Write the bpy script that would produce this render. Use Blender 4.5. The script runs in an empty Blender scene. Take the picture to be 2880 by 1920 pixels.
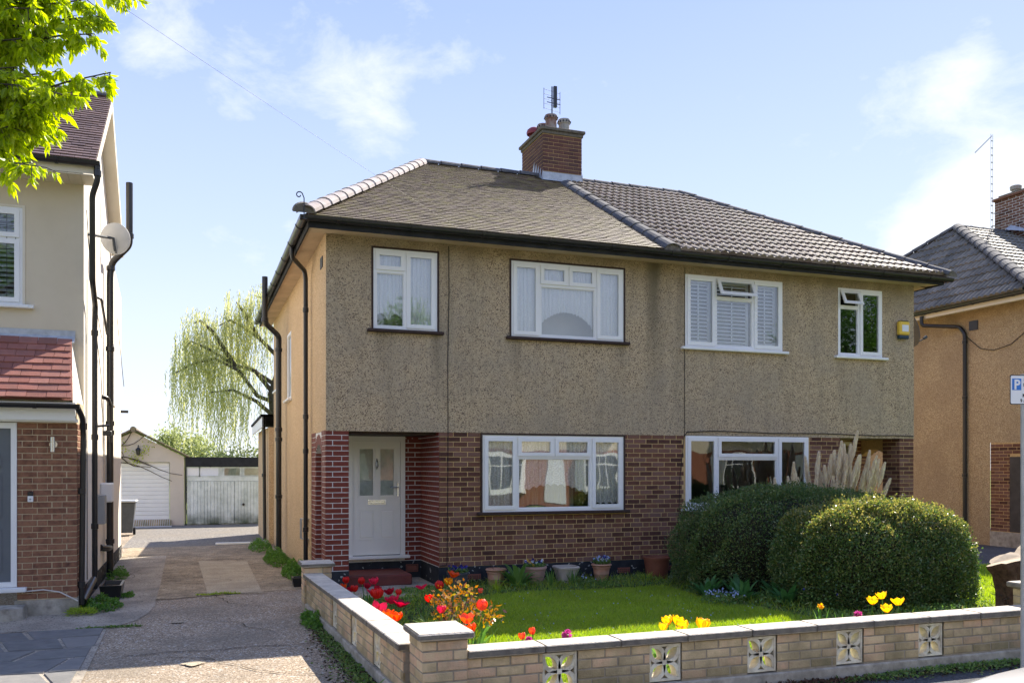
import bpy, math, random
import numpy as np
from mathutils import Vector, Matrix
random.seed(7); rng = np.random.default_rng(7)
S = bpy.context.scene
PI = math.pi; sin = math.sin; cos = math.cos; R = math.radians

# ------------------------------------------------------------------ camera
CAM = Vector((0, 0, 1.8)); YAW = R(20)
cd = bpy.data.cameras.new('camera'); cam = bpy.data.objects.new('camera', cd)
S.collection.objects.link(cam); S.camera = cam
cam.location = CAM; cam.rotation_euler = (PI/2, 0, -YAW)
cd.sensor_width = 36; cd.lens = 36*2480/2880; cd.shift_y = (1312-960)/2880
cd.clip_start = 0.05; cd.clip_end = 3000
FWD = Vector((sin(YAW), cos(YAW), 0)); RGT = Vector((cos(YAW), -sin(YAW), 0))
def in_view(p):
    d = Vector(p)-CAM; z = d.dot(FWD)
    if z < .2: return 0
    x = d.dot(RGT)/z*2480+1440; y = 1312-d.z/z*2480
    return 1/z if -60 < x < 2940 and -60 < y < 1980 else 0

# ------------------------------------------------------------------ sun, sky, exposure
SUN = Vector((.84, .69, 1.0)).normalized()
EL = math.asin(SUN.z); AZ = math.atan2(SUN.x, SUN.y)
sl = bpy.data.lights.new('sun', 'SUN'); sun = bpy.data.objects.new('sun', sl); S.collection.objects.link(sun)
sl.energy = 4.0; sl.angle = R(.5); sl.color = (1, .92, .80)
sun.rotation_euler = (-SUN).to_track_quat('-Z', 'Y').to_euler(); sun.location = (20, 18, 30)
S.view_settings.view_transform = 'Standard'; S.view_settings.look = 'None'
S.view_settings.exposure = 1.52; S.view_settings.gamma = 1
S.view_settings.use_curve_mapping = False
world = bpy.data.worlds.new('World'); S.world = world; world.use_nodes = True
nt = world.node_tree; nt.nodes.clear()
def N(nt, t, **k):
    n = nt.nodes.new(t)
    for a, b in k.items():
        if a.startswith('i_'): n.inputs[int(a[2:])].default_value = b
        else: setattr(n, a, b)
    return n
wo = N(nt, 'ShaderNodeOutputWorld'); bg = N(nt, 'ShaderNodeBackground'); bg.inputs[1].default_value = .15
sky = N(nt, 'ShaderNodeTexSky', sky_type='NISHITA', sun_disc=False, sun_elevation=EL, sun_rotation=AZ, air_density=1.0, dust_density=.6, ozone_density=1.6)
tc = N(nt, 'ShaderNodeTexCoord'); L = nt.links.new
sep = N(nt, 'ShaderNodeSeparateXYZ'); L(tc.outputs['Generated'], sep.inputs[0])
# hazy spring sky: pale at the horizon, bluer overhead, mixed with the physical sky
gr = N(nt, 'ShaderNodeValToRGB'); L(sep.outputs[2], gr.inputs[0]); e = gr.color_ramp.elements
SK = [(0., (.68,.72,.80)), (.10, (.61,.67,.79)), (.24, (.47,.56,.78)), (.46, (.31,.41,.76)), (1., (.22,.32,.66))]
e[0].color = (*SK[0][1],1); e[1].color = (*SK[-1][1],1)
for p_, c_ in SK[1:-1]: e.new(p_).color = (*c_,1)
gs = N(nt, 'ShaderNodeVectorMath', operation='SCALE'); gs.inputs['Scale'].default_value = 3.42; L(gr.outputs[0], gs.inputs[0])
veil = N(nt, 'ShaderNodeMixRGB'); veil.inputs[0].default_value = .95; L(sky.outputs[0], veil.inputs[1]); L(gs.outputs[0], veil.inputs[2])
# wispy clouds: a few patches of the sky, broken up by noise on a plane high above
mz = N(nt, 'ShaderNodeMath', operation='MAXIMUM', i_1=.05); L(sep.outputs[2], mz.inputs[0])
dv = N(nt, 'ShaderNodeVectorMath', operation='DIVIDE'); L(tc.outputs['Generated'], dv.inputs[0])
cb = N(nt, 'ShaderNodeCombineXYZ'); [L(mz.outputs[0], cb.inputs[i]) for i in range(3)]; L(cb.outputs[0], dv.inputs[1])
n1 = N(nt, 'ShaderNodeTexNoise'); n1.inputs['Scale'].default_value = 9.; n1.inputs['Detail'].default_value = 11; n1.inputs['Roughness'].default_value = .64; n1.inputs['Distortion'].default_value = .3
mp = N(nt, 'ShaderNodeMapping'); mp.inputs['Location'].default_value = (3.1, 7.7, 0); mp.inputs['Scale'].default_value = (1, .7, 1.7); mp.inputs['Rotation'].default_value = (.3, .5, .2); L(tc.outputs['Generated'], mp.inputs[0]); L(mp.outputs[0], n1.inputs['Vector'])
CL_ = [((0.1786,0.8945,0.4098),508,0.70),((0.1316,0.8937,0.4289),1255,0.60),((0.2164,0.8671,0.4487),961,0.60),((0.1715,0.9155,0.3639),759,0.55),((0.2021,0.9007,0.3846),1708,0.40),((0.2765,0.8668,0.4150),1255,0.40),((0.0447,0.9295,0.3662),851,0.62),((-0.0370,0.9001,0.4341),508,0.55),((-0.0438,0.9119,0.4081),1708,0.50),((0.6640,0.6625,0.3467),1093,0.80),((0.6791,0.6388,0.3616),2460,0.70),((0.6739,0.6140,0.4109),3037,0.60),((0.6901,0.6150,0.3814),3844,0.60),((0.7285,0.6196,0.2923),759,0.85),((0.7139,0.6504,0.2594),508,0.90),((0.7314,0.6416,0.2312),313,0.80),((0.6903,0.6887,0.2215),759,0.90),((0.6739,0.7093,0.2069),1708,0.70),((0.5640,0.7769,0.2799),1708,0.20),((0.6273,0.6786,0.3821),3844,0.40),((.9,.35,.3),60,.4),((.5,-.6,.6),14,.45),((-.6,-.6,.5),12,.45),((-.7,.5,.5),18,.4),((.1,-.2,.95),10,.4)]
acc = None
for d_, k_, w_ in CL_:
    dn = Vector(d_).normalized(); dp = N(nt, 'ShaderNodeVectorMath', operation='DOT_PRODUCT'); dp.inputs[1].default_value = dn; nv = N(nt, 'ShaderNodeVectorMath', operation='NORMALIZE'); L(tc.outputs['Generated'], nv.inputs[0]); L(nv.outputs[0], dp.inputs[0])
    m1 = N(nt, 'ShaderNodeMath', operation='MULTIPLY_ADD', i_1=k_, i_2=-k_); L(dp.outputs['Value'], m1.inputs[0]); ex = N(nt, 'ShaderNodeMath', operation='EXPONENT'); L(m1.outputs[0], ex.inputs[0])
    m2 = N(nt, 'ShaderNodeMath', operation='MULTIPLY_ADD', i_1=w_, i_2=0.); L(ex.outputs[0], m2.inputs[0])
    if acc is not None: L(acc, m2.inputs[2])
    acc = m2.outputs[0]
cm = N(nt, 'ShaderNodeMath', operation='MULTIPLY_ADD', i_1=.27, i_2=-.02); L(acc, cm.inputs[0]); sm_ = N(nt, 'ShaderNodeMath', operation='ADD'); L(cm.outputs[0], sm_.inputs[0]); L(n1.outputs[0], sm_.inputs[1])
cr = N(nt, 'ShaderNodeMapRange', i_1=.62, i_2=.95, i_3=0., i_4=.7); L(sm_.outputs[0], cr.inputs[0])
mixc = N(nt, 'ShaderNodeMixRGB'); L(cr.outputs[0], mixc.inputs[0]); L(veil.outputs[0], mixc.inputs[1]); mixc.inputs[2].default_value = (2.85, 2.9, 3.0, 1)
L(mixc.outputs[0], bg.inputs[0]); L(bg.outputs[0], wo.inputs[0])

# ------------------------------------------------------------------ materials
def mat(name, cols, scale=3., rough=.8, spec=.3, bump=0., bscale=None, island=0., metal=0., detail=6, stain=None, sscale=.6, vor=False, transl=0., coat=0., grime=None, tiny=None):
    """cols: list of 2-4 colours spread by noise (or by voronoi cells when vor); stain: (colour, amount) large blotches;
    island: how much each separate piece picks its own place in the range"""
    m = bpy.data.materials.new(name); m.use_nodes = True; nt = m.node_tree; nt.nodes.clear(); L = nt.links.new
    out = N(nt, 'ShaderNodeOutputMaterial'); p = N(nt, 'ShaderNodeBsdfPrincipled')
    p.inputs['Roughness'].default_value = rough; p.inputs['Specular IOR Level'].default_value = spec; p.inputs['Metallic'].default_value = metal
    if coat: p.inputs['Coat Weight'].default_value = coat
    geo = N(nt, 'ShaderNodeNewGeometry')
    if vor:
        t = N(nt, 'ShaderNodeTexVoronoi'); t.inputs['Scale'].default_value = scale; L(geo.outputs['Position'], t.inputs['Vector'])
        s = N(nt, 'ShaderNodeSeparateColor'); L(t.outputs['Color'], s.inputs[0]); fac = s.outputs[0]; hgt = t.outputs['Distance']
    else:
        t = N(nt, 'ShaderNodeTexNoise'); t.inputs['Scale'].default_value = scale; t.inputs['Detail'].default_value = detail; t.inputs['Roughness'].default_value = .62
        L(geo.outputs['Position'], t.inputs['Vector'])
        mr = N(nt, 'ShaderNodeMapRange', i_1=.3, i_2=.7); L(t.outputs[0], mr.inputs[0]); fac = mr.outputs[0]; hgt = t.outputs[0]
    if island > 0:
        oi = N(nt, 'ShaderNodeObjectInfo'); ad = N(nt, 'ShaderNodeMath', operation='ADD'); fr = N(nt, 'ShaderNodeMath', operation='FRACT')
        L(oi.outputs['Random'], ad.inputs[0]); L(geo.outputs['Random Per Island'], ad.inputs[1]); L(ad.outputs[0], fr.inputs[0])
        mx = N(nt, 'ShaderNodeMix'); mx.inputs[0].default_value = island; L(fac, mx.inputs[2]); L(fr.outputs[0], mx.inputs[3]); fac = mx.outputs[0]
    rp = N(nt, 'ShaderNodeValToRGB'); el = rp.color_ramp.elements; n = len(cols)
    el[0].color = (*cols[0], 1); el[1].color = (*cols[-1], 1)
    for i in range(1, n-1): el.new(i/(n-1)).color = (*cols[i], 1)
    L(fac, rp.inputs[0]); col = rp.outputs[0]
    if tiny:   # fine speckle: (colour, scale, threshold)
        v = N(nt, 'ShaderNodeTexVoronoi'); v.inputs['Scale'].default_value = tiny[1]; L(geo.outputs['Position'], v.inputs['Vector'])
        s2 = N(nt, 'ShaderNodeSeparateColor'); L(v.outputs['Color'], s2.inputs[0]); g = N(nt, 'ShaderNodeMath', operation='LESS_THAN', i_1=tiny[2]); L(s2.outputs[1], g.inputs[0])
        mx = N(nt, 'ShaderNodeMixRGB'); L(g.outputs[0], mx.inputs[0]); L(col, mx.inputs[1]); mx.inputs[2].default_value = (*tiny[0], 1); col = mx.outputs[0]
    if stain:
        sn = N(nt, 'ShaderNodeTexNoise'); sn.inputs['Scale'].default_value = sscale; sn.inputs['Detail'].default_value = 7; sn.inputs['Roughness'].default_value = .6; L(geo.outputs['Position'], sn.inputs['Vector'])
        sm = N(nt, 'ShaderNodeMapRange', i_1=.42, i_2=.68, i_3=0., i_4=stain[1]); L(sn.outputs[0], sm.inputs[0])
        mx = N(nt, 'ShaderNodeMixRGB'); L(sm.outputs[0], mx.inputs[0]); L(col, mx.inputs[1]); mx.inputs[2].default_value = (*stain[0], 1); col = mx.outputs[0]
    if grime:  # (colour, zlo, zhi, amount): weathering band that fades from zlo to zhi, broken up by noise
        sp = N(nt, 'ShaderNodeSeparateXYZ'); L(geo.outputs['Position'], sp.inputs[0])
        gn = N(nt, 'ShaderNodeTexNoise'); gn.inputs['Scale'].default_value = 2.2; gn.inputs['Detail'].default_value = 6; L(geo.outputs['Position'], gn.inputs['Vector'])
        gm = N(nt, 'ShaderNodeMapRange', i_1=grime[1], i_2=grime[2], i_3=0., i_4=grime[3]); L(sp.outputs[2], gm.inputs[0])
        gx = N(nt, 'ShaderNodeMath', operation='MULTIPLY'); L(gm.outputs[0], gx.inputs[0])
        g2 = N(nt, 'ShaderNodeMapRange', i_1=.3, i_2=.62); L(gn.outputs[0], g2.inputs[0]); L(g2.outputs[0], gx.inputs[1])
        mx = N(nt, 'ShaderNodeMixRGB'); L(gx.outputs[0], mx.inputs[0]); L(col, mx.inputs[1]); mx.inputs[2].default_value = (*grime[0], 1); col = mx.outputs[0]
    L(col, p.inputs['Base Color'])
    if bump:
        b = N(nt, 'ShaderNodeBump'); b.inputs['Strength'].default_value = bump; b.inputs['Distance'].default_value = .01
        if bscale:
            bn = N(nt, 'ShaderNodeTexNoise'); bn.inputs['Scale'].default_value = bscale; bn.inputs['Detail'].default_value = 4; L(geo.outputs['Position'], bn.inputs['Vector']); hgt = bn.outputs[0]
        L(hgt, b.inputs['Height']); L(b.outputs[0], p.inputs['Normal'])
    if transl:
        tr = N(nt, 'ShaderNodeBsdfTranslucent'); ms = N(nt, 'ShaderNodeMixShader'); ms.inputs[0].default_value = transl
        hs = N(nt, 'ShaderNodeHueSaturation'); hs.inputs['Value'].default_value = 1.7; hs.inputs['Saturation'].default_value = 1.15; L(col, hs.inputs['Color']); L(hs.outputs[0], tr.inputs[0])
        L(p.outputs[0], ms.inputs[1]); L(tr.outputs[0], ms.inputs[2]); L(ms.outputs[0], out.inputs[0])
    else: L(p.outputs[0], out.inputs[0])
    return m

M = {}
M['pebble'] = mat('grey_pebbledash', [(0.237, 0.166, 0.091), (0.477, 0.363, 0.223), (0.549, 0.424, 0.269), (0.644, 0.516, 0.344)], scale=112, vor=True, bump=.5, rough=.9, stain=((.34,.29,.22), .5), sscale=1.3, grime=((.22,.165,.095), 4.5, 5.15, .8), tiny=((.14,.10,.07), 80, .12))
M['pebble_side'] = mat('tan_pebbledash', [(0.349, 0.226, 0.118), (0.553, 0.384, 0.218), (0.635, 0.463, 0.273), (0.758, 0.591, 0.382)], scale=95, vor=True, bump=.5, rough=.9, stain=((.46,.33,.20), .5), sscale=1.1)  # front's render made warmer and paler; part of that is bounced light
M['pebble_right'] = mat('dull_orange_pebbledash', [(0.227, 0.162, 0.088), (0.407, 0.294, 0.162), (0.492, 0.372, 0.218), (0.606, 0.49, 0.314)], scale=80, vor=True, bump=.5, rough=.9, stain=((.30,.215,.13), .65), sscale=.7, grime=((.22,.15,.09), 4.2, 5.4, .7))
M['mortar'] = mat('buff_mortar', [(0.462, 0.312, 0.141), (0.641, 0.45, 0.219)], scale=20, bump=.3, rough=.95)
M['mortar_w'] = mat('white_painted_mortar', [(.62,.60,.57), (.80,.78,.75)], scale=14, rough=.8)
M['mortar_g'] = mat('grey_mortar', [(.26,.22,.16), (.38,.33,.25)], scale=20, bump=.3, rough=.95)
M['mortar_l'] = mat('tan_mortar', [(0.432, 0.336, 0.216), (0.576, 0.456, 0.312)], scale=20, bump=.3, rough=.95)
M['brick'] = mat('brown_brick', [(0.056, 0.027, 0.021), (0.113, 0.049, 0.034), (0.18, 0.081, 0.05), (0.19, 0.105, 0.08), (0.22, 0.1, 0.065)], scale=9, island=.8, bump=.5, bscale=90, rough=.85)
M['brick_red'] = mat('red_painted_brick', [(0.146, 0.027, 0.017), (0.201, 0.041, 0.025)], scale=8, island=.35, rough=.55, bump=.25, bscale=60)
M['brick_left'] = mat('brown_speckled_brick', [(0.08, 0.041, 0.032), (0.2, 0.092, 0.056), (0.29, 0.145, 0.086), (0.15, 0.078, 0.056)], scale=13, island=.35, rough=.85, bump=.4, bscale=90)
M['brick_ch'] = mat('chimney_brick', [(0.074, 0.038, 0.037), (0.132, 0.06, 0.047), (0.182, 0.092, 0.068)], scale=7, island=.6, rough=.9, bump=.5, bscale=80, stain=((.09,.07,.06), .5), sscale=2)
M['brick_wall'] = mat('buff_garden_brick', [(0.322, 0.228, 0.114), (0.538, 0.408, 0.229), (0.718, 0.548, 0.322), (0.718, 0.466, 0.29), (0.55, 0.455, 0.322)], scale=6, island=.65, rough=.9, bump=.6, bscale=70, stain=((.22,.185,.11), .6), sscale=4, grime=((.15,.14,.07), .32, .05, .85))
M['cope_side'] = mat('dark_coping_edge', [(.10,.09,.07), (.17,.15,.125), (.24,.21,.17)], scale=14, island=.2, rough=.95, bump=.6, bscale=60, stain=((.28,.25,.17), .4), sscale=9)
M['conc'] = mat('weathered_concrete', [(0.24, 0.216, 0.18), (0.408, 0.372, 0.312), (0.528, 0.48, 0.408)], scale=9, rough=.92, bump=.4, bscale=60, stain=((.13,.12,.09), .5), sscale=3)
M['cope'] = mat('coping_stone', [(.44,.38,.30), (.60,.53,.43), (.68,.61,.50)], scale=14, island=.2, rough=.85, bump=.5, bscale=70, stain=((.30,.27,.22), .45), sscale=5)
M['block'] = mat('pale_cast_block', [(0.697, 0.607, 0.465), (0.9, 0.864, 0.682)], scale=12, rough=.9, bump=.3, bscale=60, stain=((.30,.25,.16), .5), sscale=7)
M['black'] = mat('black_plastic', [(.012,.012,.014), (.022,.022,.024)], scale=5, rough=.32, spec=.5)
M['plinth'] = mat('black_bitumen', [(.012,.014,.018), (.03,.034,.04)], scale=8, rough=.7, bump=.3, tiny=((.3,.3,.28), 28, .035))
M['white'] = mat('white_upvc', [(0.777, 0.78, 0.775), (0.84, 0.842, 0.826)], scale=2, rough=.35, spec=.5)
M['door'] = mat('white_composite_door', [(0.77, 0.756, 0.721), (0.836, 0.821, 0.772)], scale=2, rough=.45, spec=.4)
M['cream'] = mat('cream_board', [(0.66, 0.594, 0.473), (0.748, 0.682, 0.561)], scale=3, rough=.6)
M['render'] = mat('cream_render', [(0.598, 0.517, 0.381), (0.657, 0.575, 0.433)], scale=1.5, rough=.85, bump=.15, bscale=120)
M['render_w'] = mat('white_side_render', [(0.835, 0.772, 0.666), (0.9, 0.85, 0.742)], scale=1.2, rough=.85, bump=.15, bscale=120)
M['garage'] = mat('pinkish_cream_render', [(0.594, 0.523, 0.44), (0.689, 0.618, 0.535)], scale=2, rough=.9, stain=((.38,.35,.28), .4), sscale=2)
M['soffit'] = mat('buff_soffit', [(0.575, 0.437, 0.287), (0.667, 0.517, 0.356)], scale=3, rough=.8, stain=((.35,.26,.16), .5), sscale=2)
M['brownpaint'] = mat('dark_brown_timber', [(.03,.017,.014), (.06,.035,.028)], scale=12, rough=.6)
M['tile'] = mat('mossy_plain_tile', [(0.074, 0.053, 0.04), (0.148, 0.105, 0.08), (0.222, 0.169, 0.134), (0.207, 0.169, 0.064)], scale=6, island=.75, rough=.62, spec=.45, bump=.3, bscale=80, stain=((.22,.20,.05), .5), sscale=6)
M['tile_dark'] = mat('brown_concrete_tile', [(0.101, 0.07, 0.052), (0.187, 0.136, 0.103), (0.257, 0.198, 0.152), (0.133, 0.103, 0.069)], scale=7, island=.7, rough=.65, spec=.4, bump=.3, bscale=80, stain=((.13,.12,.07), .55), sscale=3)
M['tile_grey'] = mat('grey_interlocking_tile', [(0.104, 0.093, 0.072), (0.19, 0.167, 0.132), (0.266, 0.233, 0.183)], scale=7, island=.6, rough=.65, spec=.4, bump=.3, bscale=80, stain=((.07,.07,.05), .5), sscale=4)
M['tile_left'] = mat('brown_plain_tile', [(.10,.055,.045), (.16,.095,.075), (.22,.13,.10)], scale=7, island=.6, rough=.5, spec=.9, bump=.2, bscale=80)
M['tile_red'] = mat('red_clay_tile', [(.22,.085,.065), (.33,.13,.10), (.40,.18,.14)], scale=7, island=.7, rough=.8, bump=.3, bscale=80, stain=((.2,.11,.09), .5), sscale=5)
M['hip_pink'] = mat('pale_terracotta_ridge', [(0.286, 0.222, 0.199), (0.374, 0.332, 0.323), (0.422, 0.427, 0.446)], scale=7, island=.4, rough=.85, stain=((.30,.27,.22), .4), sscale=6)
M['ridge_dark'] = mat('blackened_ridge', [(.05,.052,.06), (.10,.10,.105), (.19,.18,.17)], scale=9, island=.3, rough=.9, bump=.5, bscale=50)
M['lead'] = mat('lead_flashing', [(.35,.38,.42), (.55,.58,.62)], scale=9, rough=.5, metal=.2, bump=.4, bscale=20)
M['mortarcap'] = mat('old_mortar', [(.09,.08,.065), (.19,.17,.13)], scale=16, rough=.95, bump=.6)
M['terra'] = mat('terracotta_pot', [(0.363, 0.165, 0.099), (0.462, 0.231, 0.143), (0.528, 0.308, 0.209)], scale=8, rough=.8, stain=((.42,.33,.25), .4), sscale=9)
M['terra_pink'] = mat('pink_terracotta', [(.40,.24,.19), (.50,.32,.26)], scale=8, rough=.8, stain=((.30,.22,.18), .4), sscale=9)
M['plastic_terra'] = mat('brown_plastic_pot', [(.20,.07,.04), (.26,.10,.06)], scale=4, rough=.5)
M['stonepot'] = mat('beige_pot', [(.42,.36,.31), (.50,.44,.38)], scale=8, rough=.8)
M['greypot'] = mat('grey_pot', [(0.06, 0.066, 0.072), (0.09, 0.096, 0.102)], scale=8, rough=.7)
M['pot_ch'] = mat('chimney_pot_clay', [(0.18, 0.096, 0.075), (0.252, 0.154, 0.122), (0.288, 0.256, 0.224)], scale=9, rough=.9, stain=((.38,.36,.31), .6), sscale=9)
M['pot_grey'] = mat('lichened_pot', [(.22,.21,.19), (.38,.36,.32), (.30,.22,.18)], scale=14, rough=.9, bump=.5)
M['redcowl'] = mat('red_cowl', [(0.21, 0.035, 0.049), (0.266, 0.056, 0.07)], scale=5, rough=.5)
M['steel'] = mat('brushed_steel', [(.55,.55,.55), (.65,.65,.65)], scale=5, rough=.25, metal=1.)
M['galv'] = mat('galvanised_steel', [(.42,.44,.45), (.56,.58,.58)], scale=7, rough=.5, metal=.5, stain=((.35,.36,.34), .4), sscale=5)
M['grey'] = mat('grey_plastic', [(.30,.31,.31), (.36,.37,.37)], scale=4, rough=.5)
M['dish'] = mat('pale_grey_dish', [(.42,.42,.42), (.50,.50,.50)], scale=5, rough=.5)
M['dishdark'] = mat('dark_mesh_dish', [(.07,.075,.09), (.11,.115,.13)], scale=8, rough=.6)
M['greydoor'] = mat('grey_composite_door', [(.125,.14,.155), (.15,.165,.18)], scale=3, rough=.5)
M['stepred'] = mat('red_painted_step', [(.12,.028,.022), (.17,.042,.032)], scale=6, rough=.6, stain=((.09,.04,.035), .5), sscale=5)
M['yellow'] = mat('yellow_plastic', [(.75,.50,.06), (.80,.55,.08)], scale=4, rough=.4)
M['solar'] = mat('blue_black_lens', [(.02,.04,.07), (.03,.06,.09)], scale=4, rough=.2)
M['paintwood'] = mat('peeling_white_boards', [(0.529, 0.575, 0.529), (0.713, 0.759, 0.713), (0.805, 0.839, 0.805)], scale=5, rough=.7, island=.3, stain=((.32,.36,.30), .5), sscale=2.2, grime=((.06,.08,.04), .5, .02, .95))
M['felt'] = mat('black_felt', [(.015,.016,.018), (.035,.036,.04)], scale=5, rough=.8)
M['drive'] = mat('exposed_aggregate', [(0.11, 0.077, 0.05), (0.268, 0.204, 0.139), (0.361, 0.281, 0.195), (0.627, 0.505, 0.378)], scale=85, vor=True, rough=.9, bump=.35, stain=((.19,.16,.12), .75), sscale=.8, tiny=((.60,.56,.49), 60, .07))
M['drive_old'] = mat('worn_concrete', [(0.255, 0.197, 0.127), (0.391, 0.31, 0.21), (0.49, 0.401, 0.284)], scale=5, rough=.9, bump=.3, bscale=90, stain=((.10,.08,.055), .6), sscale=1.4, tiny=((.11,.09,.06), 60, .13))
M['patch'] = mat('pale_concrete_slab', [(0.409, 0.342, 0.241), (0.503, 0.43, 0.31)], scale=2.5, rough=.9, stain=((.25,.20,.14), .5), sscale=2, tiny=((.22,.19,.15), 90, .1))
M['path'] = mat('smooth_concrete', [(0.346, 0.299, 0.236), (0.485, 0.421, 0.332)], scale=3, rough=.9, bump=.2, bscale=60, stain=((.14,.125,.105), .6), sscale=1.6, tiny=((.15,.13,.11), 70, .13))
M['tarmac'] = mat('dark_tarmac', [(0.046, 0.047, 0.052), (0.078, 0.081, 0.088), (0.111, 0.111, 0.117)], scale=60, vor=True, rough=.9, bump=.5, stain=((.04,.04,.043), .5), sscale=1.2)
M['yard'] = mat('old_yard_tarmac', [(0.109, 0.102, 0.094), (0.187, 0.172, 0.156), (0.281, 0.258, 0.218)], scale=30, vor=True, rough=.9, bump=.5, stain=((.20,.17,.13), .7), sscale=.5)
M['slab'] = mat('blue_grey_paving', [(0.11, 0.109, 0.105), (0.185, 0.178, 0.168), (0.252, 0.232, 0.21)], scale=6, island=.5, rough=.8, bump=.5, bscale=14, stain=((.20,.20,.19), .3), sscale=3)
M['soil'] = mat('dark_soil', [(.022,.017,.011), (.05,.038,.025), (.07,.06,.04)], scale=20, rough=1, bump=1., bscale=30)
M['lawnbase'] = mat('lawn_base', [(0.108, 0.15, 0.026), (0.198, 0.255, 0.039)], scale=14, rough=1)
M['grass'] = mat('grass_blades', [(0.183, 0.277, 0.03), (0.283, 0.396, 0.041), (0.382, 0.488, 0.071), (0.465, 0.475, 0.118)], scale=3, island=.7, rough=.6, transl=.4, stain=((.13,.19,.03), .4), sscale=1.5)
M['ivy'] = mat('weed_leaf', [(0.072, 0.168, 0.03), (0.12, 0.24, 0.048), (0.18, 0.312, 0.072)], scale=5, island=.8, rough=.5, transl=.35)
M['bed'] = mat('bed_leaf', [(0.067, 0.131, 0.034), (0.115, 0.209, 0.05), (0.173, 0.278, 0.076), (0.25, 0.227, 0.101)], scale=4, island=.8, rough=.55, transl=.25)
M['hedge'] = mat('small_dark_leaf', [(0.041, 0.087, 0.028), (0.074, 0.14, 0.041), (0.138, 0.197, 0.058), (0.253, 0.228, 0.091)], scale=4, island=.8, rough=.4, spec=.5, transl=.25)
M['hedge_sunlit'] = mat('sunlit_hedge_leaf', [(0.078, 0.112, 0.028), (0.17, 0.187, 0.047), (0.279, 0.253, 0.075), (0.349, 0.31, 0.132)], scale=3, island=.8, rough=.32, spec=.7, transl=.45)  # gold leaf colour stands in for sun on the shrub top
M['hcore'] = mat('hedge_twigs', [(0.016, 0.019, 0.01), (0.045, 0.038, 0.022)], scale=20, rough=1, bump=1, bscale=25)
M['twig'] = mat('twig_bark', [(.05,.035,.022), (.10,.075,.05)], scale=25, rough=.9)
M['bark'] = mat('grey_bark', [(.05,.042,.032), (.11,.095,.07)], scale=16, rough=.95, bump=.6)
M['stump'] = mat('brown_stump_bark', [(0.04, 0.022, 0.014), (0.096, 0.053, 0.032), (0.136, 0.083, 0.052)], scale=14, rough=.95, bump=1., bscale=35)
M['cutwood'] = mat('sawn_wood', [(0.357, 0.272, 0.175), (0.468, 0.376, 0.266)], scale=12, rough=.85)
M['leaf_fg'] = mat('spring_cherry_leaf', [(0.231, 0.317, 0.014), (0.37, 0.454, 0.022), (0.485, 0.533, 0.036)], scale=3, island=.8, rough=.42, spec=.5, transl=.6)
M['willow'] = mat('willow_leaf', [(0.288, 0.32, 0.133), (0.418, 0.423, 0.19), (0.549, 0.525, 0.304)], scale=1, island=.8, rough=.6, transl=.5)
M['farleaf'] = mat('far_pale_leaf', [(0.198, 0.242, 0.088), (0.308, 0.341, 0.154), (0.396, 0.418, 0.22)], scale=1, island=.8, rough=.7, transl=.45)
M['bigleaf'] = mat('broad_leaf', [(0.046, 0.134, 0.04), (0.082, 0.198, 0.064), (0.144, 0.288, 0.09)], scale=6, island=.6, rough=.45, transl=.3)
M['iris'] = mat('blade_leaf', [(0.075, 0.163, 0.037), (0.125, 0.237, 0.062), (0.2, 0.3, 0.088)], scale=6, island=.6, rough=.45, transl=.4)
M['bronze'] = mat('bronze_rose_leaf', [(0.13, 0.039, 0.016), (0.286, 0.117, 0.026), (0.468, 0.221, 0.039), (0.26, 0.26, 0.052)], scale=5, island=.9, rough=.22, spec=.9, transl=.4, coat=.6)
M['pampas'] = mat('pampas_plume', [(0.603, 0.519, 0.4), (0.806, 0.72, 0.587), (0.855, 0.873, 0.744)], scale=8, island=.7, rough=.9, transl=.35)
for nme, c in dict(t_orange=(.72,.07,.01), t_red=(.62,.03,.025), t_crimson=(.36,.01,.03), t_pink=(.62,.05,.10), t_coral=(.80,.14,.09), t_yellow=(.86,.52,.02), t_magenta=(.50,.10,.30), t_amber=(.72,.28,.01)).items():
    M[nme] = mat(nme, [tuple(x*.75 for x in c), c, tuple(min(.9, x*1.15+.02) for x in c)], scale=40, rough=.5, transl=.42, island=.4)
M['pansy_b'] = mat('blue_pansy', [(.03,.02,.16), (.08,.07,.35)], scale=50, island=.8, rough=.7)
M['pansy_w'] = mat('white_pansy', [(.45,.50,.75), (.75,.78,.85)], scale=50, island=.8, rough=.7)
M['pansy_y'] = mat('gold_pansy', [(.60,.35,.03), (.75,.5,.1)], scale=50, island=.8, rough=.7)
M['fmn'] = mat('forget_me_not', [(.30,.40,.75), (.55,.62,.85)], scale=50, island=.8, rough=.7)
M['signwhite'] = mat('sign_white', [(.72,.74,.78), (.75,.77,.80)], scale=2, rough=.4)
M['signblue'] = mat('sign_blue', [(.04,.18,.55), (.04,.19,.58)], scale=2, rough=.4)
M['ink'] = mat('sign_black', [(.02,.02,.025), (.025,.025,.03)], scale=2, rough=.5)
M['carpaint'] = mat('white_car_paint', [(.68,.68,.66), (.72,.72,.70)], scale=2, rough=.18, spec=.6, coat=.8)
M['tyre'] = mat('tyre_rubber', [(.015,.015,.016), (.03,.03,.03)], scale=20, rough=.85)
M['carglass'] = mat('dark_car_glass', [(.015,.018,.02), (.02,.024,.026)], scale=2, rough=.05, spec=.9)
M['headlamp'] = mat('headlamp_lens', [(.22,.22,.18), (.42,.42,.36), (.30,.28,.22)], scale=18, rough=.12, spec=.9, coat=1.)
M['orange_lens'] = mat('amber_lens', [(.7,.2,.03), (.75,.25,.05)], scale=5, rough=.2)
M['room'] = mat('dim_room_wall', [(.55,.54,.52), (.62,.61,.59)], scale=2, rough=.9)
M['room_dark'] = mat('dark_room_wall', [(.055,.048,.04), (.10,.09,.08)], scale=3, rough=.9)
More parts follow.
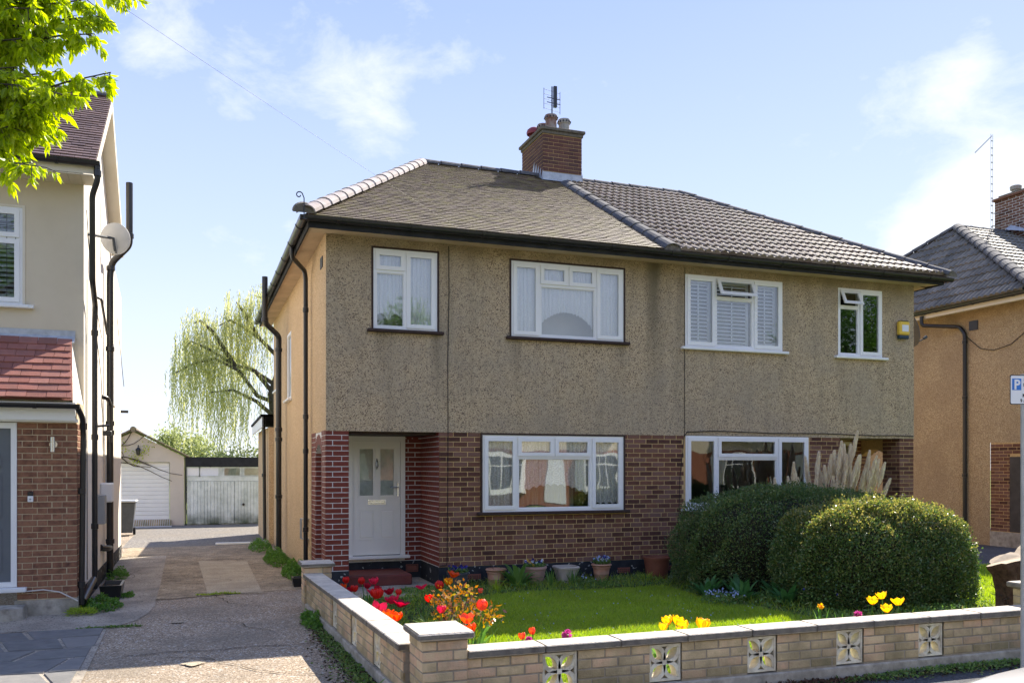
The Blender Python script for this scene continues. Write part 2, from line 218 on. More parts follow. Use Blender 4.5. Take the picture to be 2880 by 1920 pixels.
M['drape'] = mat('pale_green_drape', [(.25,.31,.27), (.36,.42,.38)], scale=3, rough=.9)
M['slat'] = mat('white_shutter', [(0.759, 0.793, 0.828), (0.828, 0.851, 0.874)], scale=2, rough=.5)
M['wire'] = mat('cable_black', [(.012,.012,.014), (.02,.02,.02)], scale=5, rough=.6)
M['wirew'] = mat('cable_white', [(.6,.57,.52), (.7,.67,.62)], scale=5, rough=.6)
M['brick_opp'] = mat('opposite_brick', [(.20,.075,.045), (.30,.12,.07), (.34,.16,.10)], scale=14, rough=.9)
M['opproof'] = mat('opposite_roof', [(.10,.07,.055), (.16,.11,.09)], scale=10, rough=.9)
M['vent'] = mat('terracotta_vent', [(.20,.07,.05), (.26,.10,.07)], scale=5, rough=.8)

def streaks(name):
    m = M[name]; nt = m.node_tree; L = nt.links.new; p = [n for n in nt.nodes if n.type == 'BSDF_PRINCIPLED'][0]; src = p.inputs['Base Color'].links[0].from_socket
    geo = N(nt, 'ShaderNodeNewGeometry'); sp = N(nt, 'ShaderNodeSeparateXYZ'); L(geo.outputs['Position'], sp.inputs[0])
    mpn = N(nt, 'ShaderNodeMapping'); mpn.inputs['Scale'].default_value = (3.2, 3.2, .28); L(geo.outputs['Position'], mpn.inputs[0]); nz = N(nt, 'ShaderNodeTexNoise'); nz.inputs['Scale'].default_value = 1.3; nz.inputs['Detail'].default_value = 8; nz.inputs['Roughness'].default_value = .65; L(mpn.outputs[0], nz.inputs['Vector'])
    def mixin(fac, c):
        nonlocal src
        mx = N(nt, 'ShaderNodeMixRGB'); L(fac, mx.inputs[0]); L(src, mx.inputs[1]); mx.inputs[2].default_value = (*c, 1); src = mx.outputs[0]
    r = N(nt, 'ShaderNodeMapRange', i_1=.50, i_2=.72, i_3=0., i_4=.5); L(nz.outputs[0], r.inputs[0]); mixin(r.outputs[0], (.22,.18,.12))
    for x0, wd, zlo, zhi, am in ((7.12,.13,2.6,5.1,.85),(2.6,.06,3.0,3.8,.5),(3.4,.05,2.9,3.8,.5),(4.7,.07,2.8,3.8,.45),(6.5,.07,2.9,3.8,.5),(9.6,.06,3.0,3.8,.4),(11.8,.06,2.9,3.8,.45),(7.6,.06,2.4,4.9,.4)):
        a = N(nt, 'ShaderNodeMath', operation='SUBTRACT', i_1=x0); L(sp.outputs[0], a.inputs[0]); b = N(nt, 'ShaderNodeMath', operation='ABSOLUTE'); L(a.outputs[0], b.inputs[0])
        jit = N(nt, 'ShaderNodeMath', operation='MULTIPLY_ADD', i_1=-.28, i_2=.14); L(nz.outputs[0], jit.inputs[0]); c = N(nt, 'ShaderNodeMath', operation='ADD'); L(b.outputs[0], c.inputs[0]); L(jit.outputs[0], c.inputs[1])
        d = N(nt, 'ShaderNodeMapRange', i_1=0., i_2=wd*1.8, i_3=am, i_4=0.); L(c.outputs[0], d.inputs[0]); z = N(nt, 'ShaderNodeMapRange', i_1=zlo, i_2=zhi); L(sp.outputs[2], z.inputs[0]); e = N(nt, 'ShaderNodeMath', operation='MULTIPLY'); L(d.outputs[0], e.inputs[0]); L(z.outputs[0], e.inputs[1]); 
        f = N(nt, 'ShaderNodeMath', operation='LESS_THAN', i_1=zhi+.02); L(sp.outputs[2], f.inputs[0]); g = N(nt, 'ShaderNodeMath', operation='MULTIPLY'); L(e.outputs[0], g.inputs[0]); L(f.outputs[0], g.inputs[1]); mixin(g.outputs[0], (.12,.10,.065))
    L(src, p.inputs['Base Color'])
streaks('pebble')
def glass_mat(name, refl, tint):
    m = bpy.data.materials.new(name); m.use_nodes = True; nt = m.node_tree; nt.nodes.clear(); L = nt.links.new
    o = N(nt, 'ShaderNodeOutputMaterial'); t = N(nt, 'ShaderNodeBsdfTransparent'); t.inputs[0].default_value = (*tint, 1)
    g = N(nt, 'ShaderNodeBsdfGlossy'); g.inputs[0].default_value = (.9,.93,.95,1); g.inputs['Roughness'].default_value = .015
    fr = N(nt, 'ShaderNodeFresnel'); fr.inputs[0].default_value = 1.5
    ad = N(nt, 'ShaderNodeMath', operation='MULTIPLY_ADD', i_1=1.0, i_2=refl); ad.use_clamp = True; L(fr.outputs[0], ad.inputs[0])
    nz = N(nt, 'ShaderNodeTexNoise'); nz.inputs['Scale'].default_value = 1.6; nz.inputs['Detail'].default_value = 1
    ge = N(nt, 'ShaderNodeNewGeometry'); L(ge.outputs['Position'], nz.inputs['Vector'])
    bp = N(nt, 'ShaderNodeBump'); bp.inputs['Strength'].default_value = .12; bp.inputs['Distance'].default_value = .02; L(nz.outputs[0], bp.inputs['Height']); L(bp.outputs[0], g.inputs['Normal'])
    mx = N(nt, 'ShaderNodeMixShader'); L(ad.outputs[0], mx.inputs[0]); L(t.outputs[0], mx.inputs[1]); L(g.outputs[0], mx.inputs[2]); L(mx.outputs[0], o.inputs[0])
    return m
M['glass'] = glass_mat('window_glass', .15, (.94,.96,.96))
M['glass_d'] = glass_mat('dim_glass', .09, (.75,.80,.78))

def net_mat(name, dens):
    m = bpy.data.materials.new(name); m.use_nodes = True; nt = m.node_tree; nt.nodes.clear(); L = nt.links.new
    o = N(nt, 'ShaderNodeOutputMaterial'); t = N(nt, 'ShaderNodeBsdfTransparent'); d = N(nt, 'ShaderNodeBsdfDiffuse'); d.inputs[0].default_value = (.94,.95,.97,1)
    tr = N(nt, 'ShaderNodeBsdfTranslucent'); tr.inputs[0].default_value = (.8,.82,.84,1)
    a = N(nt, 'ShaderNodeMixShader'); a.inputs[0].default_value = .12; L(d.outputs[0], a.inputs[1]); L(tr.outputs[0], a.inputs[2])
    ge = N(nt, 'ShaderNodeNewGeometry')
    v = N(nt, 'ShaderNodeTexVoronoi'); v.inputs['Scale'].default_value = 7.5; L(ge.outputs['Position'], v.inputs['Vector'])
    w = N(nt, 'ShaderNodeMath', operation='MULTIPLY', i_1=30.); L(v.outputs['Distance'], w.inputs[0]); sn = N(nt, 'ShaderNodeMath', operation='SINE'); L(w.outputs[0], sn.inputs[0])
    mr = N(nt, 'ShaderNodeMapRange', i_1=.2, i_2=.9, i_3=dens, i_4=min(1, dens+.25)); L(sn.outputs[0], mr.inputs[0])
    mx = N(nt, 'ShaderNodeMixShader'); L(mr.outputs[0], mx.inputs[0]); L(t.outputs[0], mx.inputs[1]); L(a.outputs[0], mx.inputs[2]); L(mx.outputs[0], o.inputs[0])
    return m
M['net'] = net_mat('net_curtain_lace', .93)
M['net_thin'] = net_mat('thin_net_lace', .78)

# ------------------------------------------------------------------ object helpers
WM = {}
def place(o, parent=None, Mx=None):
    Mx = Mx or Matrix.Identity(4); S.collection.objects.link(o); o.matrix_basis = Mx
    if parent is not None:
        o.parent = parent; o.matrix_parent_inverse = WM[parent.name].inverted()
    WM[o.name] = Mx
    return o
def thing(name, label, cat, loc, group=None):
    o = bpy.data.objects.new(name, None); o.empty_display_size = .2
    place(o, None, Matrix.Translation(loc)); return tag(o, label, cat, group)
def tag(o, label=None, cat=None, group=None, kind=None):
    if label: o['label'] = label
    if cat: o['category'] = cat
    if group: o['group'] = group
    if kind: o['kind'] = kind
    return o
class B:
    def __init__(s, xf=None): s.v = []; s.f = []; s.mi = []; s.xf = xf; s.m = 0
    def raw(s, V, F, m=None):
        n = len(s.v); s.v += [s.xf(*p) if s.xf else tuple(p) for p in V]; s.f += [tuple(n+i for i in f) for f in F]; s.mi += [s.m if m is None else m]*len(F); return s
    def box(s, a, b, c, d, e, f, m=None):
        V = [(a,c,e),(b,c,e),(b,d,e),(a,d,e),(a,c,f),(b,c,f),(b,d,f),(a,d,f)]
        return s.raw(V, [(0,3,2,1),(4,5,6,7),(0,1,5,4),(1,2,6,5),(2,3,7,6),(3,0,4,7)], m)
    def cbox(s, a, b, c, d, e, f, k=.01, m=None):   # box with chamfered edges
        V = []; F = []
        for (x, sx) in ((a,1),(b,-1)):
            for (y, sy) in ((c,1),(d,-1)):
                for (z, sz) in ((e,1),(f,-1)):
                    V += [(x, y+sy*k, z+sz*k), (x+sx*k, y, z+sz*k), (x+sx*k, y+sy*k, z)]
        import itertools
        idx = lambda i, j, l, ax: 3*(4*i+2*j+l)+ax
        F += [(idx(0,0,0,0),idx(0,0,1,0),idx(0,1,1,0),idx(0,1,0,0)), (idx(1,0,0,0),idx(1,1,0,0),idx(1,1,1,0),idx(1,0,1,0)),
              (idx(0,0,0,1),idx(1,0,0,1),idx(1,0,1,1),idx(0,0,1,1)), (idx(0,1,0,1),idx(0,1,1,1),idx(1,1,1,1),idx(1,1,0,1)),
              (idx(0,0,0,2),idx(0,1,0,2),idx(1,1,0,2),idx(1,0,0,2)), (idx(0,0,1,2),idx(1,0,1,2),idx(1,1,1,2),idx(0,1,1,2))]
        for j in (0,1):
            for l in (0,1):
                F.append((idx(0,j,l,1),idx(1,j,l,1),idx(1,j,l,2),idx(0,j,l,2)))
                F.append((idx(j,0,l,0),idx(j,1,l,0),idx(j,1,l,2),idx(j,0,l,2)))
                F.append((idx(j,l,0,0),idx(j,l,1,0),idx(j,l,1,1),idx(j,l,0,1)))
        for i in (0,1):
            for j in (0,1):
                for l in (0,1): F.append((idx(i,j,l,0),idx(i,j,l,1),idx(i,j,l,2)))
        return s.raw(V, F, m)
    def ring(s, a, b, e, f, w, d0, d1, m=None):   # rectangular ring in the (u,z) plane, no mitred overlap
        s.box(a, a+w, d0, d1, e, f, m); s.box(b-w, b, d0, d1, e, f, m)
        s.box(a+w, b-w, d0, d1, e, e+w, m); return s.box(a+w, b-w, d0, d1, f-w, f, m)
    def tube(s, P, r, n=8, m=None, caps=True):
        P = [Vector(p) for p in P]; rs = r if isinstance(r, (list, tuple)) else [r]*len(P); V = []; F = []
        up = None
        for i, p in enumerate(P):
            t = (P[min(i+1, len(P)-1)]-P[max(i-1, 0)]).normalized()
            a = up if up is not None and abs(up.dot(t)) < .95 else (Vector((0,0,1)) if abs(t.z) < .9 else Vector((1,0,0)))
            x = a.cross(t).normalized(); y = t.cross(x).normalized(); up = y
            for k in range(n):
                g = 2*PI*k/n; V.append(tuple(p+(x*cos(g)+y*sin(g))*rs[i]))
        for i in range(len(P)-1):
            for k in range(n):
                F.append((i*n+k, i*n+(k+1)%n, (i+1)*n+(k+1)%n, (i+1)*n+k))
        if caps: F += [tuple(range(n))[::-1], tuple((len(P)-1)*n+k for k in range(n))]
        return s.raw(V, F, m)
    def lathe(s, c, prof, n=20, m=None, sq=0):
        V = []; F = []
        for (r, z) in prof:
            for k in range(n):
                g = 2*PI*(k+.5)/n; cx, sy = cos(g), sin(g)
                if sq:   # rounded-square plan
                    q = (abs(cx)**sq+abs(sy)**sq)**(-1/sq); cx *= q; sy *= q
                V.append((c[0]+r*cx, c[1]+r*sy, c[2]+z))
        for i in range(len(prof)-1):
            for k in range(n): F.append((i*n+k, i*n+(k+1)%n, (i+1)*n+(k+1)%n, (i+1)*n+k))
        return s.raw(V, F, m)
    def out(s, name, mats, parent=None, smooth=False, Mx=None):
        me = bpy.data.meshes.new(name)
        V = s.v
        if Mx is not None: inv = Mx.inverted(); V = [inv @ Vector(p) for p in V]
        me.from_pydata(V, [], s.f)
        mats = mats if isinstance(mats, (list, tuple)) else [mats]
        for x in mats: me.materials.append(M[x])
        if any(s.mi): me.polygons.foreach_set('material_index', s.mi)
        if smooth:
            me.polygons.foreach_set('use_smooth', [True]*len(s.f))
            try: me.set_sharp_from_angle(angle=R(40))
            except Exception: pass
        me.update()
        o = place(bpy.data.objects.new(name, me), parent, Mx); LASTN[0] = o.name; return o
LASTN = ['']
def soup(name, V, mats, parent=None, mi=None, kind=None, loc=None):
    """V: (n,k,3) array, one polygon per row"""
    n, k, _ = V.shape; me = bpy.data.meshes.new(name)
    if loc is not None: V = V-np.array(loc)
    me.vertices.add(n*k); me.vertices.foreach_set('co', V.astype(np.float32).ravel())
    me.loops.add(n*k); me.loops.foreach_set('vertex_index', np.arange(n*k, dtype=np.int32))
    me.polygons.add(n); me.polygons.foreach_set('loop_start', np.arange(0, n*k, k, dtype=np.int32))
    try: me.polygons.foreach_set('loop_total', np.full(n, k, dtype=np.int32))
    except Exception: pass
    for x in (mats if isinstance(mats, (list, tuple)) else [mats]): me.materials.append(M[x])
    if mi is not None: me.polygons.foreach_set('material_index', mi.astype(np.int32))
    me.update(calc_edges=True)
    o = place(bpy.data.objects.new(name, me), parent, Matrix.Translation(loc) if loc is not None else None)
    if kind: o['kind'] = kind
    return o
def unit(a): return a/np.maximum(np.linalg.norm(a, axis=-1, keepdims=True), 1e-9)
def leafquads(C, D, ln, wd, fold=.25):
    """diamond leaves at C, pointing along D"""
    n = len(C); D = unit(D); r = unit(rng.normal(size=(n,3))); W = unit(np.cross(D, r)); Nn = np.cross(D, W)
    ln = np.asarray(ln).reshape(-1,1)*np.ones((n,1)); wd = np.asarray(wd).reshape(-1,1)*np.ones((n,1))
    a = C; t = C+D*ln; m = C+D*ln*.45
    return np.stack([a, m+W*wd*.5+Nn*wd*fold, t, m-W*wd*.5+Nn*wd*fold], 1)
class Pieces:
    """countable pieces (bricks, tiles): the 300 that show largest are objects, the rest one joined part"""
    def __init__(s, top, cap=300): s.top = top; s.cap = cap; s.L = {}; s.cache = {}
    def add(s, kind, parent, V, F, Mx, mt, size=.2, ctr=None, nrm=None, key=None):
        c = Mx @ Vector(ctr or V[0]); w = in_view(c)*size
        if nrm is not None:
            nn = (Mx.to_3x3() @ Vector(nrm)); q = nn.normalized().dot((CAM-c).normalized())
            w *= max(0, q)
        s.L.setdefault(kind, []).append((w, parent, V, F, Mx, mt, key))
    def flush(s):
        for kind, items in s.L.items():
            items.sort(key=lambda t: -t[0])
            n = s.cap if len(items) > s.cap else len(items)
            solo = [t for t in items[:n] if t[0] > 0]; rest = [t for t in items[:n] if t[0] <= 0]+items[n:]
            for w, par, V, F, Mx, mt, key in solo:
                me = s.cache.get((key, mt))
                if me is None:
                    me = bpy.data.meshes.new(kind); me.from_pydata(V, [], F); me.materials.append(M[mt]); s.cache[(key, mt)] = me
                place(bpy.data.objects.new(kind, me), par, Mx)
            if rest:
                b = B(); ms = []
                for w, par, V, F, Mx, mt, key in rest:
                    if mt not in ms: ms.append(mt)
                    b.raw([tuple(Mx @ Vector(p)) for p in V], F, ms.index(mt))
                par = rest[0][1]
                b.out('joined_'+kind+'s', ms, par)['kind'] = 'stuff'
def basis(o, u, v, n): return Matrix(((u[0],v[0],n[0],o[0]),(u[1],v[1],n[1],o[1]),(u[2],v[2],n[2],o[2]),(0,0,0,1)))
def brickmesh(l, h, d=.02, k=.004):
    V = [(0,d,0),(l,d,0),(l,d,h),(0,d,h),(0,k,0),(l,k,0),(l,k,h),(0,k,h),(k,0,k),(l-k,0,k),(l-k,0,h-k),(k,0,h-k)]
    F = [(8,9,10,11)]+[(i,(i+1)%4,4+(i+1)%4,4+i) for i in range(4)]+[(4+i,4+(i+1)%4,8+(i+1)%4,8+i) for i in range(4)]
    return V, F
def brickwork(P, parent, o, u, L_, z0, z1, mt, bond='stretcher', holes=(), course=.075, joint=.011, proud=.007, bl=.225, start=0, ztop_fn=None, kind='brick'):
    """wall face from o along u (to the right as seen from outside); bricks stand proud of it"""
    u = Vector(u).normalized(); up = Vector((0,0,1)); inn = up.cross(u)   # inward
    rows = int(round((z1-z0)/course)); h = course-joint
    for r in range(rows):
        zb = z0+r*course+joint/2; zt = zb+h; par = (r+start) % 2; segs = []
        if bond == 'stretcher': x = -bl/2 if par else 0; pat = [bl]
        elif bond == 'header': x = -bl/4 if par else 0; pat = [bl/2]
        elif bond == 'pier': x = 0; pat = [bl, L_-bl] if par else [L_-bl, bl]
        else: x = -(bl*.75) if par else 0; pat = [bl, bl/2]
        i = 0
        while x < L_-.004:
            w = pat[i % len(pat)]; i += 1
            a = max(0, x)+(joint/2 if x > 0 else 0); b = min(L_, x+w)-(joint/2 if x+w < L_ else 0); x += w
            if b-a > .02: segs.append((a, b))
        for hl in holes:
            if hl[2] < zt-.01 and hl[3] > zb+.01:
                ns = []
                for a, b in segs:
                    if b <= hl[0] or a >= hl[1]: ns.append((a, b)); continue
                    if a < hl[0]-.025: ns.append((a, hl[0]-.004))
                    if b > hl[1]+.025: ns.append((hl[1]+.004, b))
                segs = ns
        for a, b in segs:
            if ztop_fn and ztop_fn((a+b)/2) < zt: continue
            l = round(b-a, 2 if b-a > .06 else 3); V, F = brickmesh(l, h)
            oo = Vector(o)+u*a+inn*(-proud+random.uniform(-.0015,.0015)); oo.z = zb
            P.add(kind, parent, V, F, basis(oo, u, inn, up), mt, l**.5*h**.5, (l/2,0,h/2), (0,-1,0), (l, h))
def facade(b, O, U, x0, x1, z0, z1, holes, depth, m=0):
    """sheet with rectangular holes and reveals, O+U*x"""
    xs = sorted({x0, x1, *[h[0] for h in holes], *[h[1] for h in holes]}); zs = sorted({z0, z1, *[h[2] for h in holes], *[h[3] for h in holes]})
    O = Vector(O); U = Vector(U).normalized(); I = Vector((0,0,1)).cross(U)
    P3 = lambda x, z, d=0: tuple(O+U*x+I*d+Vector((0,0,z)))
    for i in range(len(xs)-1):
        for j in range(len(zs)-1):
            xm = (xs[i]+xs[i+1])/2; zm = (zs[j]+zs[j+1])/2
            if any(h[0] < xm < h[1] and h[2] < zm < h[3] for h in holes): continue
            b.raw([P3(xs[i],zs[j]),P3(xs[i+1],zs[j]),P3(xs[i+1],zs[j+1]),P3(xs[i],zs[j+1])], [(0,1,2,3)], m)
    for h in holes:
        c = [(h[0],h[2]),(h[1],h[2]),(h[1],h[3]),(h[0],h[3])]
        for k in range(4):
            p, q = c[k], c[(k+1)%4]
            b.raw([P3(*p),P3(*q),P3(*q,depth),P3(*p,depth)], [(3,2,1,0)], m)
def platemesh(w, ln, th=.018):   # plain tile: x across, y up the slope, z off the roof
    return [(0,0,0),(w,0,0),(w,ln,-th*.4),(0,ln,-th*.4),(0,0,th),(w,0,th),(w,ln,0),(0,ln,0)], [(4,5,6,7),(0,1,5,4),(0,4,7,3),(1,2,6,5)]
def rollmesh(w, ln, th=.034):     # interlocking tile with two rolls
    prof = [(0,.012),(.10,.034),(.20,.046),(.30,.034),(.38,.010),(.52,.008),(.60,.034),(.70,.046),(.80,.034),(.9,.010),(1,.008)]
    V = []; F = []; n = len(prof)
    for yy, dz in ((0,0),(ln,-th)):
        for x, z in prof: V.append((x*w, yy, z+th+dz))
    for x, z in prof: V.append((x*w, 0, 0))
    for i in range(n-1):
        F.append((i,i+1,n+i+1,n+i)); F.append((2*n+i,2*n+i+1,i+1,i))
    return V, F
def slope(P, parent, E0, u, v, length, T, rng_fn, gauge, w, meshfn, mt, lap=.03, off=.02, stagger=True, jit=.004, kind='roof_tile', bev=1):
    u = Vector(u).normalized(); v = Vector(v).normalized(); n = u.cross(v); E0 = Vector(E0)
    rows = int(T/gauge)
    for r in range(rows+1):
        t = r*gauge; t2 = min(t+gauge*.6, T)
        if T-t < gauge*.35: break
        a, b = rng_fn(t2)
        if b-a < .05: continue
        x = math.floor(a/w)*w+(w/2 if (stagger and r % 2) else 0)-(w if stagger and r % 2 else 0)
        while x < b:
            p, q = max(x, a), min(x+w, b); x += w
            if q-p < .03: continue
            l = round(q-p-.003, 2); ln = min(gauge+lap, T-t+.02)
            V, F = meshfn(l, round(ln, 3))
            ang = random.uniform(-jit, jit)*2; o = E0+u*p+v*(t+random.uniform(-jit,jit))+n*(off+random.uniform(0, jit))
            uu = (u+n*ang).normalized(); nn = uu.cross(v)
            P.add(kind, parent, V, F, basis(o, uu, v, nn), mt, (l*gauge)**.5, (l/2,gauge/2,.01), (0,-.35,1), (l, round(ln,3), meshfn.__name__))
def ridge(P, parent, p0, p1, r, seg, mt, kind='ridge_tile', squash=.75, n=8, rev=False):
    p0 = Vector(p0); p1 = Vector(p1); d = (p1-p0); Ln = d.length; d.normalize()
    x = d.cross(Vector((0,0,1))).normalized(); y = x.cross(d).normalized()
    k = max(1, int(round(Ln/seg))); sg = Ln/k; V = []; F = []
    for (yy, rr) in ((0, 1.06), (sg*.97, .95)):
        for i in range(n+1):
            g = PI*i/n; V.append((rr*r*cos(g), yy, rr*r*sin(g)*squash))
    for i in range(n): F.append((i, i+1, n+2+i, n+1+i))
    V += [(p[0]*.86, 0, p[2]*.86) for p in V[:n+1]]; q = 2*(n+1)
    for i in range(n): F.append((q+i, q+i+1, i+1, i))
    for j in range(k):
        o = p0+d*(sg*j)+y*random.uniform(-.003,.003)
        P.add(kind, parent, V, F, basis(o, x, d, y), mt, (sg*r*2)**.5, (0, sg/2, r), None, (round(r,3), round(sg,3), kind))
def pipe(parent, name, P, r, mt='black', collars=(), n=12, ck=1.28):
    """round pipe along P with collars at given (point) list"""
    b = B(); Q = [Vector(P[0])]
    for i in range(1, len(P)-1):   # round the corners
        a, c, e = Vector(P[i-1]), Vector(P[i]), Vector(P[i+1]); k = min(r*1.6, (c-a).length*.4, (e-c).length*.4)
        s1 = c+(a-c).normalized()*k; s2 = c+(e-c).normalized()*k
        for t in (0, .25, .5, .75, 1): Q.append(s1.lerp(c, t).lerp(c.lerp(s2, t), t))
    Q.append(Vector(P[-1])); b.tube(Q, r, n)
    o = b.out(name, mt, parent, smooth=True)
    for c in collars:
        c = Vector(c); B().tube([c-Vector((0,0,.04)), c-Vector((0,0,.035)), c+Vector((0,0,.035)), c+Vector((0,0,.04))], [r*1.02, r*ck, r*ck, r*1.02], n).out('pipe_collar', mt, o, smooth=True)
    return o
def gutter(parent, p0, p1, r=.06, mt='black', brackets=6):
    p0 = Vector(p0); p1 = Vector(p1); d = (p1-p0).normalized(); s = d.cross(Vector((0,0,1))).normalized(); up = Vector((0,0,1)); n = 10
    b = B(); V = []
    for p in (p0, p1):
        for rr in (r, r*.9):
            for i in range(n+1):
                g = PI+PI*i/n; V.append(tuple(p+s*cos(g)*rr+up*sin(g)*rr))
    F = []; k = n+1
    for i in range(n): F += [(i, i+1, 2*k+i+1, 2*k+i), (k+i+1, k+i, 3*k+i, 3*k+i+1)]
    F += [(0,2*k,3*k,k), (n,k+n,3*k+n,2*k+n), tuple(range(k)), tuple(range(2*k,3*k))[::-1]]
    b.raw(V, F); o = b.out('gutter', mt, parent, smooth=True)
    for j in range(brackets):
        c = p0.lerp(p1, (j+.5)/brackets); bb = B(); V = []; 
        for e in (-.02, .02):
            for rr in (r*1.02, r*1.14):
                for i in range(n+1):
                    g = PI+PI*i/n; V.append(tuple(c+d*e+s*cos(g)*rr+up*sin(g)*rr))
        F = []
        for i in range(n): F += [(k+i, k+i+1, 3*k+i+1, 3*k+i), (i, k+i, k+i+1, i+1), (2*k+i, 2*k+i+1, 3*k+i+1, 3*k+i)]
        bb.raw(V, F).out('gutter_bracket', mt, o)
    return o

# ------------------------------------------------------------------ windows
def frame_xf(O, U):
    O = Vector(O); U = Vector(U).normalized(); I = Vector((0,0,1)).cross(U)
    return (lambda x, d, z: tuple(O+U*x+I*d+Vector((0,0,z)))), U, I
def window(parent, O, U, x0, x1, z0, z1, cells, lbl=None, surround='brownpaint', sill='brownpaint', room='room', glass='glass', fr='white', fw=.05, fd=.07, depth=1.2):
    """cells: (x0,x1,z0,z1,type) absolute; type fix / sash / tilt"""
    xf, U, I = frame_xf(O, U)
    b = B(xf); b.ring(x0, x1, z0, z1, fw, .0, fd)
    xs = sorted({c[1] for c in cells if c[1] < x1-.01}); 
    for c in cells:
        if c[1] < x1-.01:      # mullion on its right
            b.box(c[1]-.028, c[1]+.028, .002, fd-.002, max(c[2], z0+fw), min(c[3], z1-fw))
        if c[3] < z1-.01:      # transom above
            b.box(max(c[0], x0+fw)+(.028 if c[0] > x0+.01 else 0), min(c[1], x1-fw)-(.028 if c[1] < x1-.01 else 0), .004, fd-.004, c[3]-.028, c[3]+.028)
    w = b.out('window', fr, parent)
    if lbl: w['label'] = lbl
    if surround:
        B(xf).box(x0-.028, x0, -.012, .02, z0, z1+.028).box(x1, x1+.028, -.012, .02, z0, z1+.028).box(x0, x1, -.012, .02, z1, z1+.028).out('surround', surround, w)
    if sill:
        B(xf).cbox(x0-.09, x1+.09, -.075, .03, z0-.045, z0, .008).out('sill', sill, w)
    for c in cells:
        a, e, f, g, ty = c
        a2 = x0+fw if a < x0+.01 else a+.028; e2 = x1-fw if e > x1-.01 else e-.028
        f2 = z0+fw if f < z0+.01 else f+.028; g2 = z1-fw if g > z1-.01 else g-.028
        if ty == 'fix':
            B(xf).ring(a2, e2, f2, g2, .012, .018, .05).out('bead', fr, w)
            B(xf).raw([(a2+.01,.03,f2+.01),(e2-.01,.03,f2+.01),(e2-.01,.03,g2-.01),(a2+.01,.03,g2-.01)], [(0,1,2,3)]).out('pane', glass, w)
        else:
            th = R(24) if ty == 'tilt' else 0
            def xt(x, d, z, g2=g2, th=th): dz = z-g2; return xf(x, d*cos(th)+dz*sin(th)-(.02 if th else 0), g2+dz*cos(th)-d*sin(th)*.0)
            B(xt).ring(a2-.014, e2+.014, f2-.014, g2+.014, .058, -.016, .012).ring(a2+.02, e2-.02, f2+.02, g2-.02, .026, .012, .04).out('sash', fr, w)
            B(xt).raw([(a2+.035,.008,f2+.035),(e2-.035,.008,f2+.035),(e2-.035,.008,g2-.035),(a2+.035,.008,g2-.035)], [(0,1,2,3)]).out('pane', glass, w)
    r = B(xf); D = depth
    r.raw([(x0-.1,fd,z0-.3),(x1+.1,fd,z0-.3),(x1+.1,fd,z1+.1),(x0-.1,fd,z1+.1),(x0-.1,D,z0-.3),(x1+.1,D,z0-.3),(x1+.1,D,z1+.1),(x0-.1,D,z1+.1)],
          [(4,5,6,7),(0,1,5,4),(3,7,6,2),(0,4,7,3),(1,2,6,5)])
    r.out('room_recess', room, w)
    return w, xf
def curtain(w, xf, x0, x1, ztop, zbot, d=.075, mt='net', waves=16, amp=.014, nm='net_curtain'):
    nx = max(8, int((x1-x0)*70)); nz = 10; V = []; F = []
    for j in range(nz+1):
        for i in range(nx+1):
            x = x0+(x1-x0)*i/nx; zb = zbot(x) if callable(zbot) else zbot
            ph = x*waves*2*PI/1.0; z = ztop+(zb-ztop)*j/nz
            V.append((x, d+amp*sin(ph+.6*sin(x*9))*(.5+.5*j/nz)+amp*.4*sin(ph*2.3), z))
    for j in range(nz):
        for i in range(nx): k = j*(nx+1)+i; F.append((k, k+1, k+nx+2, k+nx+1))
    return B(xf).raw(V, F).out(nm, mt, w, smooth=True)
def shutters(P, w, xf_O, U, x0, x1, z0, z1, d=.13, tilt=.6, mt='slat'):
    xf, U, I = frame_xf(xf_O, U)
    B(xf).ring(x0, x1, z0, z1, .045, d-.015, d+.015).out('shutter_frame', mt, w)
    xm = (x0+x1)/2; B(xf).box(xm-.008, xm+.008, d-.045, d-.035, z0+.06, z1-.06).out('tilt_rod', mt, w)
    n = int((z1-z0-.09)/.062)
    for i in range(n):
        z = z0+.045+(i+.5)*(z1-z0-.09)/n; c, s_ = .033*cos(tilt), .033*sin(tilt)
        B(xf).raw([(x0+.046,d-c,z-s_),(x1-.046,d-c,z-s_),(x1-.046,d+c,z+s_),(x0+.046,d+c,z+s_),(x0+.046,d-c,z-s_+.008),(x1-.046,d-c,z-s_+.008),(x1-.046,d+c,z+s_+.008),(x0+.046,d+c,z+s_+.008)],
                  [(0,3,2,1),(4,5,6,7),(0,1,5,4),(2,3,7,6)]).out('slat', mt, w)
# ------------------------------------------------------------------ ground
def sheet(name, poly, z, mt, kind='structure', th=None):
    b = B(); n = len(poly)
    b.raw([(x, y, z) for x, y in poly], [tuple(range(n))])
    if th: b.raw([(x, y, z) for x, y in poly]+[(x, y, z-th) for x, y in poly], [((i+1)%n, i, n+i, n+(i+1)%n) for i in range(n)])
    o = b.out(name, mt); o['kind'] = kind; return o
sheet('ground', [(-400,-400),(400,-400),(400,400),(-400,400)], -.16, 'lawnbase')
sheet('road', [(-120,-3.4),(120,-3.4),(120,3.55),(-120,3.55)], -.11, 'tarmac')
sheet('pavement', [(-60,3.7),(60,3.7),(60,6.14),(-60,6.14)], -.012, 'tarmac')
k = B(); x = -20.
while x < 24: k.cbox(x, x+.905, 3.55, 3.7, -.16, .0, .015); x += .915
o = k.out('kerb', 'conc'); o['kind'] = 'structure'
sheet('far_pavement', [(-60,-5.6),(60,-5.6),(60,-3.4),(-60,-3.4)], -.02, 'conc')
sheet('driveway', [(-3.9,6.14),(1.52,6.14),(1.86,12.7),(1.86,29.2),(-3.9,29.2)], -.004, 'drive')
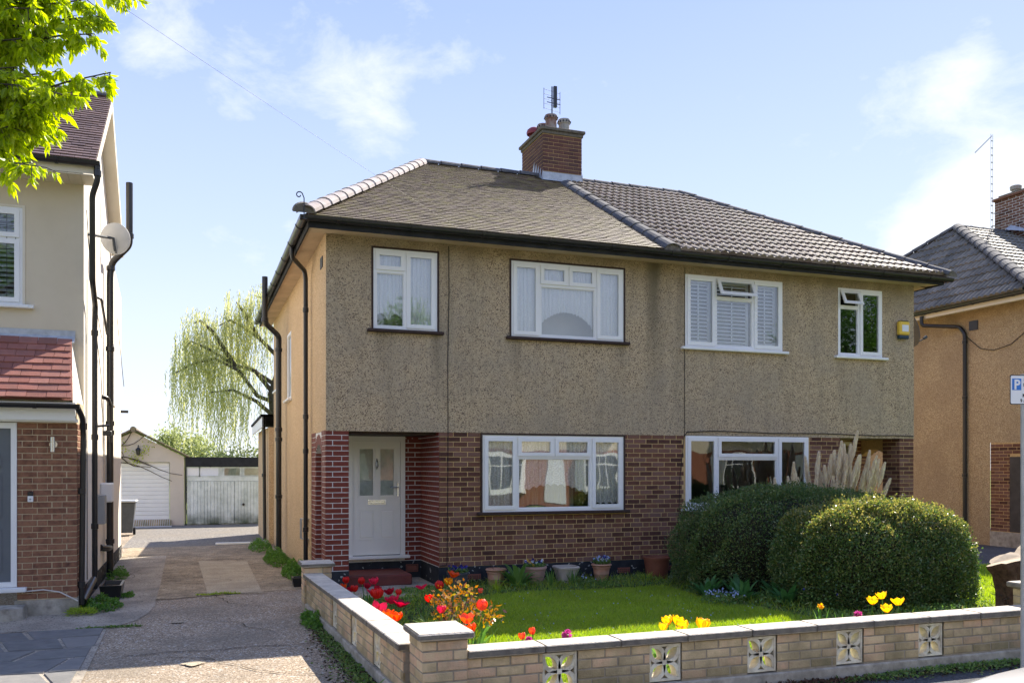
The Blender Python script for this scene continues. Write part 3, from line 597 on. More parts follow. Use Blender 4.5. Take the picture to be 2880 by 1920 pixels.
sheet('yard', [(-1.45,21.3),(2.6,21.3),(2.6,29.3),(-3.2,29.3),(-1.4,26)], .001, 'yard')
sheet('concrete_path', [(-1.34,19.0),(-1.34,12.0),(-3.6,12.0),(-3.6,10.9),(-1.5,10.86),(-.82,10.85),(-.62,11.2),(-.5,11.7),(-.45,12.3),(-.44,14.5),(-.47,19.2)], .002, 'path')
o = sheet('old_concrete', [(-.44,12.86),(.93,13.18),(1.82,13.3),(1.82,21.3),(-1.3,21.35),(-1.3,19.2),(-.46,19.2)], .0005, 'drive_old')
sheet('concrete_patch', [(.22,13.22),(.96,13.0),(1.0,17.5),(.13,17.85)], .005, 'patch')
for i, (y0, x0, x1) in enumerate(((15.2,-.42,.18),(17.95,-.42,1.1),(12.83,-.45,.9),(19.3,-1.2,1.2),(9.15,-.6,1.2))):   # open joints between the bays
    w = B(); V = []; n = 9
    for j in range(n+1):
        x = x0+(x1-x0)*j/n; yy = y0+.04*sin(j*1.7+i)+.25*(x-x0)*(i == 2)
        V += [(x, yy, .0065), (x, yy+.018+.01*sin(j*3), .0065)]
    w.raw(V, [(2*j, 2*j+2, 2*j+3, 2*j+1) for j in range(n)]).out('joint', 'soil')['kind'] = 'structure'
random.seed(44)
for i, (x, y, a, n) in enumerate(((-.3,10.6,.3,16),(.9,11.8,2.6,14),(-.2,8.9,-.1,18),(.6,14.6,1.9,10),(-.9,15.5,1.4,12),(.2,20.2,.2,14))):
    b = B(); V = []
    for j in range(n): V += [(x, y, .0085), (x+.006*sin(j*2.1)+.009, y+.007, .0085)]; x += .11*cos(a); y += .11*sin(a); a += random.uniform(-.45,.45)
    b.raw(V, [(2*j, 2*j+2, 2*j+3, 2*j+1) for j in range(n-1)]).out('crack', 'soil')['kind'] = 'structure'
def blot(name, c, r, mt, z, n=26, sy=1.):
    b = B(); b.raw([(c[0]+r*(1+.25*sin(3*g+c[0])+.15*sin(7*g))*cos(g), c[1]+sy*r*(1+.2*sin(4*g+c[1]))*sin(g), z) for g in [2*PI*i/n for i in range(n)]], [tuple(range(n))]).out(name, mt)['kind'] = 'structure'
blot('cement_splash', (.02,8.55), .09, 'patch', .010); blot('cement_splash', (-.15,10.9), .07, 'patch', .010); blot('cement_splash', (-1.75,8.75), .12, 'patch', .024, sy=.5)
n_ = 5200; t_ = rng.random(n_); yy_ = 6.3+t_*4.6; xx_ = 1.50-.03*(yy_-6.5)-np.abs(rng.normal(0,.12,n_))*(1.6-1.2*t_); C_ = np.column_stack([xx_, yy_, rng.uniform(.004,.014,n_)]); D_ = rng.normal(size=(n_,3)); D_[:,2] *= .12
tag(soup('leaf_litter', leafquads(C_, D_, rng.uniform(.012,.045,n_), rng.uniform(.008,.02,n_), .05), ['hcore','stump','bed'], None, rng.integers(0,3,n_), 'stuff'), 'dark leaf litter and grit along the foot of the side wall', 'leaf litter')
n_ = 2600; C_ = np.column_stack([rng.uniform(3.2,8.2,n_), 6.07-np.abs(rng.normal(0,.10,n_)), rng.uniform(.0,.012,n_)]); D_ = rng.normal(size=(n_,3)); D_[:,2] *= .12
tag(soup('leaf_litter', leafquads(C_, D_, rng.uniform(.012,.045,n_), rng.uniform(.008,.02,n_), .05), ['hcore','stump','bed'], None, rng.integers(0,3,n_), 'stuff'), 'brown leaf litter on the pavement below the front wall', 'leaf litter')
# crazy paving: each slab its own piece
pv = sheet('paving', [(-3.9,6.3),(-.86,8.0),(-.88,10.75),(-1.95,10.84),(-3.9,10.86)], .003, 'path')
PC = Pieces('paving'); random.seed(11)
def inset(poly, k):
    c = Vector((sum(p[0] for p in poly)/len(poly), sum(p[1] for p in poly)/len(poly))); return [(p[0]+(c.x-p[0])/max(.01,(Vector(p)-c).length)*k, p[1]+(c.y-p[1])/max(.01,(Vector(p)-c).length)*k) for p in poly]
yb = [6.4,6.98,7.5,8.1,8.62,9.2,9.7,10.3,10.8]; rightx = lambda y: -.9+.02*(y-10)+(0 if y > 8 else (8-y)*-1.2*.5)
for r in range(len(yb)-1):
    x = -3.9; cuts = [x]
    while x < rightx(yb[r])-.75: x += random.uniform(.45,.85); cuts.append(x)
    cuts.append(rightx((yb[r]+yb[r+1])/2))
    sk = [random.uniform(-.09,.09) for _ in cuts]; sk[-1] = 0
    for i in range(len(cuts)-1):
        j0 = (random.uniform(-.04,.04)); a, c = cuts[i], cuts[i+1]
        poly = [(a+sk[i], yb[r]+.03*sin(a*5+r)), (c+sk[i+1], yb[r]+.03*sin(c*5+r)), (c-sk[i+1], yb[r+1]+.03*sin(c*5+r+1)), (a-sk[i], yb[r+1]+.03*sin(a*5+r+1))]
        q = inset(poly, .028); z = .012+random.uniform(-.002,.004); n = len(q); q2 = inset(poly, .036)
        V = [(p[0], p[1], z) for p in q2]+[(p[0], p[1], 0) for p in q]
        PC.add('slab', pv, V, [tuple(range(n))]+[((j+1)%n, j, n+j, n+(j+1)%n) for j in range(n)], Matrix.Identity(4), 'slab', .5, V[0], None, ('s', r, i))
PC.flush()
# garden
sheet('garden_soil', [(1.56,6.25),(12.6,6.25),(12.6,12.8),(3.1,12.8),(2.05,12.3),(1.45,11.3)], .012, 'soil')
LAWN = [(2.2,6.6),(7.3,6.45),(7.05,7.6),(6.76,8.65),(6.5,9.8),(6.57,11.48),(4.0,11.55),(3.25,11.2),(3.0,10.4),(2.85,8.8),(2.3,7.6)]
sheet('lawn', LAWN, .03, 'lawnbase')
LAWN2 = [(9.6,6.45),(15.5,6.45),(15.5,11.8),(12.4,12.05),(10.7,12.1),(9.4,9.4)]
sheet('neighbour_lawn', LAWN2, .031, 'lawnbase')
sheet('neighbour_drive', [(12.55,12.05),(22,11.4),(22,24),(12.55,24)], .02, 'tarmac')
sheet('porch_path', [(2.05,12.3),(3.45,12.35),(3.45,13.85),(2.1,13.85)], .03, 'path')
sheet('garden_path', [(1.62,11.9),(2.6,11.7),(3.6,12.1),(3.5,12.74),(2.0,12.74),(1.5,12.3)], .026, 'path')
def inpoly(P, poly):
    x, y = P[:,0], P[:,1]; r = np.zeros(len(P), bool); n = len(poly)
    for i in range(n):
        (x1, y1), (x2, y2) = poly[i], poly[(i+1)%n]
        c = ((y1 > y) != (y2 > y)) & (x < (x2-x1)*(y-y1)/(y2-y1+1e-12)+x1); r ^= c
    return r
def blades(name, poly, n, h, z, mt, wide=.006, lean=.4):
    P = np.array(poly); lo, hi = P.min(0), P.max(0)
    X = rng.uniform(lo, hi, (int(n*1.6), 2)); X = X[inpoly(X, poly)][:n]; m = len(X)
    hh = h*rng.uniform(.5,1.25,m)*(1+.3*np.sin(X[:,0]*3.1)*np.sin(X[:,1]*2.3)); a = rng.uniform(0, 2*PI, m); ln = rng.normal(0, lean, (m,2))*hh[:,None]
    b = np.column_stack([X, np.full(m, z)]); d = np.column_stack([np.cos(a), np.sin(a), np.zeros(m)])*wide
    t = b+np.column_stack([ln, hh]); V = np.stack([b-d, b+d, t], 1)
    return soup(name, V, mt, kind='stuff')
o = blades('grass', LAWN, 95000, .042, .03, 'grass', .0055)
tag(o, 'short mown lawn filling the front garden', 'grass')
o = blades('long_grass', LAWN, 2600, .075, .03, 'iris', .004, .7); tag(o, 'scattered longer blades in the lawn', 'grass')
n_ = 260; X_ = rng.uniform((2.4,6.6),(6.8,11.4),(n_,2)); X_ = X_[inpoly(X_, LAWN)]; n_ = len(X_); D_ = rng.normal(size=(n_,3)); D_[:,2] *= .2
tag(soup('fallen_petals', leafquads(np.column_stack([X_, np.full(n_,.062)]), D_, .02, .015, .05), 'fmn', None, None, 'stuff'), 'tiny pale petals and daisies scattered on the lawn', 'petals')
o = blades('grass', LAWN2, 30000, .06, .03, 'grass', .009); tag(o, 'sunlit rough grass right of the big hedge', 'grass')

# ------------------------------------------------------------------ semi-detached house
XL, XR, YF, YB, ZE = 1.81, 12.52, 12.74, 21.2, 5.2
H = thing('semi_detached_house', 'pair of pebbledashed semi-detached houses with hipped tiled roof and brick ground floor', 'house', (7.165, YF, 0))
P = Pieces('house')
wins = [(2.49,3.45,3.805,4.98),(4.623,6.549,3.80,4.97),(7.69,9.617,3.785,4.99),(10.803,11.784,3.77,4.98)]
lw = [(4.158,6.549,1.11,2.285),(7.70,10.165,1.11,2.322)]
b = B(); facade(b, (0,YF,0), (1,0,0), XL, XR, 2.315, ZE+.05, wins, .10); 
b.raw([(XL,YF,2.315),(XR,YF,2.315),(XR,13.85,2.315),(XL,13.85,2.315)], [(0,3,2,1)])
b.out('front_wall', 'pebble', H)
b = B(); facade(b, (XL,YB,0), (0,-1,0), 0, YB-14.3, -.1, 2.315, [(YB-18.12+0,YB-17.45,3.1,4.4)][:0], .1)
facade(b, (XL,YB,0), (0,-1,0), 0, YB-YF, 2.315, ZE+.05, [(YB-18.15,YB-17.4,3.12,4.42),(YB-20.6,YB-19.9,3.5,4.45)], .1)
b.raw([(XL,YB,-.1),(XR,YB,-.1),(XR,YB,ZE),(XL,YB,ZE)], [(3,2,1,0)])
b.raw([(XR,14.3,-.1),(XR,YB,-.1),(XR,YB,2.315),(XR,14.3,2.315)], [(0,1,2,3)]); b.raw([(XR,YF,2.315),(XR,YB,2.315),(XR,YB,ZE),(XR,YF,ZE)], [(0,1,2,3)])
b.out('side_wall', 'pebble_side', H)
# brick ground floor
mw = B(); YM = YF+.014
facade(mw, (0,YM,0), (1,0,0), 3.479, 10.83, .3, 2.314, lw, .10)
bw = mw.out('brick_wall', 'mortar', H)
hol = [(h[0]-3.479-.03, h[1]-3.479+.03, h[2]-.05, h[3]+.1) for h in lw]
brickwork(P, bw, (3.479,YM,0), (1,0,0), 7.351, .3, 1.05, 'brick', 'flemish', hol)
brickwork(P, bw, (3.479,YM,0), (1,0,0), 7.351, 1.05, 2.31, 'brick', 'stretcher', hol)
B().box(3.47, 10.84, YF-.004, YF+.3, -.1, .3).out('plinth', 'plinth', H)
# porches (left painted red, right plain): pier, arched side opening, recess
def porch(mx, brick, mortar, W1=2.132, W2=3.479, nm='left'):
    X = lambda x: x if mx == 1 else 14.33-x
    f = lambda x, y, z: (X(x), y, z)
    b = B(f); y0, y1, yb = YM, 13.17, 13.85
    b.box(XL+.002, W1, y0, y1, .29, 2.313)                       # pier
    b.box(XL+.002, XL+.22, yb, 14.3, .29, 2.313)                 # rear jamb
    b.box(XL+.222, W2, yb, yb+.1, .29, 2.313)                    # back wall
    b.box(W2-.0, W2+.1, y0+.02, yb+.1, .29, 2.313)               # inner return
    n = 8; yc = (y1+yb)/2; hw = (yb-y1)/2                         # segmental arch over the side opening
    za = lambda y: 2.0+.13*(1-((y-yc)/hw)**2)
    V = []; 
    for i in range(n+1): y = y1+(yb-y1)*i/n; V += [(XL+.002, y, za(y)), (XL+.002, y, 2.313), (XL+.22, y, za(y)), (XL+.22, y, 2.313)]
    F = []
    for i in range(n): a = 4*i; F += [(a, a+4, a+5, a+1), (a+2, a+3, a+7, a+6), (a, a+2, a+6, a+4)]
    b.raw(V, F)
    w = b.out('porch_wall', mortar, H)
    z0 = .305
    k = 'brick'
    def bwk(o, u, L_, **q):
        if mx == 1: brickwork(P, w, o, u, L_, z0, 2.31, brick, **q)
        else:   # mirrored: start from the other end
            o2 = Vector(o)+Vector(u)*L_; o2.x = 14.33-o2.x; u2 = Vector((u[0], -u[1], 0)); brickwork(P, w, o2, u2, L_, z0, 2.31, brick, **q)
    bwk((XL,YM,0), (1,0,0), W1-XL, bond='pier')
    bwk((XL,y1,0), (0,-1,0), y1-YM, bond='stretcher', start=1)
    bwk((XL,14.3,0), (0,-1,0), 14.3-yb, bond='stretcher'); bwk((XL+.004,yb,0), (1,0,0), .214, bond='stretcher')
    bwk((XL+.222,yb,0), (1,0,0), W2-XL-.222, bond='stretcher', holes=[(2.30-XL-.222, 3.21-XL-.222, 0, 2.29)])
    bwk((W2,yb,0), (0,-1,0), yb-YM, bond='header')
    bwk((W1,YM,0), (0,1,0), y1-YM, bond='stretcher')
    j = 0; y = y1
    while y < yb-.03:   # soldier bricks of the arch
        zt = za(y+.035); V, F = brickmesh(.062, .15); 
        if mx == 1: Mx = basis((XL-.006, y+.066, zt+.004), (0,-1,0), (1,0,0), (0,0,1))
        else: Mx = basis((14.33-XL+.006, y, zt+.004), (0,1,0), (-1,0,0), (0,0,1))
        P.add('brick', w, V, F, Mx, brick, .1, (.03,0,.07), (0,-1,0), 'soldier'); y += .075
    B(f).box(XL-.004, W1+.004, YF-.004, y1+.004, -.1, .3).box(XL-.004, XL+.224, yb-.004, 14.3, -.1, .3).box(XL+.224, W2, yb-.006, yb+.1, -.1, .3).box(W2-.004, W2+.1, YF+.3, yb-.007, -.1, .3).out('plinth', 'plinth', H)
porch(1, 'brick_red', 'mortar_w'); porch(-1, 'brick', 'mortar')
B().box(2.14, 3.47, 12.9, 13.83, 2.28, 2.312).out('porch_ceiling', 'brownpaint', H)
for i in range(12): B().box(2.17+i*.107, 2.255+i*.107, 13.838, 13.848, 2.232, 2.30).out('dentil', 'brick_red', H)
# front door
def front_door(parent, xf, x0, x1, z0, z1):
    b = B(xf); b.box(x0, x0+.075, -.03, .05, z0, z1).box(x1-.075, x1, -.03, .05, z0, z1).box(x0+.075, x1-.075, -.03, .05, z1-.08, z1)
    d = b.out('door_frame', 'door', parent)
    B(xf).cbox(x0-.03, x1+.07, -.09, .05, z0-.05, z0, .008).out('threshold', 'white', parent)
    a, e = x0+.08, x1-.08; f, g = z0+.012, z1-.085; w = e-a; gz0, gz1 = z0+.945, g-.115; gx = [(a+.10, a+w/2-.055), (a+w/2+.055, e-.10)]


    b2 = B(); facade(b2, xf(0,-.012,0), Vector(xf(1,0,0))-Vector(xf(0,0,0)), a, e, f, g, [(p, q, gz0, gz1) for p, q in gx], .03)
    leaf = b2.out('door_leaf', 'door', parent)
    for p, q in gx:
        B(xf).ring(p-.035, q+.035, gz0-.035, gz1+.035, .018, -.022, -.012).ring(p-.012, q+.012, gz0-.012, gz1+.012, .016, -.019, -.011).out('glazing_trim', 'door', leaf)
        B(xf).raw([(p,.008,gz0),(q,.008,gz0),(q,.008,gz1),(p,.008,gz1)], [(0,1,2,3)]).out('door_pane', 'glass_d', leaf)
        B(xf).raw([(p,.2,gz0),(q,.2,gz0),(q,.2,gz1),(p,.2,gz1)], [(0,1,2,3)]).out('inner_blind', 'room_dark', leaf)
        lo, hi = f+.24, gz0-.21
        B(xf).ring(p-.02, q+.02, lo, hi, .016, -.021, -.012).cbox(p+.012, q-.012, -.022, -.008, lo+.032, hi-.032, .009).out('raised_panel', 'door', leaf)
    mz = gz0-.10
    B(xf).ring((a+e)/2-.14, (a+e)/2+.14, mz-.035, mz+.035, .012, -.028, -.012).cbox((a+e)/2-.125, (a+e)/2+.125, -.024, -.013, mz-.02, mz+.02, .004).out('letterbox', 'steel', leaf)
    kx = (a+e)/2; kz = gz1-.24
    b = B(xf); b.tube([(kx,-.02,kz+.08),(kx,-.045,kz+.03),(kx,-.05,kz-.03),(kx,-.02,kz-.08)], [.008,.018,.022,.008], 8); b.out('knocker', 'steel', leaf)
    hx = e-.035; b = B(xf); b.cbox(hx-.016, hx+.016, -.024, -.012, gz0-.02, gz0+.20, .004).tube([(hx,-.03,gz0+.13),(hx,-.06,gz0+.13),(hx-.03,-.065,gz0+.13),(hx-.13,-.06,gz0+.132)], .009, 8); b.out('door_handle', 'steel', leaf)
    B(xf).box(a, e, -.004, .02, z0, f).out('door_gap', 'black', leaf)
xf, _, _ = frame_xf((0,13.83,0), (1,0,0)); DR = B(); 
dr = B(xf).box(2.30, 3.21, .06, .1, .36, 2.29).out('front_door', 'door', H); dr['label'] = 'white panelled front door with two narrow panes'
front_door(dr, xf, 2.30, 3.21, .40, 2.285)
xf2, _, _ = frame_xf((0,13.83,0), (1,0,0))
dr = B(xf2).ring(11.12, 12.03, .36, 2.285, .07, -.03, .05).out('side_door', 'cream', H); B(xf2).raw([(11.18,.0,.4),(11.96,.0,.4),(11.96,.0,2.2),(11.18,.0,2.2)], [(0,1,2,3)]).out('pane', 'glass_d', dr); B(xf2).raw([(11.18,.3,.4),(11.96,.3,.4),(11.96,.3,2.2),(11.18,.3,2.2)], [(0,1,2,3)]).out('blind', 'room_dark', dr)
B().cbox(2.16, 3.13, 12.99, 13.82, .02, .19, .02).out('door_step', 'stepred', H)
for x in (3.33,): B().ring(x-.1, x+.1, .12, .24, .012, 13.83, 13.85).box(x-.08, x+.08, 13.838, 13.85, .14, .22).out('air_vent', 'vent', H)
for x in (4.02, 6.55, 7.45):
    b = B(); b.box(x-.11, x+.11, YF-.012, YF-.003, .10, .18); b.out('air_brick', 'vent', H)
    q = B(); [q.box(x-.1+i*.036, x-.085+i*.036, YF-.016, YF-.011, .115+j*.03, .13+j*.03) for i in range(6) for j in range(2)]; q.out('vent_holes', 'black', H)['kind'] = 'stuff'
# windows of the front
O = (0,YF,0); U = (1,0,0)
w1, f1 = window(H, O, U, 2.49, 3.45, 3.805, 4.98, [(2.49,2.97,3.805,4.66,'fix'),(2.49,2.97,4.66,4.98,'sash'),(2.97,3.45,3.805,4.98,'sash')], 'upper left window with net curtains', depth=.45)
curtain(w1, f1, 2.5, 2.96, 4.96, lambda x: 3.95+.10*abs(sin((x-2.5)*14)), mt='net'); curtain(w1, f1, 2.98, 3.44, 4.96, 3.87, mt='net')
w2, f2 = window(H, O, U, 4.623, 6.549, 3.80, 4.97, [(4.623,5.096,3.80,4.97,'sash'),(5.096,6.06,3.80,4.63,'fix'),(5.096,5.578,4.63,4.97,'sash'),(5.578,6.06,4.63,4.97,'sash'),(6.06,6.549,3.80,4.97,'sash')], 'wide upper window with net curtains drawn up in the middle', depth=.45)
arch = lambda x, a, c, lo, hi: lo+(hi-lo)*max(0, 1-((x-(a+c)/2)/((c-a)/2))**2)**.8
curtain(w2, f2, 4.64, 5.09, 4.95, 3.85, mt='net'); curtain(w2, f2, 6.07, 6.54, 4.95, 3.85, mt='net')
curtain(w2, f2, 5.1, 6.05, 4.95, lambda x: arch(x, 5.1, 6.05, 3.95, 4.22)+.02*abs(sin(x*60)), mt='net')
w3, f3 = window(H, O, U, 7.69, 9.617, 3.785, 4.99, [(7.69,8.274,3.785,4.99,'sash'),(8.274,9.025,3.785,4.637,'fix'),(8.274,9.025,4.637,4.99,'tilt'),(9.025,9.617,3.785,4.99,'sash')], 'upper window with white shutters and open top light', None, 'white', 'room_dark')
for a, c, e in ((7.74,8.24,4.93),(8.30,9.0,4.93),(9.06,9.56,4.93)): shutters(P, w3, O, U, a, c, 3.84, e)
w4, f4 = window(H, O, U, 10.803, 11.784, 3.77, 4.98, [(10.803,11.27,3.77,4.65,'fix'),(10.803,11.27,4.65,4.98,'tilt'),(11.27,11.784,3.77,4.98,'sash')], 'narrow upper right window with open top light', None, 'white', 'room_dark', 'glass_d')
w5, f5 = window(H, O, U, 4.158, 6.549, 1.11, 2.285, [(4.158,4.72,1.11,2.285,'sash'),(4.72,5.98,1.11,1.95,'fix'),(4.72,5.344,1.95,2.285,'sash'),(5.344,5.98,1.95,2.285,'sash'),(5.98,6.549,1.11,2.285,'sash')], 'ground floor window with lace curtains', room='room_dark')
curtain(w5, f5, 4.17, 4.72, 2.26, 1.17, mt='net_thin'); curtain(w5, f5, 5.99, 6.54, 2.26, lambda x: 1.2+.03*abs(sin(x*30)), mt='net_thin')
sc = lambda x: arch(x, 4.6, 6.1, 1.22, 1.5)+.035*abs(sin(x*26))
curtain(w5, f5, 4.73, 5.98, 2.26, sc, mt='net_thin')
b = B(f5); V = []; n = 120                                     # lace hem
for i in range(n+1): x = 4.73+1.25*i/n; V += [(x, .095, sc(x)), (x, .095, sc(x)+.10+.02*sin(x*52))]
b.raw(V, [(2*i, 2*i+2, 2*i+3, 2*i+1) for i in range(n)]).out('lace_hem', 'net', w5)
curtain(w5, f5, 4.9, 5.9, 2.2, 1.05, d=.5, mt='drape', waves=9, amp=.03, nm='drape')
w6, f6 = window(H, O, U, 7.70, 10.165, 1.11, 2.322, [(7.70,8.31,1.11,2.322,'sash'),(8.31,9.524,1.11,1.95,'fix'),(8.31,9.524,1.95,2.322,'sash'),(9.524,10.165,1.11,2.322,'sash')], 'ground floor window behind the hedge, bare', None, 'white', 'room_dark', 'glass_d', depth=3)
# side windows
OS = (XL,YB,0); US = (0,-1,0)
ws, _ = window(H, OS, US, YB-18.15, YB-17.4, 3.12, 4.42, [(YB-18.15,YB-17.4,3.12,4.42,'fix')], 'narrow side window', None, 'white')
ws, _ = window(H, OS, US, YB-20.6, YB-19.9, 3.5, 4.45, [(YB-20.6,YB-19.9,3.5,4.45,'fix')], None, None, 'white')
B().box(XL-.012, XL+.01, 13.05, 13.28, 4.72, 4.88).out('air_vent', 'greypot', H)
q = B(); [q.tube([(XL-.12, 14.62+i*.05, .62),(XL-.12, 14.62+i*.05, .95)], .004, 5) for i in range(6)]; q.box(XL-.12, XL, 14.62, 14.87, .95, .955).box(XL-.12, XL, 14.62, 14.87, .62, .625); q.out('flue_guard', 'galv', H)

# ---- roof
EX0, EX1, EY0, EY1 = 1.45, 12.88, 12.28, 21.60; RZ = 7.76; RX0, RX1, RY = 4.28, 10.05, 16.94; ez = 5.22
b = B(); b.raw([(EX0,EY0,ez),(EX1,EY0,ez),(EX1,EY1,ez),(EX0,EY1,ez),(RX0,RY,RZ),(RX1,RY,RZ)], [(0,1,5,4),(1,2,5),(2,3,4,5),(3,0,4)])
roof = b.out('roof', 'tile_dark', H)
vf = (0, RY-EY0, RZ-ez); T = Vector(vf).length; run = RX0-EX0
slope(P, roof, (EX0,EY0,ez), (1,0,0), vf, 5.715, T, lambda t: (run*t/T+.03, 5.66), .1, .165, platemesh, 'tile')
slope(P, roof, (7.165,EY0,ez), (1,0,0), vf, 5.715, T, lambda t: (.06, 5.715-run*t/T-.03), .325, .30, rollmesh, 'tile_dark', lap=.05, stagger=False, kind='interlocking_tile')
vl = (run, 0, RZ-ez); TL = Vector(vl).length; LL = EY1-EY0
slope(P, roof, (EX0,EY1,ez), (0,-1,0), vl, LL, TL, lambda t: (LL/2*t/TL+.05, LL-LL/2*t/TL-.05), .1, .165, platemesh, 'tile')
ridge(P, roof, (RX0-.05,RY,RZ+.0), (6.74,RY,RZ+.0), .13, .42, 'ridge_dark')
ridge(P, roof, (7.58,RY,RZ+.0), (RX1,RY,RZ+.0), .13, .42, 'ridge_dark')
ridge(P, roof, (EX0+.02,EY0-.04,ez+.04), (RX0,RY,RZ+.02), .135, .33, 'hip_pink', kind='hip_tile')
ridge(P, roof, (EX1-.02,EY0-.04,ez+.02), (RX1,RY,RZ+.02), .125, .42, 'ridge_dark', kind='hip_tile')
ridge(P, roof, (7.17,EY0-.02,ez+.01), (7.17,16.5,7.53), .14, .45, 'ridge_dark', kind='party_tile')
for p, r, mt in (((EX0+.0,EY0-.06,ez+.03), .155, 'mortarcap'), ((7.17,EY0-.035,ez+.0), .14, 'mortarcap'), ((EX1-.0,EY0-.06,ez+.0), .13, 'mortarcap')):
    n = 12; V = [(p[0]+r*cos(PI*i/n), p[1], p[2]+r*sin(PI*i/n)*.85) for i in range(n+1)]+[(p[0]+r*cos(PI*i/n), p[1]+.12, p[2]+r*sin(PI*i/n)*.85+.05) for i in range(n+1)]
    B().raw(V, [tuple(range(n+1))]+[(i+1, i, n+1+i, n+2+i) for i in range(n)]).out('end_cap', mt, roof)
# hip iron with a scroll
pts = [(EX0-.01,EY0-.08,ez-.06),(EX0-.01,EY0-.08,ez+.22),(EX0-.03,EY0-.08,ez+.27)]
c = Vector((EX0-.075,EY0-.08,ez+.255))
for i in range(15): g = .4+i*.42; rr = .05-.0024*i; pts.append((c.x+rr*cos(g), c.y, c.z+rr*sin(g)))
B().tube(pts, .008, 6).out('hip_iron', 'black', roof)
# fascia, soffit, gutters
b = B(); b.box(EX0+.06, EX1-.06, EY0+.06, EY0+.085, 5.09, 5.225).box(EX0+.06, EX0+.085, EY0+.085, EY1-.06, 5.09, 5.225).box(EX1-.085, EX1-.06, EY0+.085, EY1-.06, 5.09, 5.225)
b.out('fascia', 'felt', H)
b = B(); b.raw([(EX0+.085,EY0+.085,5.105),(EX1-.085,EY0+.085,5.105),(EX1-.085,YF-.0,5.13),(EX0+.085,YF,5.13)], [(0,1,2,3)][::-1])
b.raw([(EX0+.085,YF+.0005,5.13),(XL,YF+.0005,5.15),(XL,EY1,5.15),(EX0+.085,EY1,5.105)], [(0,1,2,3)])
b.raw([(XR,YF+.0005,5.15),(EX1-.085,YF+.0005,5.105),(EX1-.085,EY1,5.105),(XR,EY1,5.15)], [(0,1,2,3)])
b.out('soffit', 'soffit', H)
gutter(H, (EX0-.06,EY0+.0,5.225), (EX1+.06,EY0+.0,5.20), .066, brackets=11)
gutter(H, (EX0+.0,EY0-.05,5.225), (EX0+.0,EY1,5.20), .062, brackets=9)
gutter(H, (EX1-.0,EY0+.0,5.20), (EX1-.0,EY1,5.20), .062, brackets=5)
pipe(H, 'downpipe', [(1.46,13.9,5.18),(1.46,13.9,5.02),(1.70,14.33,4.92),(1.72,14.36,4.8),(1.72,14.36,.02)], .036, collars=[(1.72,14.36,4.3),(1.72,14.36,2.6),(1.72,14.36,.8),(1.72,14.36,2.05)])
pipe(H, 'soil_pipe', [(1.36,17.9,5.52),(1.36,17.9,4.62),(1.66,18.25,4.42),(1.66,18.3,4.2),(1.66,18.3,.05)], .055, collars=[(1.36,17.9,4.68),(1.66,18.3,4.15),(1.66,18.3,2.55),(1.66,18.3,2.35),(1.66,18.3,1.2)])
pipe(H, 'downpipe', [(1.6,21.6,3.0),(1.62,21.6,2.6),(1.64,21.6,.05)], .04, collars=[(1.6,21.6,2.75),(1.62,21.6,1.6)])
# rear extension
b = B(); b.box(1.70, 6.5, YB+.002, 24.6, -.1, 2.72); b.out('rear_extension', 'pebble_side', H)
b = B(); b.raw([(1.55,YB+.01,2.72),(1.55,24.75,2.66),(1.55,24.75,2.86),(1.55,YB+.01,2.96),(1.58,YB+.01,2.72),(1.58,24.75,2.66),(1.58,24.75,2.86),(1.58,YB+.01,2.96)], [(0,3,2,1),(4,5,6,7),(3,7,6,2),(0,1,5,4),(1,2,6,5)]).out('bargeboard', 'white', H)
b = B(); b.raw([(1.52,YB+.01,2.97),(6.5,YB+.01,2.97),(6.5,24.8,2.87),(1.52,24.8,2.87),(1.52,YB+.01,3.02),(6.5,YB+.01,3.02),(6.5,24.8,2.92),(1.52,24.8,2.92)], [(4,5,6,7),(3,7,4,0),(2,6,7,3),(0,1,2,3)]).out('flat_roof', 'felt', H)
# cables down the front
def cable(parent, name, pts, r=.006, mt='wire'): return B().tube(pts, r, 5).out(name, mt, parent)
cable(H, 'cable', [(3.625,YF-.012,5.1),(3.63,YF-.014,4.4),(3.61,YF-.012,3.4),(3.615,YF-.014,2.4),(3.61,YF-.01,1.2),(3.60,YF-.01,.36),(3.585,YF-.01,.325),(3.49,YF-.01,.325)])
cable(H, 'cable', [(7.66,YF-.04,5.08),(7.66,YF-.03,4.4),(7.665,YF-.02,3.7),(7.67,YF-.012,3.0),(7.67,YF-.012,2.36),(7.64,YF-.012,2.1),(7.58,YF-.012,1.6),(7.56,YF-.012,.9),(7.55,YF-.01,.35)], .005)
cable(H, 'cable', [(7.66,YF-.012,2.30),(7.72,YF-.012,2.375),(8.3,YF-.014,2.40),(9.4,YF-.012,2.375),(10.5,YF-.012,2.385),(11.6,YF-.012,2.36),(12.0,YF-.012,2.37),(12.5,YF-.012,2.36)], .008)
#cable(roof, 'roof_cable', [(3.38,15.47,6.98),(3.45,14.9,6.70),(3.5,14.0,6.21),(3.56,13.1,5.72),(3.62,12.3,5.28)], .010, 'wirew')
# chimney
ch = B(); cx0, cx1, cy0, cy1, cz0, cz1 = 6.735, 7.59, 16.65, 17.85, 7.0, 8.63
ch.box(cx0, cx1, cy0, cy1, cz0, cz1); C = ch.out('chimney', 'mortar', H)
for o_, u_, L_, st in (((cx0,cy0,0),(1,0,0),cx1-cx0,0),((cx0,cy1,0),(0,-1,0),cy1-cy0,1),((cx1,cy0,0),(0,1,0),cy1-cy0,1)):
    brickwork(P, C, o_, u_, L_, 7.3, 8.58, 'brick_ch', 'stretcher', start=st, joint=.009, kind='chimney_brick')
b = B(); b.cbox(cx0-.03, cx1+.03, cy0-.03, cy1+.03, 8.585, 8.65, .008); b.cbox(cx0-.065, cx1+.065, cy0-.065, cy1+.065, 8.652, 8.715, .01); b.out('corbel', 'mortarcap', C)
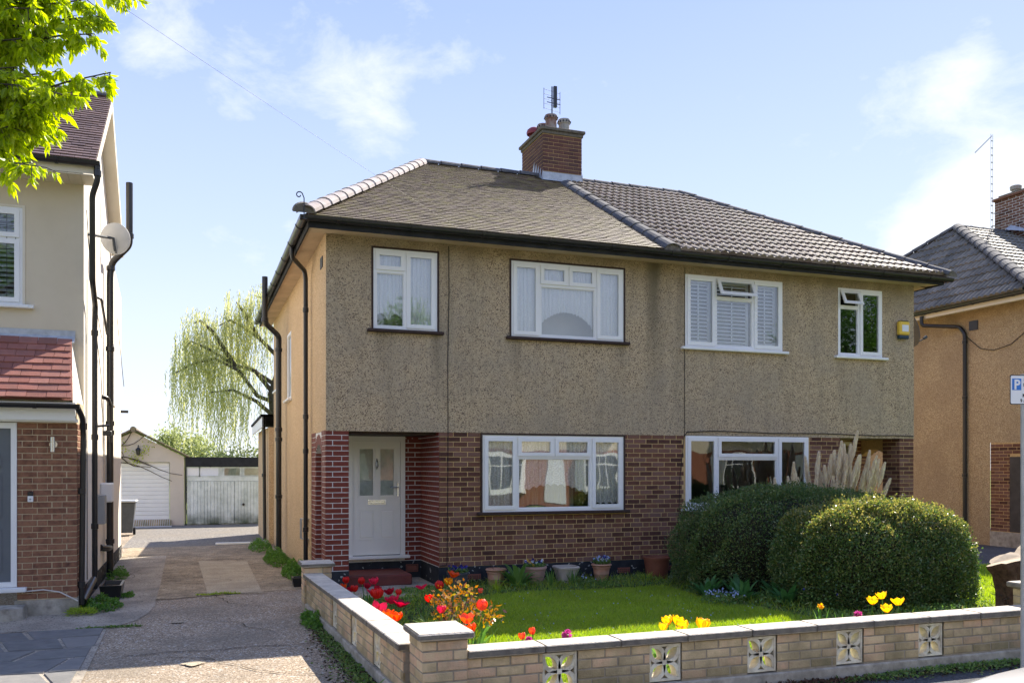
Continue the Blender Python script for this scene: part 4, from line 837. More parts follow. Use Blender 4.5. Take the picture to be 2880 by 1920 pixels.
b = B(); V = [(cx0-.05,cy0-.05,8.716),(cx1+.05,cy0-.05,8.716),(cx1+.05,cy1+.05,8.716),(cx0-.05,cy1+.05,8.716),(cx0+.2,cy0+.25,8.78),(cx1-.2,cy0+.25,8.78),(cx1-.2,cy1-.25,8.78),(cx0+.2,cy1-.25,8.78)]
b.raw(V, [(0,1,5,4),(1,2,6,5),(2,3,7,6),(3,0,4,7),(4,5,6,7)]).out('flaunching', 'mortarcap', C)
b = B(); b.raw([(cx0-.06,cy0-.10,7.61),(cx1+.10,cy0-.10,7.61),(cx1+.02,cy0-.012,7.65),(cx0-.02,cy0-.012,7.65),(cx0-.02,cy0-.012,7.81),(cx1+.02,cy0-.012,7.81)], [(0,1,2,3),(3,2,5,4)])
yy = cy0-.02
for i in range(5):
    b.raw([(cx0-.013,yy+i*.12,7.61+i*.065),(cx0-.013,yy+(i+1)*.12,7.61+(i+1)*.065),(cx0-.013,yy+i*.12,7.85+i*.075)], [(0,2,1)])
    b.raw([(cx1+.013,yy+i*.12,7.61+i*.065),(cx1+.013,yy+(i+1)*.12,7.61+(i+1)*.065),(cx1+.013,yy+i*.12,7.85+i*.075)], [(0,1,2)])
b.raw([(cx0-.013,cy0-.02,7.63),(cx0-.12,cy0-.05,7.67),(cx0-.12,RY,7.79),(cx0-.013,RY,7.80)], [(0,1,2,3)]); b.raw([(cx1+.013,cy0-.02,7.63),(cx1+.14,cy0-.05,7.65),(cx1+.14,RY,7.79),(cx1+.013,RY,7.80)], [(3,2,1,0)])
b.out('lead_flashing', 'lead', C)
def chpot(x, y, r, h, mt, holes=True):
    p = B().lathe((x,y,8.73), [(r*.95,0),(r,.06),(r*.92,.10),(r*.9,h-.10),(r*1.02,h-.09),(r*1.05,h-.02),(r*.98,h),(r*.75,h),(r*.72,h-.1)], 20).out('chimney_pot', mt, C, smooth=True)
    if holes:
        q = B()
        for i in range(12): g = 2*PI*i/12; q.box(x+r*1.045*cos(g)-.013, x+r*1.045*cos(g)+.013, y+r*1.045*sin(g)-.013, y+r*1.045*sin(g)+.013, 8.73+h-.07, 8.73+h-.04)
        q.out('vent_holes', 'black', p)['kind'] = 'stuff'
chpot(7.02, 16.92, .128, .35, 'pot_ch'); chpot(7.35, 17.0, .125, .33, 'pot_grey'); chpot(7.0, 17.32, .115, .30, 'pot_ch')
chpot(6.93, 17.64, .10, .16, 'pot_ch', False)
b = B().lathe((6.93,17.64,8.86), [(.16,.06),(.17,.10),(.15,.16),(.10,.20),(.0,.215)], 20); [b.box(6.93+.11*cos(g)-.01, 6.93+.11*cos(g)+.01, 17.64+.11*sin(g)-.01, 17.64+.11*sin(g)+.01, 8.86, 8.96) for g in (0,PI/2,PI,1.5*PI)]
b.out('cowl', 'redcowl', C, smooth=True)
P.flush()

def mesh_thing(b, name, mats, label, cat, loc, group=None, smooth=False):
    o = b.out(name, mats, None, smooth, Matrix.Translation(loc)); return tag(o, label, cat, group)
# TV aerial on the chimney
A = thing('tv_aerial', 'black grid television aerial on a mast above the main chimney', 'aerial', (7.2,17.3,8.75))
B().tube([(7.2,17.3,8.7),(7.2,17.3,9.86)], .014, 6).out('mast', 'black', A)
b = B()
for z in (9.36,9.46,9.56,9.66,9.76): b.tube([(6.99,17.24,z),(7.41,17.36,z-.0)], .004, 4)
b.tube([(6.99,17.24,9.34),(6.99,17.24,9.78)], .006, 4).tube([(7.41,17.36,9.32),(7.41,17.36,9.8)], .006, 4).out('reflector', 'black', A)
b = B()
for z in (9.46,9.56): b.tube([(7.03,17.16,z),(7.37,17.25,z+.02)], .009, 5)
b.box(7.19,7.26,17.16,17.22,9.38,9.82).out('dipole', 'black', A)
B().tube([(7.27,17.25,8.9),(7.46,17.15,9.14)], .012, 6).out('stay', 'black', A)
# alarm box
A = thing('alarm_box', 'yellow burglar alarm box by the narrow upper right window', 'alarm box', (12.22,YF-.05,4.13))
B().cbox(12.10, 12.34, YF-.10, YF-.012, 4.20, 4.45, .02).out('casing', 'yellow', A); B().cbox(12.11,12.33,YF-.09,YF-.012,4.13,4.205,.015).out('strobe', 'solar', A)
B().box(12.15,12.30,YF-.104,YF-.101,4.26,4.38).out('label_panel', 'signwhite', A); B().box(12.14,12.30,YF-.095,YF-.02,4.451,4.462).out('solar_panel', 'solar', A)
def dish(name, label, c, nrm, r, mt, wallpt, lnbdir):
    c = Vector(c); n = Vector(nrm).normalized(); x = n.cross(Vector((0,0,1))).normalized(); y = x.cross(n)
    T_ = thing(name, label, 'satellite dish', wallpt); b = B(); V = []; F = []; K = 24; rings = 5
    for k in range(rings+1):
        rr = r*k/rings
        for i in range(K): g = 2*PI*i/K; V.append(tuple(c+x*rr*cos(g)+y*rr*1.08*sin(g)+n*(.16*r*(k/rings)**2)))
    m = len(V); V += [tuple(Vector(v)-n*.012) for v in V]
    for k in range(rings):
        for i in range(K): a = k*K+i; d = k*K+(i+1)%K; F += [(a,d,d+K,a+K), (m+a+K,m+d+K,m+d,m+a)]
    for i in range(K): a = rings*K+i; d = rings*K+(i+1)%K; F.append((a,d,m+d,m+a))
    b.raw(V, F).out('reflector', mt, T_, smooth=True)
    p = c-n*.02; B().tube([wallpt, Vector(wallpt)+(p-Vector(wallpt))*.85-Vector((0,0,.0)), p-n*.04, p-y*r*.5-n*.03, p-y*r*.85], .02, 8).out('bracket', 'greypot', T_)
    e = c-y*r*.95; q = e+n*r*1.0+y*r*.15; B().tube([e, q], .012, 6).tube([q-n*.03, q+y*.02+n*.04], .03, 8).out('lnb_arm', 'greypot', T_)
dish('satellite_dish', 'dark mesh satellite dish on the right end wall of the pair', (12.88,13.3,4.42), (.75,-.15,.25), .33, 'dishdark', (12.53,13.5,4.35), 1)
# ------------------------------------------------------------------ left neighbour
HL = thing('rendered_house', 'cream rendered house with brick porch and white side wall on the left of the drive', 'house', (-1.32, 12.0, 0)); P = Pieces('left')
SX = -1.32; UY = 12.78
b = B(); facade(b, (0,UY,0), (1,0,0), -9, SX, 2.3, 5.62, [(-3.7,-2.03,3.87,5.12)], .08); b.out('front_wall', 'render', HL)
b = B(); b.raw([(SX,UY,-.1),(SX,19.3,-.1),(SX,19.3,5.2),(SX,17.05,5.55),(SX,14.7,7.28),(SX,12.55,5.62),(SX,UY,5.62)], [(0,1,2,3,4,5,6)])
b.raw([(SX,19.3,-.1),(-9,19.3,-.1),(-9,19.3,5.2),(SX,19.3,5.2)], [(0,1,2,3)]).out('side_wall', 'render_w', HL)
b = B(); facade(b, (0,12.0,0), (1,0,0), -1.965, SX, -.1, 2.34, [], .1); facade(b, (SX,12.0,0), (0,1,0), 0, .78, -.1, 2.6, [], .1)
pw = b.out('porch_wall', 'mortar_l', HL)
brickwork(P, pw, (-1.965,12.0,0), (1,0,0), .645, .2, 2.33, 'brick_left', 'flemish', bl=.215, course=.0735)
brickwork(P, pw, (SX,12.0,0), (0,1,0), .78, .2, 2.33, 'brick_left', 'stretcher', bl=.215, course=.0735)
B().box(-1.99, SX+.02, 11.97, 12.78, -.1, .19).out('porch_base', 'conc', HL)
B().box(SX-.001, SX+.012, 12.79, 19.28, -.1, .24).out('plinth', 'plinth', HL)
# porch door
xf, _, _ = frame_xf((0,12.0,0), (1,0,0))
dl = B(xf).box(-2.03, -1.967, -.02, .06, .36, 2.33).box(-3.3, -2.03, -.02, .06, 2.26, 2.33).box(-3.3, -2.03, -.02, .06, .36, .42).box(-3.3,-3.23,-.02,.06,.42,2.26).out('front_door', 'white', HL); dl['label'] = 'grey panelled door with fan light'
lf = B(xf).box(-3.23, -2.03, .012, .05, .42, 2.26).out('door_leaf', 'greydoor', dl)
for xx in (-2.30, -2.85):
    for z0, z1 in ((.55,1.05),(1.2,1.72)): B(xf).ring(xx-.17, xx+.17, z0, z1, .018, .0, .012).cbox(xx-.13, xx+.13, -.002, .012, z0+.04, z1-.04, .008).out('raised_panel', 'greydoor', lf)
n = 14; V = []
for i in range(n+1):
    g = PI*i/n*.5
    for rr in (.17, .135, .0): V.append((-2.30+rr*cos(g)-.0, -.001, 1.82+rr*1.5*sin(g)))
F = []
for i in range(n): a = 3*i; F.append((a, a+3, a+4, a+1))
fl = B(xf).raw(V, F).ring(-2.5,-2.13,1.79,1.82,.006,-.004,.012).out('fan_light', 'greydoor', lf)
B(xf).raw([(V[3*i+1][0], .004, V[3*i+1][2]) for i in range(n+1)]+[(-2.30,.004,1.82)], [tuple(range(n+2))]).out('pane', 'glass_d', lf)
B().cbox(-3.4, -1.86, 11.9, 12.02, .30, .355, .008).out('threshold', 'white', HL)
# fascia, porch roof
B().box(-9, SX+.0, 11.86, 11.90, 2.36, 2.58).box(-9, SX+.02, 11.905, 11.995, 2.34, 2.38).out('porch_fascia', 'white', HL)
b = B(); b.raw([(-9,11.80,2.60),(SX-.02,11.80,2.60),(SX-.14,UY,3.46),(-9,UY,3.46)], [(0,1,2,3)]); pr = b.out('porch_roof', 'tile_red', HL)
v = (0,UY-11.80,.86); T = Vector(v).length
slope(P, pr, (-4.2,11.78,2.60), (1,0,0), v, 2.85, T, lambda t: (0, 2.86-.12*t/T), .14, .215, platemesh, 'tile_red')
b = B(); b.raw([(SX-.02,11.82,2.55),(SX,12.78,2.55),(SX,12.78,3.46),(SX-.14,12.78,3.46)], [(0,1,3)]).out('porch_cheek', 'render_w', HL)
b = B(); b.raw([(-9,12.66,3.40),(SX-.1,12.66,3.40),(SX-.1,12.772,3.50),(-9,12.772,3.50),(-9,12.768,3.57),(SX-.1,12.768,3.57)], [(0,1,2,3),(3,2,5,4)]).out('lead_flashing', 'lead', HL)
gutter(HL, (-9,11.76,2.57), (SX+.06,11.76,2.55), .055, brackets=8)
pipe(HL, 'downpipe', [(SX+.03,11.78,2.52),(SX+.07,11.95,2.40),(SX+.07,12.05,2.2),(SX+.05,12.05,.1)], .034, collars=[(SX+.07,12.04,2.3),(SX+.055,12.05,1.5),(SX+.05,12.05,.35)])
pipe(HL, 'drain_pipe', [(SX+.06,12.10,.13),(SX+.10,12.95,.30)], .045, 'black')
# main roof
b = B(); fv = (0, 14.7-12.30, 7.40-5.66)
b.raw([(-9,12.30,5.66),(-1.13,12.30,5.66),(-1.13,14.7,7.40),(-9,14.7,7.40),(-1.13,17.05,5.68),(-9,17.05,5.68)], [(0,1,2,3),(3,2,4,5)])
mr = b.out('roof', 'tile_left', HL); T = Vector(fv).length
slope(P, mr, (-5.0,12.26,5.64), (1,0,0), fv, 3.87, T, lambda t: (0, 3.875), .1, .165, platemesh, 'tile_left')
ridge(P, mr, (-5,14.7,7.39), (-1.13,14.7,7.39), .12, .42, 'ridge_dark')
b = B(); b.raw([(-1.125,12.30,5.50),(-1.125,12.30,5.67),(-1.125,14.7,7.41),(-1.125,14.7,7.22),(-1.16,12.30,5.50),(-1.16,12.30,5.67),(-1.16,14.7,7.41),(-1.16,14.7,7.22)], [(0,3,2,1),(4,5,6,7),(0,4,7,3)])
b.raw([(-1.125,14.7,7.22),(-1.125,14.7,7.41),(-1.125,17.05,5.69),(-1.125,17.05,5.50),(-1.16,14.7,7.22),(-1.16,14.7,7.41),(-1.16,17.05,5.69),(-1.16,17.05,5.50)], [(0,3,2,1),(4,5,6,7),(0,4,7,3)]).out('bargeboard', 'cream', HL)
b = B(); b.raw([(SX+.002,12.55,5.66),(-1.135,12.30,5.49),(-1.135,14.7,7.23),(SX+.002,14.7,7.23),(SX+.002,17.05,5.52),(-1.135,17.05,5.52)], [(0,1,2,3),(3,2,5,4)]).out('verge_soffit', 'cream', HL)
b = B(); b.raw([(-9,12.31,5.50),(-1.16,12.31,5.50),(-1.16,12.31,5.64),(-9,12.31,5.64)], [(0,1,2,3)]).out('fascia', 'cream', HL)
sf = B()
for i in range(30):
    x = -1.17-i*.15; sf.box(x-.147, x, 12.32, UY, 5.485, 5.498)
sf.out('soffit_boards', 'cream', HL)['kind'] = 'stuff'
gutter(HL, (-9,12.25,5.66), (-1.08,12.25,5.64), .062, brackets=8)
pipe(HL, 'downpipe', [(-1.11,12.25,5.60),(-1.11,12.27,5.42),(-1.18,12.36,5.25),(-1.20,12.6,4.2),(-1.21,13.05,3.95),(-1.22,13.08,3.7),(-1.22,13.1,.16)], .036, collars=[(-1.11,12.26,5.5),(-1.22,13.09,3.6),(-1.22,13.1,2.2),(-1.22,13.1,1.0)])
pipe(HL, 'soil_pipe', [(-.93,15.4,6.35),(-.93,15.4,5.35),(-1.20,15.6,5.1),(-1.23,15.6,4.9),(-1.23,15.6,.03)], .052, collars=[(-.93,15.4,5.5),(-1.22,15.6,5.0),(-1.23,15.6,3.7),(-1.23,15.6,2.5),(-1.23,15.6,2.35),(-1.23,15.6,.6)])
pipe(HL, 'waste_pipe', [(SX,15.2,2.9),(-1.24,15.25,2.88),(-1.22,15.46,2.8),(-1.22,15.46,2.2)], .035); pipe(HL, 'waste_pipe', [(SX,15.0,.55),(-1.24,15.2,.52),(-1.23,15.55,.5)], .05)
pipe(HL, 'waste_pipe', [(SX,14.3,4.3),(-1.25,14.35,4.28),(-1.25,15.3,3.9)], .02)
B().cbox(SX, -1.20, 14.35, 14.62, .95, 1.38, .01).out('meter_box', 'grey', HL); B().cbox(SX, -1.14, 14.95, 15.25, 1.25, 1.55, .02).out('meter_box', 'white', HL)
for y, z0, z1 in ((15.8,1.0,2.0),(17.3,2.9,4.0)): B().box(SX, SX+.02, y, y+.5, z0, z1).out('side_window', 'white', HL)
for pts in ([(-1.30,12.9,5.2),(-1.30,13.6,4.2),(-1.30,14.9,3.2),(-1.30,15.2,2.5)], [(-1.30,12.95,4.3),(-1.30,12.95,2.0),(-1.30,12.97,.3)], [(-1.30,13.9,3.2),(-1.30,13.9,.4)], [(-1.3,18.0,4.6),(-1.28,18.9,3.8),(-1.26,19.2,3.4)]): cable(HL, 'cable', pts, .006)
cable(HL, 'white_cable', [(-1.9,11.965,.30),(-1.68,11.96,.315),(-1.5,11.95,.28),(-1.36,11.94,.20),(-1.30,11.95,.16)], .008, 'wirew')
# upstairs window
wl, fl_ = window(HL, (0,UY,0), (1,0,0), -3.7, -2.03, 3.87, 5.12, [(-3.7,-2.62,3.87,5.12,'fix'),(-2.62,-2.03,3.87,4.72,'sash'),(-2.62,-2.03,4.72,5.12,'sash')], 'upper window with leaded panes and shutters', 'cream', 'white', 'room_dark', 'glass_d')
B(fl_).box(-2.0,-1.9,-.07,0,3.83,3.87).out('sill', 'white', wl)
q = B(fl_)
for x in (-2.54,-2.43,-2.32,-2.21,-2.11): q.box(x-.003, x+.003, .0, .006, 3.95, 5.05)
for z in (4.1,4.26,4.42,4.58,4.88): q.box(-2.57, -2.09, .0, .006, z-.003, z+.003)
q.out('leading', 'black', wl)
shutters(P, wl, (0,UY,0), (1,0,0), -2.56, -2.08, 3.93, 4.66); shutters(P, wl, (0,UY,0), (1,0,0), -2.56, -2.08, 4.76, 5.06)
P.flush()
# step, wall light, bell
A = B(); A.raw([(-3.6,11.60,.0),(-1.98,11.60,.0),(-1.86,11.72,.0),(-1.84,11.96,.0),(-3.6,11.96,.0),(-3.6,11.60,.15),(-1.99,11.60,.15),(-1.87,11.73,.13),(-1.86,11.96,.15),(-3.6,11.96,.15)],
   [(5,6,7,8,9),(0,1,6,5),(1,2,7,6),(2,3,8,7)]); mesh_thing(A, 'door_step', ['conc'], 'worn stone step with a chipped corner below the grey door', 'step', (-2.4,11.8,0))
A = thing('wall_light', 'steel up and down tube light on the left brick porch', 'wall light', (-1.58,12.0,2.07))
B().tube([(-1.575,11.93,1.98),(-1.575,11.93,2.16)], .026, 14).out('lamp_tube', 'steel', A, True); B().tube([(-1.57,11.998,2.07),(-1.57,11.96,2.07)], .045, 14).out('back_plate', 'steel', A)
A = thing('doorbell', 'black and white doorbell on the left brick porch', 'doorbell', (-1.82,12.0,1.42))
B().cbox(-1.85,-1.79,11.965,11.992,1.45,1.50,.006).out('lens_part', 'black', A); B().cbox(-1.85,-1.79,11.965,11.992,1.375,1.449,.006).out('button_part', 'white', A); B().tube([(-1.82,11.962,1.41),(-1.82,11.967,1.41)], .011, 12).out('button', 'grey', A)
dish('satellite_dish', 'pale round satellite dish seen from behind on the white side wall', (-1.02,13.75,5.05), (.25,.9,.18), .205, 'dish', (-1.32,13.2,4.95), 1)
A = thing('security_camera', 'small floodlight with camera on the white side wall, lowest fitting', 'camera', (-1.32,13.9,2.4))
B().cbox(-1.32,-1.26,13.86,13.98,2.32,2.44,.01).tube([(-1.27,13.92,2.38),(-1.12,14.0,2.40)], .02, 6).cbox(-1.20,-1.08,13.95,14.03,2.25,2.32,.01).out('body', 'black', A)
A = thing('security_camera', 'small black camera on the far end of the white side wall', 'camera', (-1.32,19.2,2.9)); B().tube([(-1.32,19.2,2.9),(-1.18,19.2,2.9)], .03, 6).out('body', 'black', A)
def planter(x0,x1,y0,y1,h,lbl, mt='black'):
    A = thing('trough_planter', lbl, 'planter', ((x0+x1)/2,(y0+y1)/2,0)); B().raw([(x0+.03,y0+.03,0),(x1-.03,y0+.03,0),(x1-.03,y1-.03,0),(x0+.03,y1-.03,0),(x0,y0,h),(x1,y0,h),(x1,y1,h),(x0,y1,h),(x0+.03,y0+.03,h),(x1-.03,y0+.03,h),(x1-.03,y1-.03,h),(x0+.03,y1-.03,h),(x0+.04,y0+.04,h-.06),(x1-.04,y0+.04,h-.06),(x1-.04,y1-.04,h-.06),(x0+.04,y1-.04,h-.06)],
      [(0,1,5,4),(1,2,6,5),(2,3,7,6),(3,0,4,7),(4,5,9,8),(5,6,10,9),(6,7,11,10),(7,4,8,11),(8,9,13,12),(9,10,14,13),(10,11,15,14),(11,8,12,15)]).out('tub', mt, A)
    B().raw([(x0+.04,y0+.04,h-.05),(x1-.04,y0+.04,h-.05),(x1-.04,y1-.04,h-.05),(x0+.04,y1-.04,h-.05)], [(0,1,2,3)]).out('soil', 'soil', A)
planter(-1.16,-.88,13.0,13.62,.20,'black trough beside the white side wall pipes'); planter(1.42,1.82,13.5,13.72,.14,'black trough at the foot of the front downpipe')

# ------------------------------------------------------------------ right neighbour
HR = thing('tan_house', 'orange pebbledashed house with hipped tiled roof on the far right', 'house', (17.0, 13.9, 0)); P = Pieces('right')
NX = 17.0; ez2 = 5.52; X0 = 16.55; Y0, Y1 = 13.55, 22.9; AX, AY, AZ_ = 19.4, 18.22, 8.22
b = B(); b.raw([(NX,23,-.1),(NX,15.05,-.1),(NX,15.05,2.34),(NX,23,2.34)], [(0,1,2,3)]); b.raw([(NX,23,2.34),(NX,14.0,2.34),(NX,14.0,5.6),(NX,23,5.6)], [(0,1,2,3)])
b.raw([(NX,14.0,2.34),(28,14.0,2.34),(28,14.0,5.6),(NX,14.0,5.6)], [(0,1,2,3)]); b.out('pebbledash_wall', 'pebble_right', HR)
b = B(); b.box(NX+.01, NX+.3, 14.0, 15.05, -.1, 2.34).box(NX+.31, 28, 15.0, 15.05, -.1, 2.34); bw2 = b.out('brick_wall', 'mortar', HR)
brickwork(P, bw2, (NX+.01,15.05,0), (0,-1,0), 1.05, .36, 2.33, 'brick', 'stretcher', holes=[(.50,1.05,0,2.05)])
B().box(NX-.02, NX+.012, 14.0, 15.05, -.1, .35).out('base', 'conc', HR); B().box(NX+.004, NX+.0095, 14.0, 14.55, .36, 2.02).out('porch_opening_shade', 'room_dark', HR)  # flat dark sheet paints the shade of an opening in the porch side
b = B(); b.raw([(X0,Y0,ez2),(28,Y0,ez2),(28,Y1,ez2),(X0,Y1,ez2),(AX,AY,AZ_),(28,AY,AZ_)], [(0,1,5,4),(4,5,2,3),(3,0,4)]); r2 = b.out('roof', 'tile_grey', HR)
vl = (AX-X0,0,AZ_-ez2); TL = Vector(vl).length; LL = Y1-Y0
slope(P, r2, (X0,Y1,ez2), (0,-1,0), vl, LL, TL, lambda t: (LL/2*t/TL+.03, LL-LL/2*t/TL-.03), .34, .30, rollmesh, 'tile_grey', lap=.05, stagger=False, kind='interlocking_tile')
vf = (0,AY-Y0,AZ_-ez2); TF = Vector(vf).length
slope(P, r2, (X0,Y0,ez2), (1,0,0), vf, 11, TF, lambda t: ((AX-X0)*t/TF+.03, 8.5), .34, .30, rollmesh, 'tile_grey', lap=.05, stagger=False, kind='interlocking_tile')
ridge(P, r2, (X0,Y0,ez2+.03), (AX,AY,AZ_+.02), .15, .42, 'ridge_dark', kind='hip_tile'); ridge(P, r2, (X0,Y1,ez2+.03), (AX,AY,AZ_+.02), .14, .42, 'ridge_dark', kind='hip_tile'); ridge(P, r2, (AX,AY,AZ_), (27,AY,AZ_), .13, .42, 'ridge_dark')
B().box(X0+.05, X0+.08, Y0+.05, Y1, ez2-.16, ez2-.01).out('fascia', 'cream', HR); b = B(); b.raw([(X0+.08,Y0,ez2-.13),(NX,Y0,ez2-.1),(NX,Y1,ez2-.1),(X0+.08,Y1,ez2-.13)], [(0,1,2,3)]).out('soffit', 'cream', HR)
gutter(HR, (X0-.02,Y0,ez2-.02), (X0-.02,Y1,ez2-.04), .05, brackets=9)
pipe(HR, 'downpipe', [(X0,16.6,5.42),(X0,16.6,5.2),(NX-.06,15.85,5.08),(NX-.06,15.7,4.9),(NX-.06,15.7,.12)], .045, collars=[(NX-.06,15.7,4.7),(NX-.06,15.7,3.4),(NX-.06,15.7,1.6)])
B().box(NX-.02, NX, 15.38, 15.62, 4.95, 5.17).out('air_vent', 'black', HR)
cable(HR, 'cable', [(NX-.02,15.75,4.9),(NX-.02,15.6,4.75),(NX-.02,15.3,4.5),(NX-.02,14.95,4.42),(NX-.02,14.5,4.5),(NX-.02,14.1,4.75)], .008)
C2 = B().box(21.2, 22.2, 17.3, 18.62, 7.6, 9.22).out('chimney', 'mortar_w', HR)
brickwork(P, C2, (21.2,18.62,0), (0,-1,0), 1.32, 7.95, 9.2, 'brick', 'stretcher', kind='chimney_brick'); brickwork(P, C2, (21.2,17.3,0), (1,0,0), 1.0, 7.95, 9.2, 'brick', 'stretcher', kind='chimney_brick')
B().cbox(21.14, 22.26, 17.24, 18.68, 9.222, 9.29, .01).out('corbel', 'brick', C2); B().box(21.25, 22.15, 17.35, 18.55, 9.291, 9.36).out('flaunching', 'mortarcap', C2)
B().lathe((21.55,18.25,9.36), [(.11,0),(.10,.12),(.14,.13),(.15,.22),(.13,.24),(0,.24)], 16).out('chimney_pot', 'pot_grey', C2); B().lathe((21.6,17.6,9.36), [(.15,0),(.14,.3),(.16,.32),(.16,.36),(.1,.36)], 16).out('chimney_pot', 'pot_ch', C2)
b = B(); b.raw([(21.1,17.2,8.02),(21.19,17.28,8.02),(21.19,18.1,8.45),(20.98,18.1,8.30)], [(0,1,2,3)]); b.raw([(21.1,17.2,7.85),(22.3,17.2,7.85),(22.25,17.28,8.02),(21.15,17.28,8.02)], [(0,1,2,3)]).out('lead_flashing', 'lead', C2)
P.flush()
A = thing('lattice_aerial', 'tall thin ladder aerial mast beside the right chimney', 'aerial', (21.0,18.55,8.5))
b = B(); 
for dx in (-.035,.035): b.tube([(20.95+dx,18.5,8.40),(20.95+dx,18.5,11.05)], .008, 4)
for i in range(13): b.box(20.915, 20.985, 18.49, 18.51, 8.45+i*.2, 8.475+i*.2)
b.out('mast', 'galv', A); B().tube([(20.95,18.5,11.0),(20.55,18.7,10.55)], .012, 4).out('arm', 'galv', A); B().tube([(20.95,18.5,8.85),(21.2,18.45,8.85)], .014, 4).tube([(20.95,18.5,8.5),(21.2,18.45,8.5)], .014, 4).out('bracket', 'galv', A)

# ------------------------------------------------------------------ garages at the end of the drive
G = thing('rendered_garage', 'small cream rendered garage with white roller door and gable', 'garage', (-1.64,29.0,0)); GY = 29.0
b = B(); V = [(-3.08,GY,-.1),(-2.67,GY,-.1),(-2.67,GY,1.94),(-.61,GY,1.94),(-.61,GY,-.1),(-.2,GY,-.1),(-.2,GY,2.10),(-1.64,GY,2.86),(-3.08,GY,2.10)]
b.raw(V, [(0,1,2,8),(2,3,6,7,8),(3,4,5,6)]); b.raw([(-.2,GY,-.1),(-.2,34,-.1),(-.2,34,2.1),(-.2,GY,2.1)], [(0,1,2,3)]); b.raw([(-2.67,GY,0),(-2.67,GY+.12,0),(-2.67,GY+.12,1.94),(-2.67,GY,1.94),(-.61,GY,0),(-.61,GY+.12,0),(-.61,GY+.12,1.94),(-.61,GY,1.94)], [(0,1,2,3),(4,7,6,5),(3,2,6,7)])
b.out('wall', 'garage', G)
b = B(); b.raw([(-1.64,GY-.12,2.92),(-.05,GY-.12,2.08),(-.05,34,2.08),(-1.64,34,2.92),(-3.2,GY-.12,2.08),(-3.2,34,2.08)], [(0,1,2,3),(0,3,5,4)])
rf = b.out('roof', 'tile', G)
for i in range(9):
    t = i/9; B().cbox(0,0.185,-.02,.11,0,.045,.008).out('verge_tile', 'tile', rf, Mx=None).matrix_basis = Matrix.Translation((-1.60+1.55*t, GY-.14, 2.90-.82*t)) @ Matrix.Rotation(R(28), 4, 'Y')
for i in range(9):
    t = i/9; B().cbox(-.185,0,-.02,.11,0,.045,.008).out('verge_tile', 'tile', rf).matrix_basis = Matrix.Translation((-1.68-1.5*t, GY-.14, 2.90-.80*t)) @ Matrix.Rotation(R(-28), 4, 'Y')
B().tube([(-1.64,GY-.16,2.93),(-1.64,34,2.93)], .09, 10).out('ridge_tile', 'tile', rf)
dg = B().box(-2.66, -.62, GY+.11, GY+.118, .2, 1.93).out('roller_door', 'white', G)
for i in range(14): B().cbox(-2.66, -.62, GY+.085, GY+.11, .2+i*.1235, .2+i*.1235+.118, .01).out('slat', 'white', dg)
b = B(); b.raw([(-2.8,GY-.5,.0),(-.55,GY-.5,.0),(-.6,GY+.1,.2),(-2.7,GY+.1,.2)], [(0,1,2,3)]); rp = b.out('ramp', 'mortar_w', G)
jb = B(); 
for i in range(34): x = -2.66+i*.062; jb.raw([(x,GY-.46,.026),(x+.05,GY-.46,.026),(x+.048,GY+.05,.192),(x+.002,GY+.05,.192)], [(0,1,2,3)])
jb.out('joined_ramp_bricks', 'brick_wall', rp)['kind'] = 'stuff'
LN = thing('lantern', 'small black lantern on the rendered garage gable', 'lantern', (-1.5,GY,2.3)); B().tube([(-1.5,GY,2.42),(-1.5,GY-.12,2.45),(-1.5,GY-.14,2.36)], .015, 5).out('arm', 'black', LN); B().lathe((-1.5,GY-.14,2.14), [(0,0),(.05,.02),(.07,.16),(.09,.17),(.03,.24),(0,.25)], 8).out('lamp_head', 'black', LN)
CL = thing('climber', 'bare climbing stems across the garage gable', 'climber', (-2.0,GY-.05,0)); random.seed(5)
b = B()
for s0, e0 in (((-3.0,2.2),(-.55,1.45)),((-3.0,2.15),(-1.1,1.9)),((-2.6,2.1),(-1.3,2.75)),((-2.2,2.3),(-1.55,2.9)),((-2.8,2.25),(-.25,1.6)),((-2.4,2.25),(-1.15,1.7)),((-2.1,2.5),(-1.9,2.05)),((-3.0,2.5),(-2.2,3.0)),((-2.9,2.4),(-2.0,3.15))):
    pts = []; 
    for i in range(9): t = i/8; pts.append((s0[0]+(e0[0]-s0[0])*t, GY-.04-.06*random.random(), s0[1]+(e0[1]-s0[1])*t+.09*sin(t*7+s0[0]*5)))
    b.tube(pts, [.022-.0018*i for i in range(9)], 5)
b.out('stem', 'twig', CL)
Cc = np.column_stack([rng.uniform(-2.9,-1.0,260), np.full(260,GY-.1), 0*rng.uniform(size=260)]); Cc[:,2] = 2.4+.35*np.sin(Cc[:,0]*5)+rng.normal(0,.12,260)
soup('leaves', leafquads(Cc, rng.normal(size=(260,3)), .06, .04), 'leaf_fg', CL)['kind'] = 'stuff'
G2 = thing('timber_garage', 'flat roofed garage with peeling white board doors', 'garage', (1.0,GY,0)); P = Pieces('g2')
B().box(-.17, 3.4, GY-.02, GY+.1, 1.80, 2.10).box(-.17,3.4,GY+.1,34,2.02,2.1).out('fascia', 'felt', G2); B().box(-.175,-.13,GY-.04,GY+.02,0,1.80).out('corner_post', 'felt', G2)
B().box(-.12, 3.3, GY+.03, GY+.06, -.02, 1.79).out('frame', 'paintwood', G2)
for x0, x1, m_ in ((-.1,.24,'white'),(.26,.80,'signwhite'),(.98,1.44,'galv'),(1.58,2.1,'galv')):
    wd = B().ring(x0-.03, x1+.03, 1.50, 1.79, .03, GY-.0, GY+.03).out('window', 'paintwood', G2); B().raw([(x0,GY+.02,1.52),(x1,GY+.02,1.52),(x1,GY+.02,1.77),(x0,GY+.02,1.77)], [(0,1,2,3)]).out('pane', 'glass_d' if m_ == 'galv' else m_, wd)
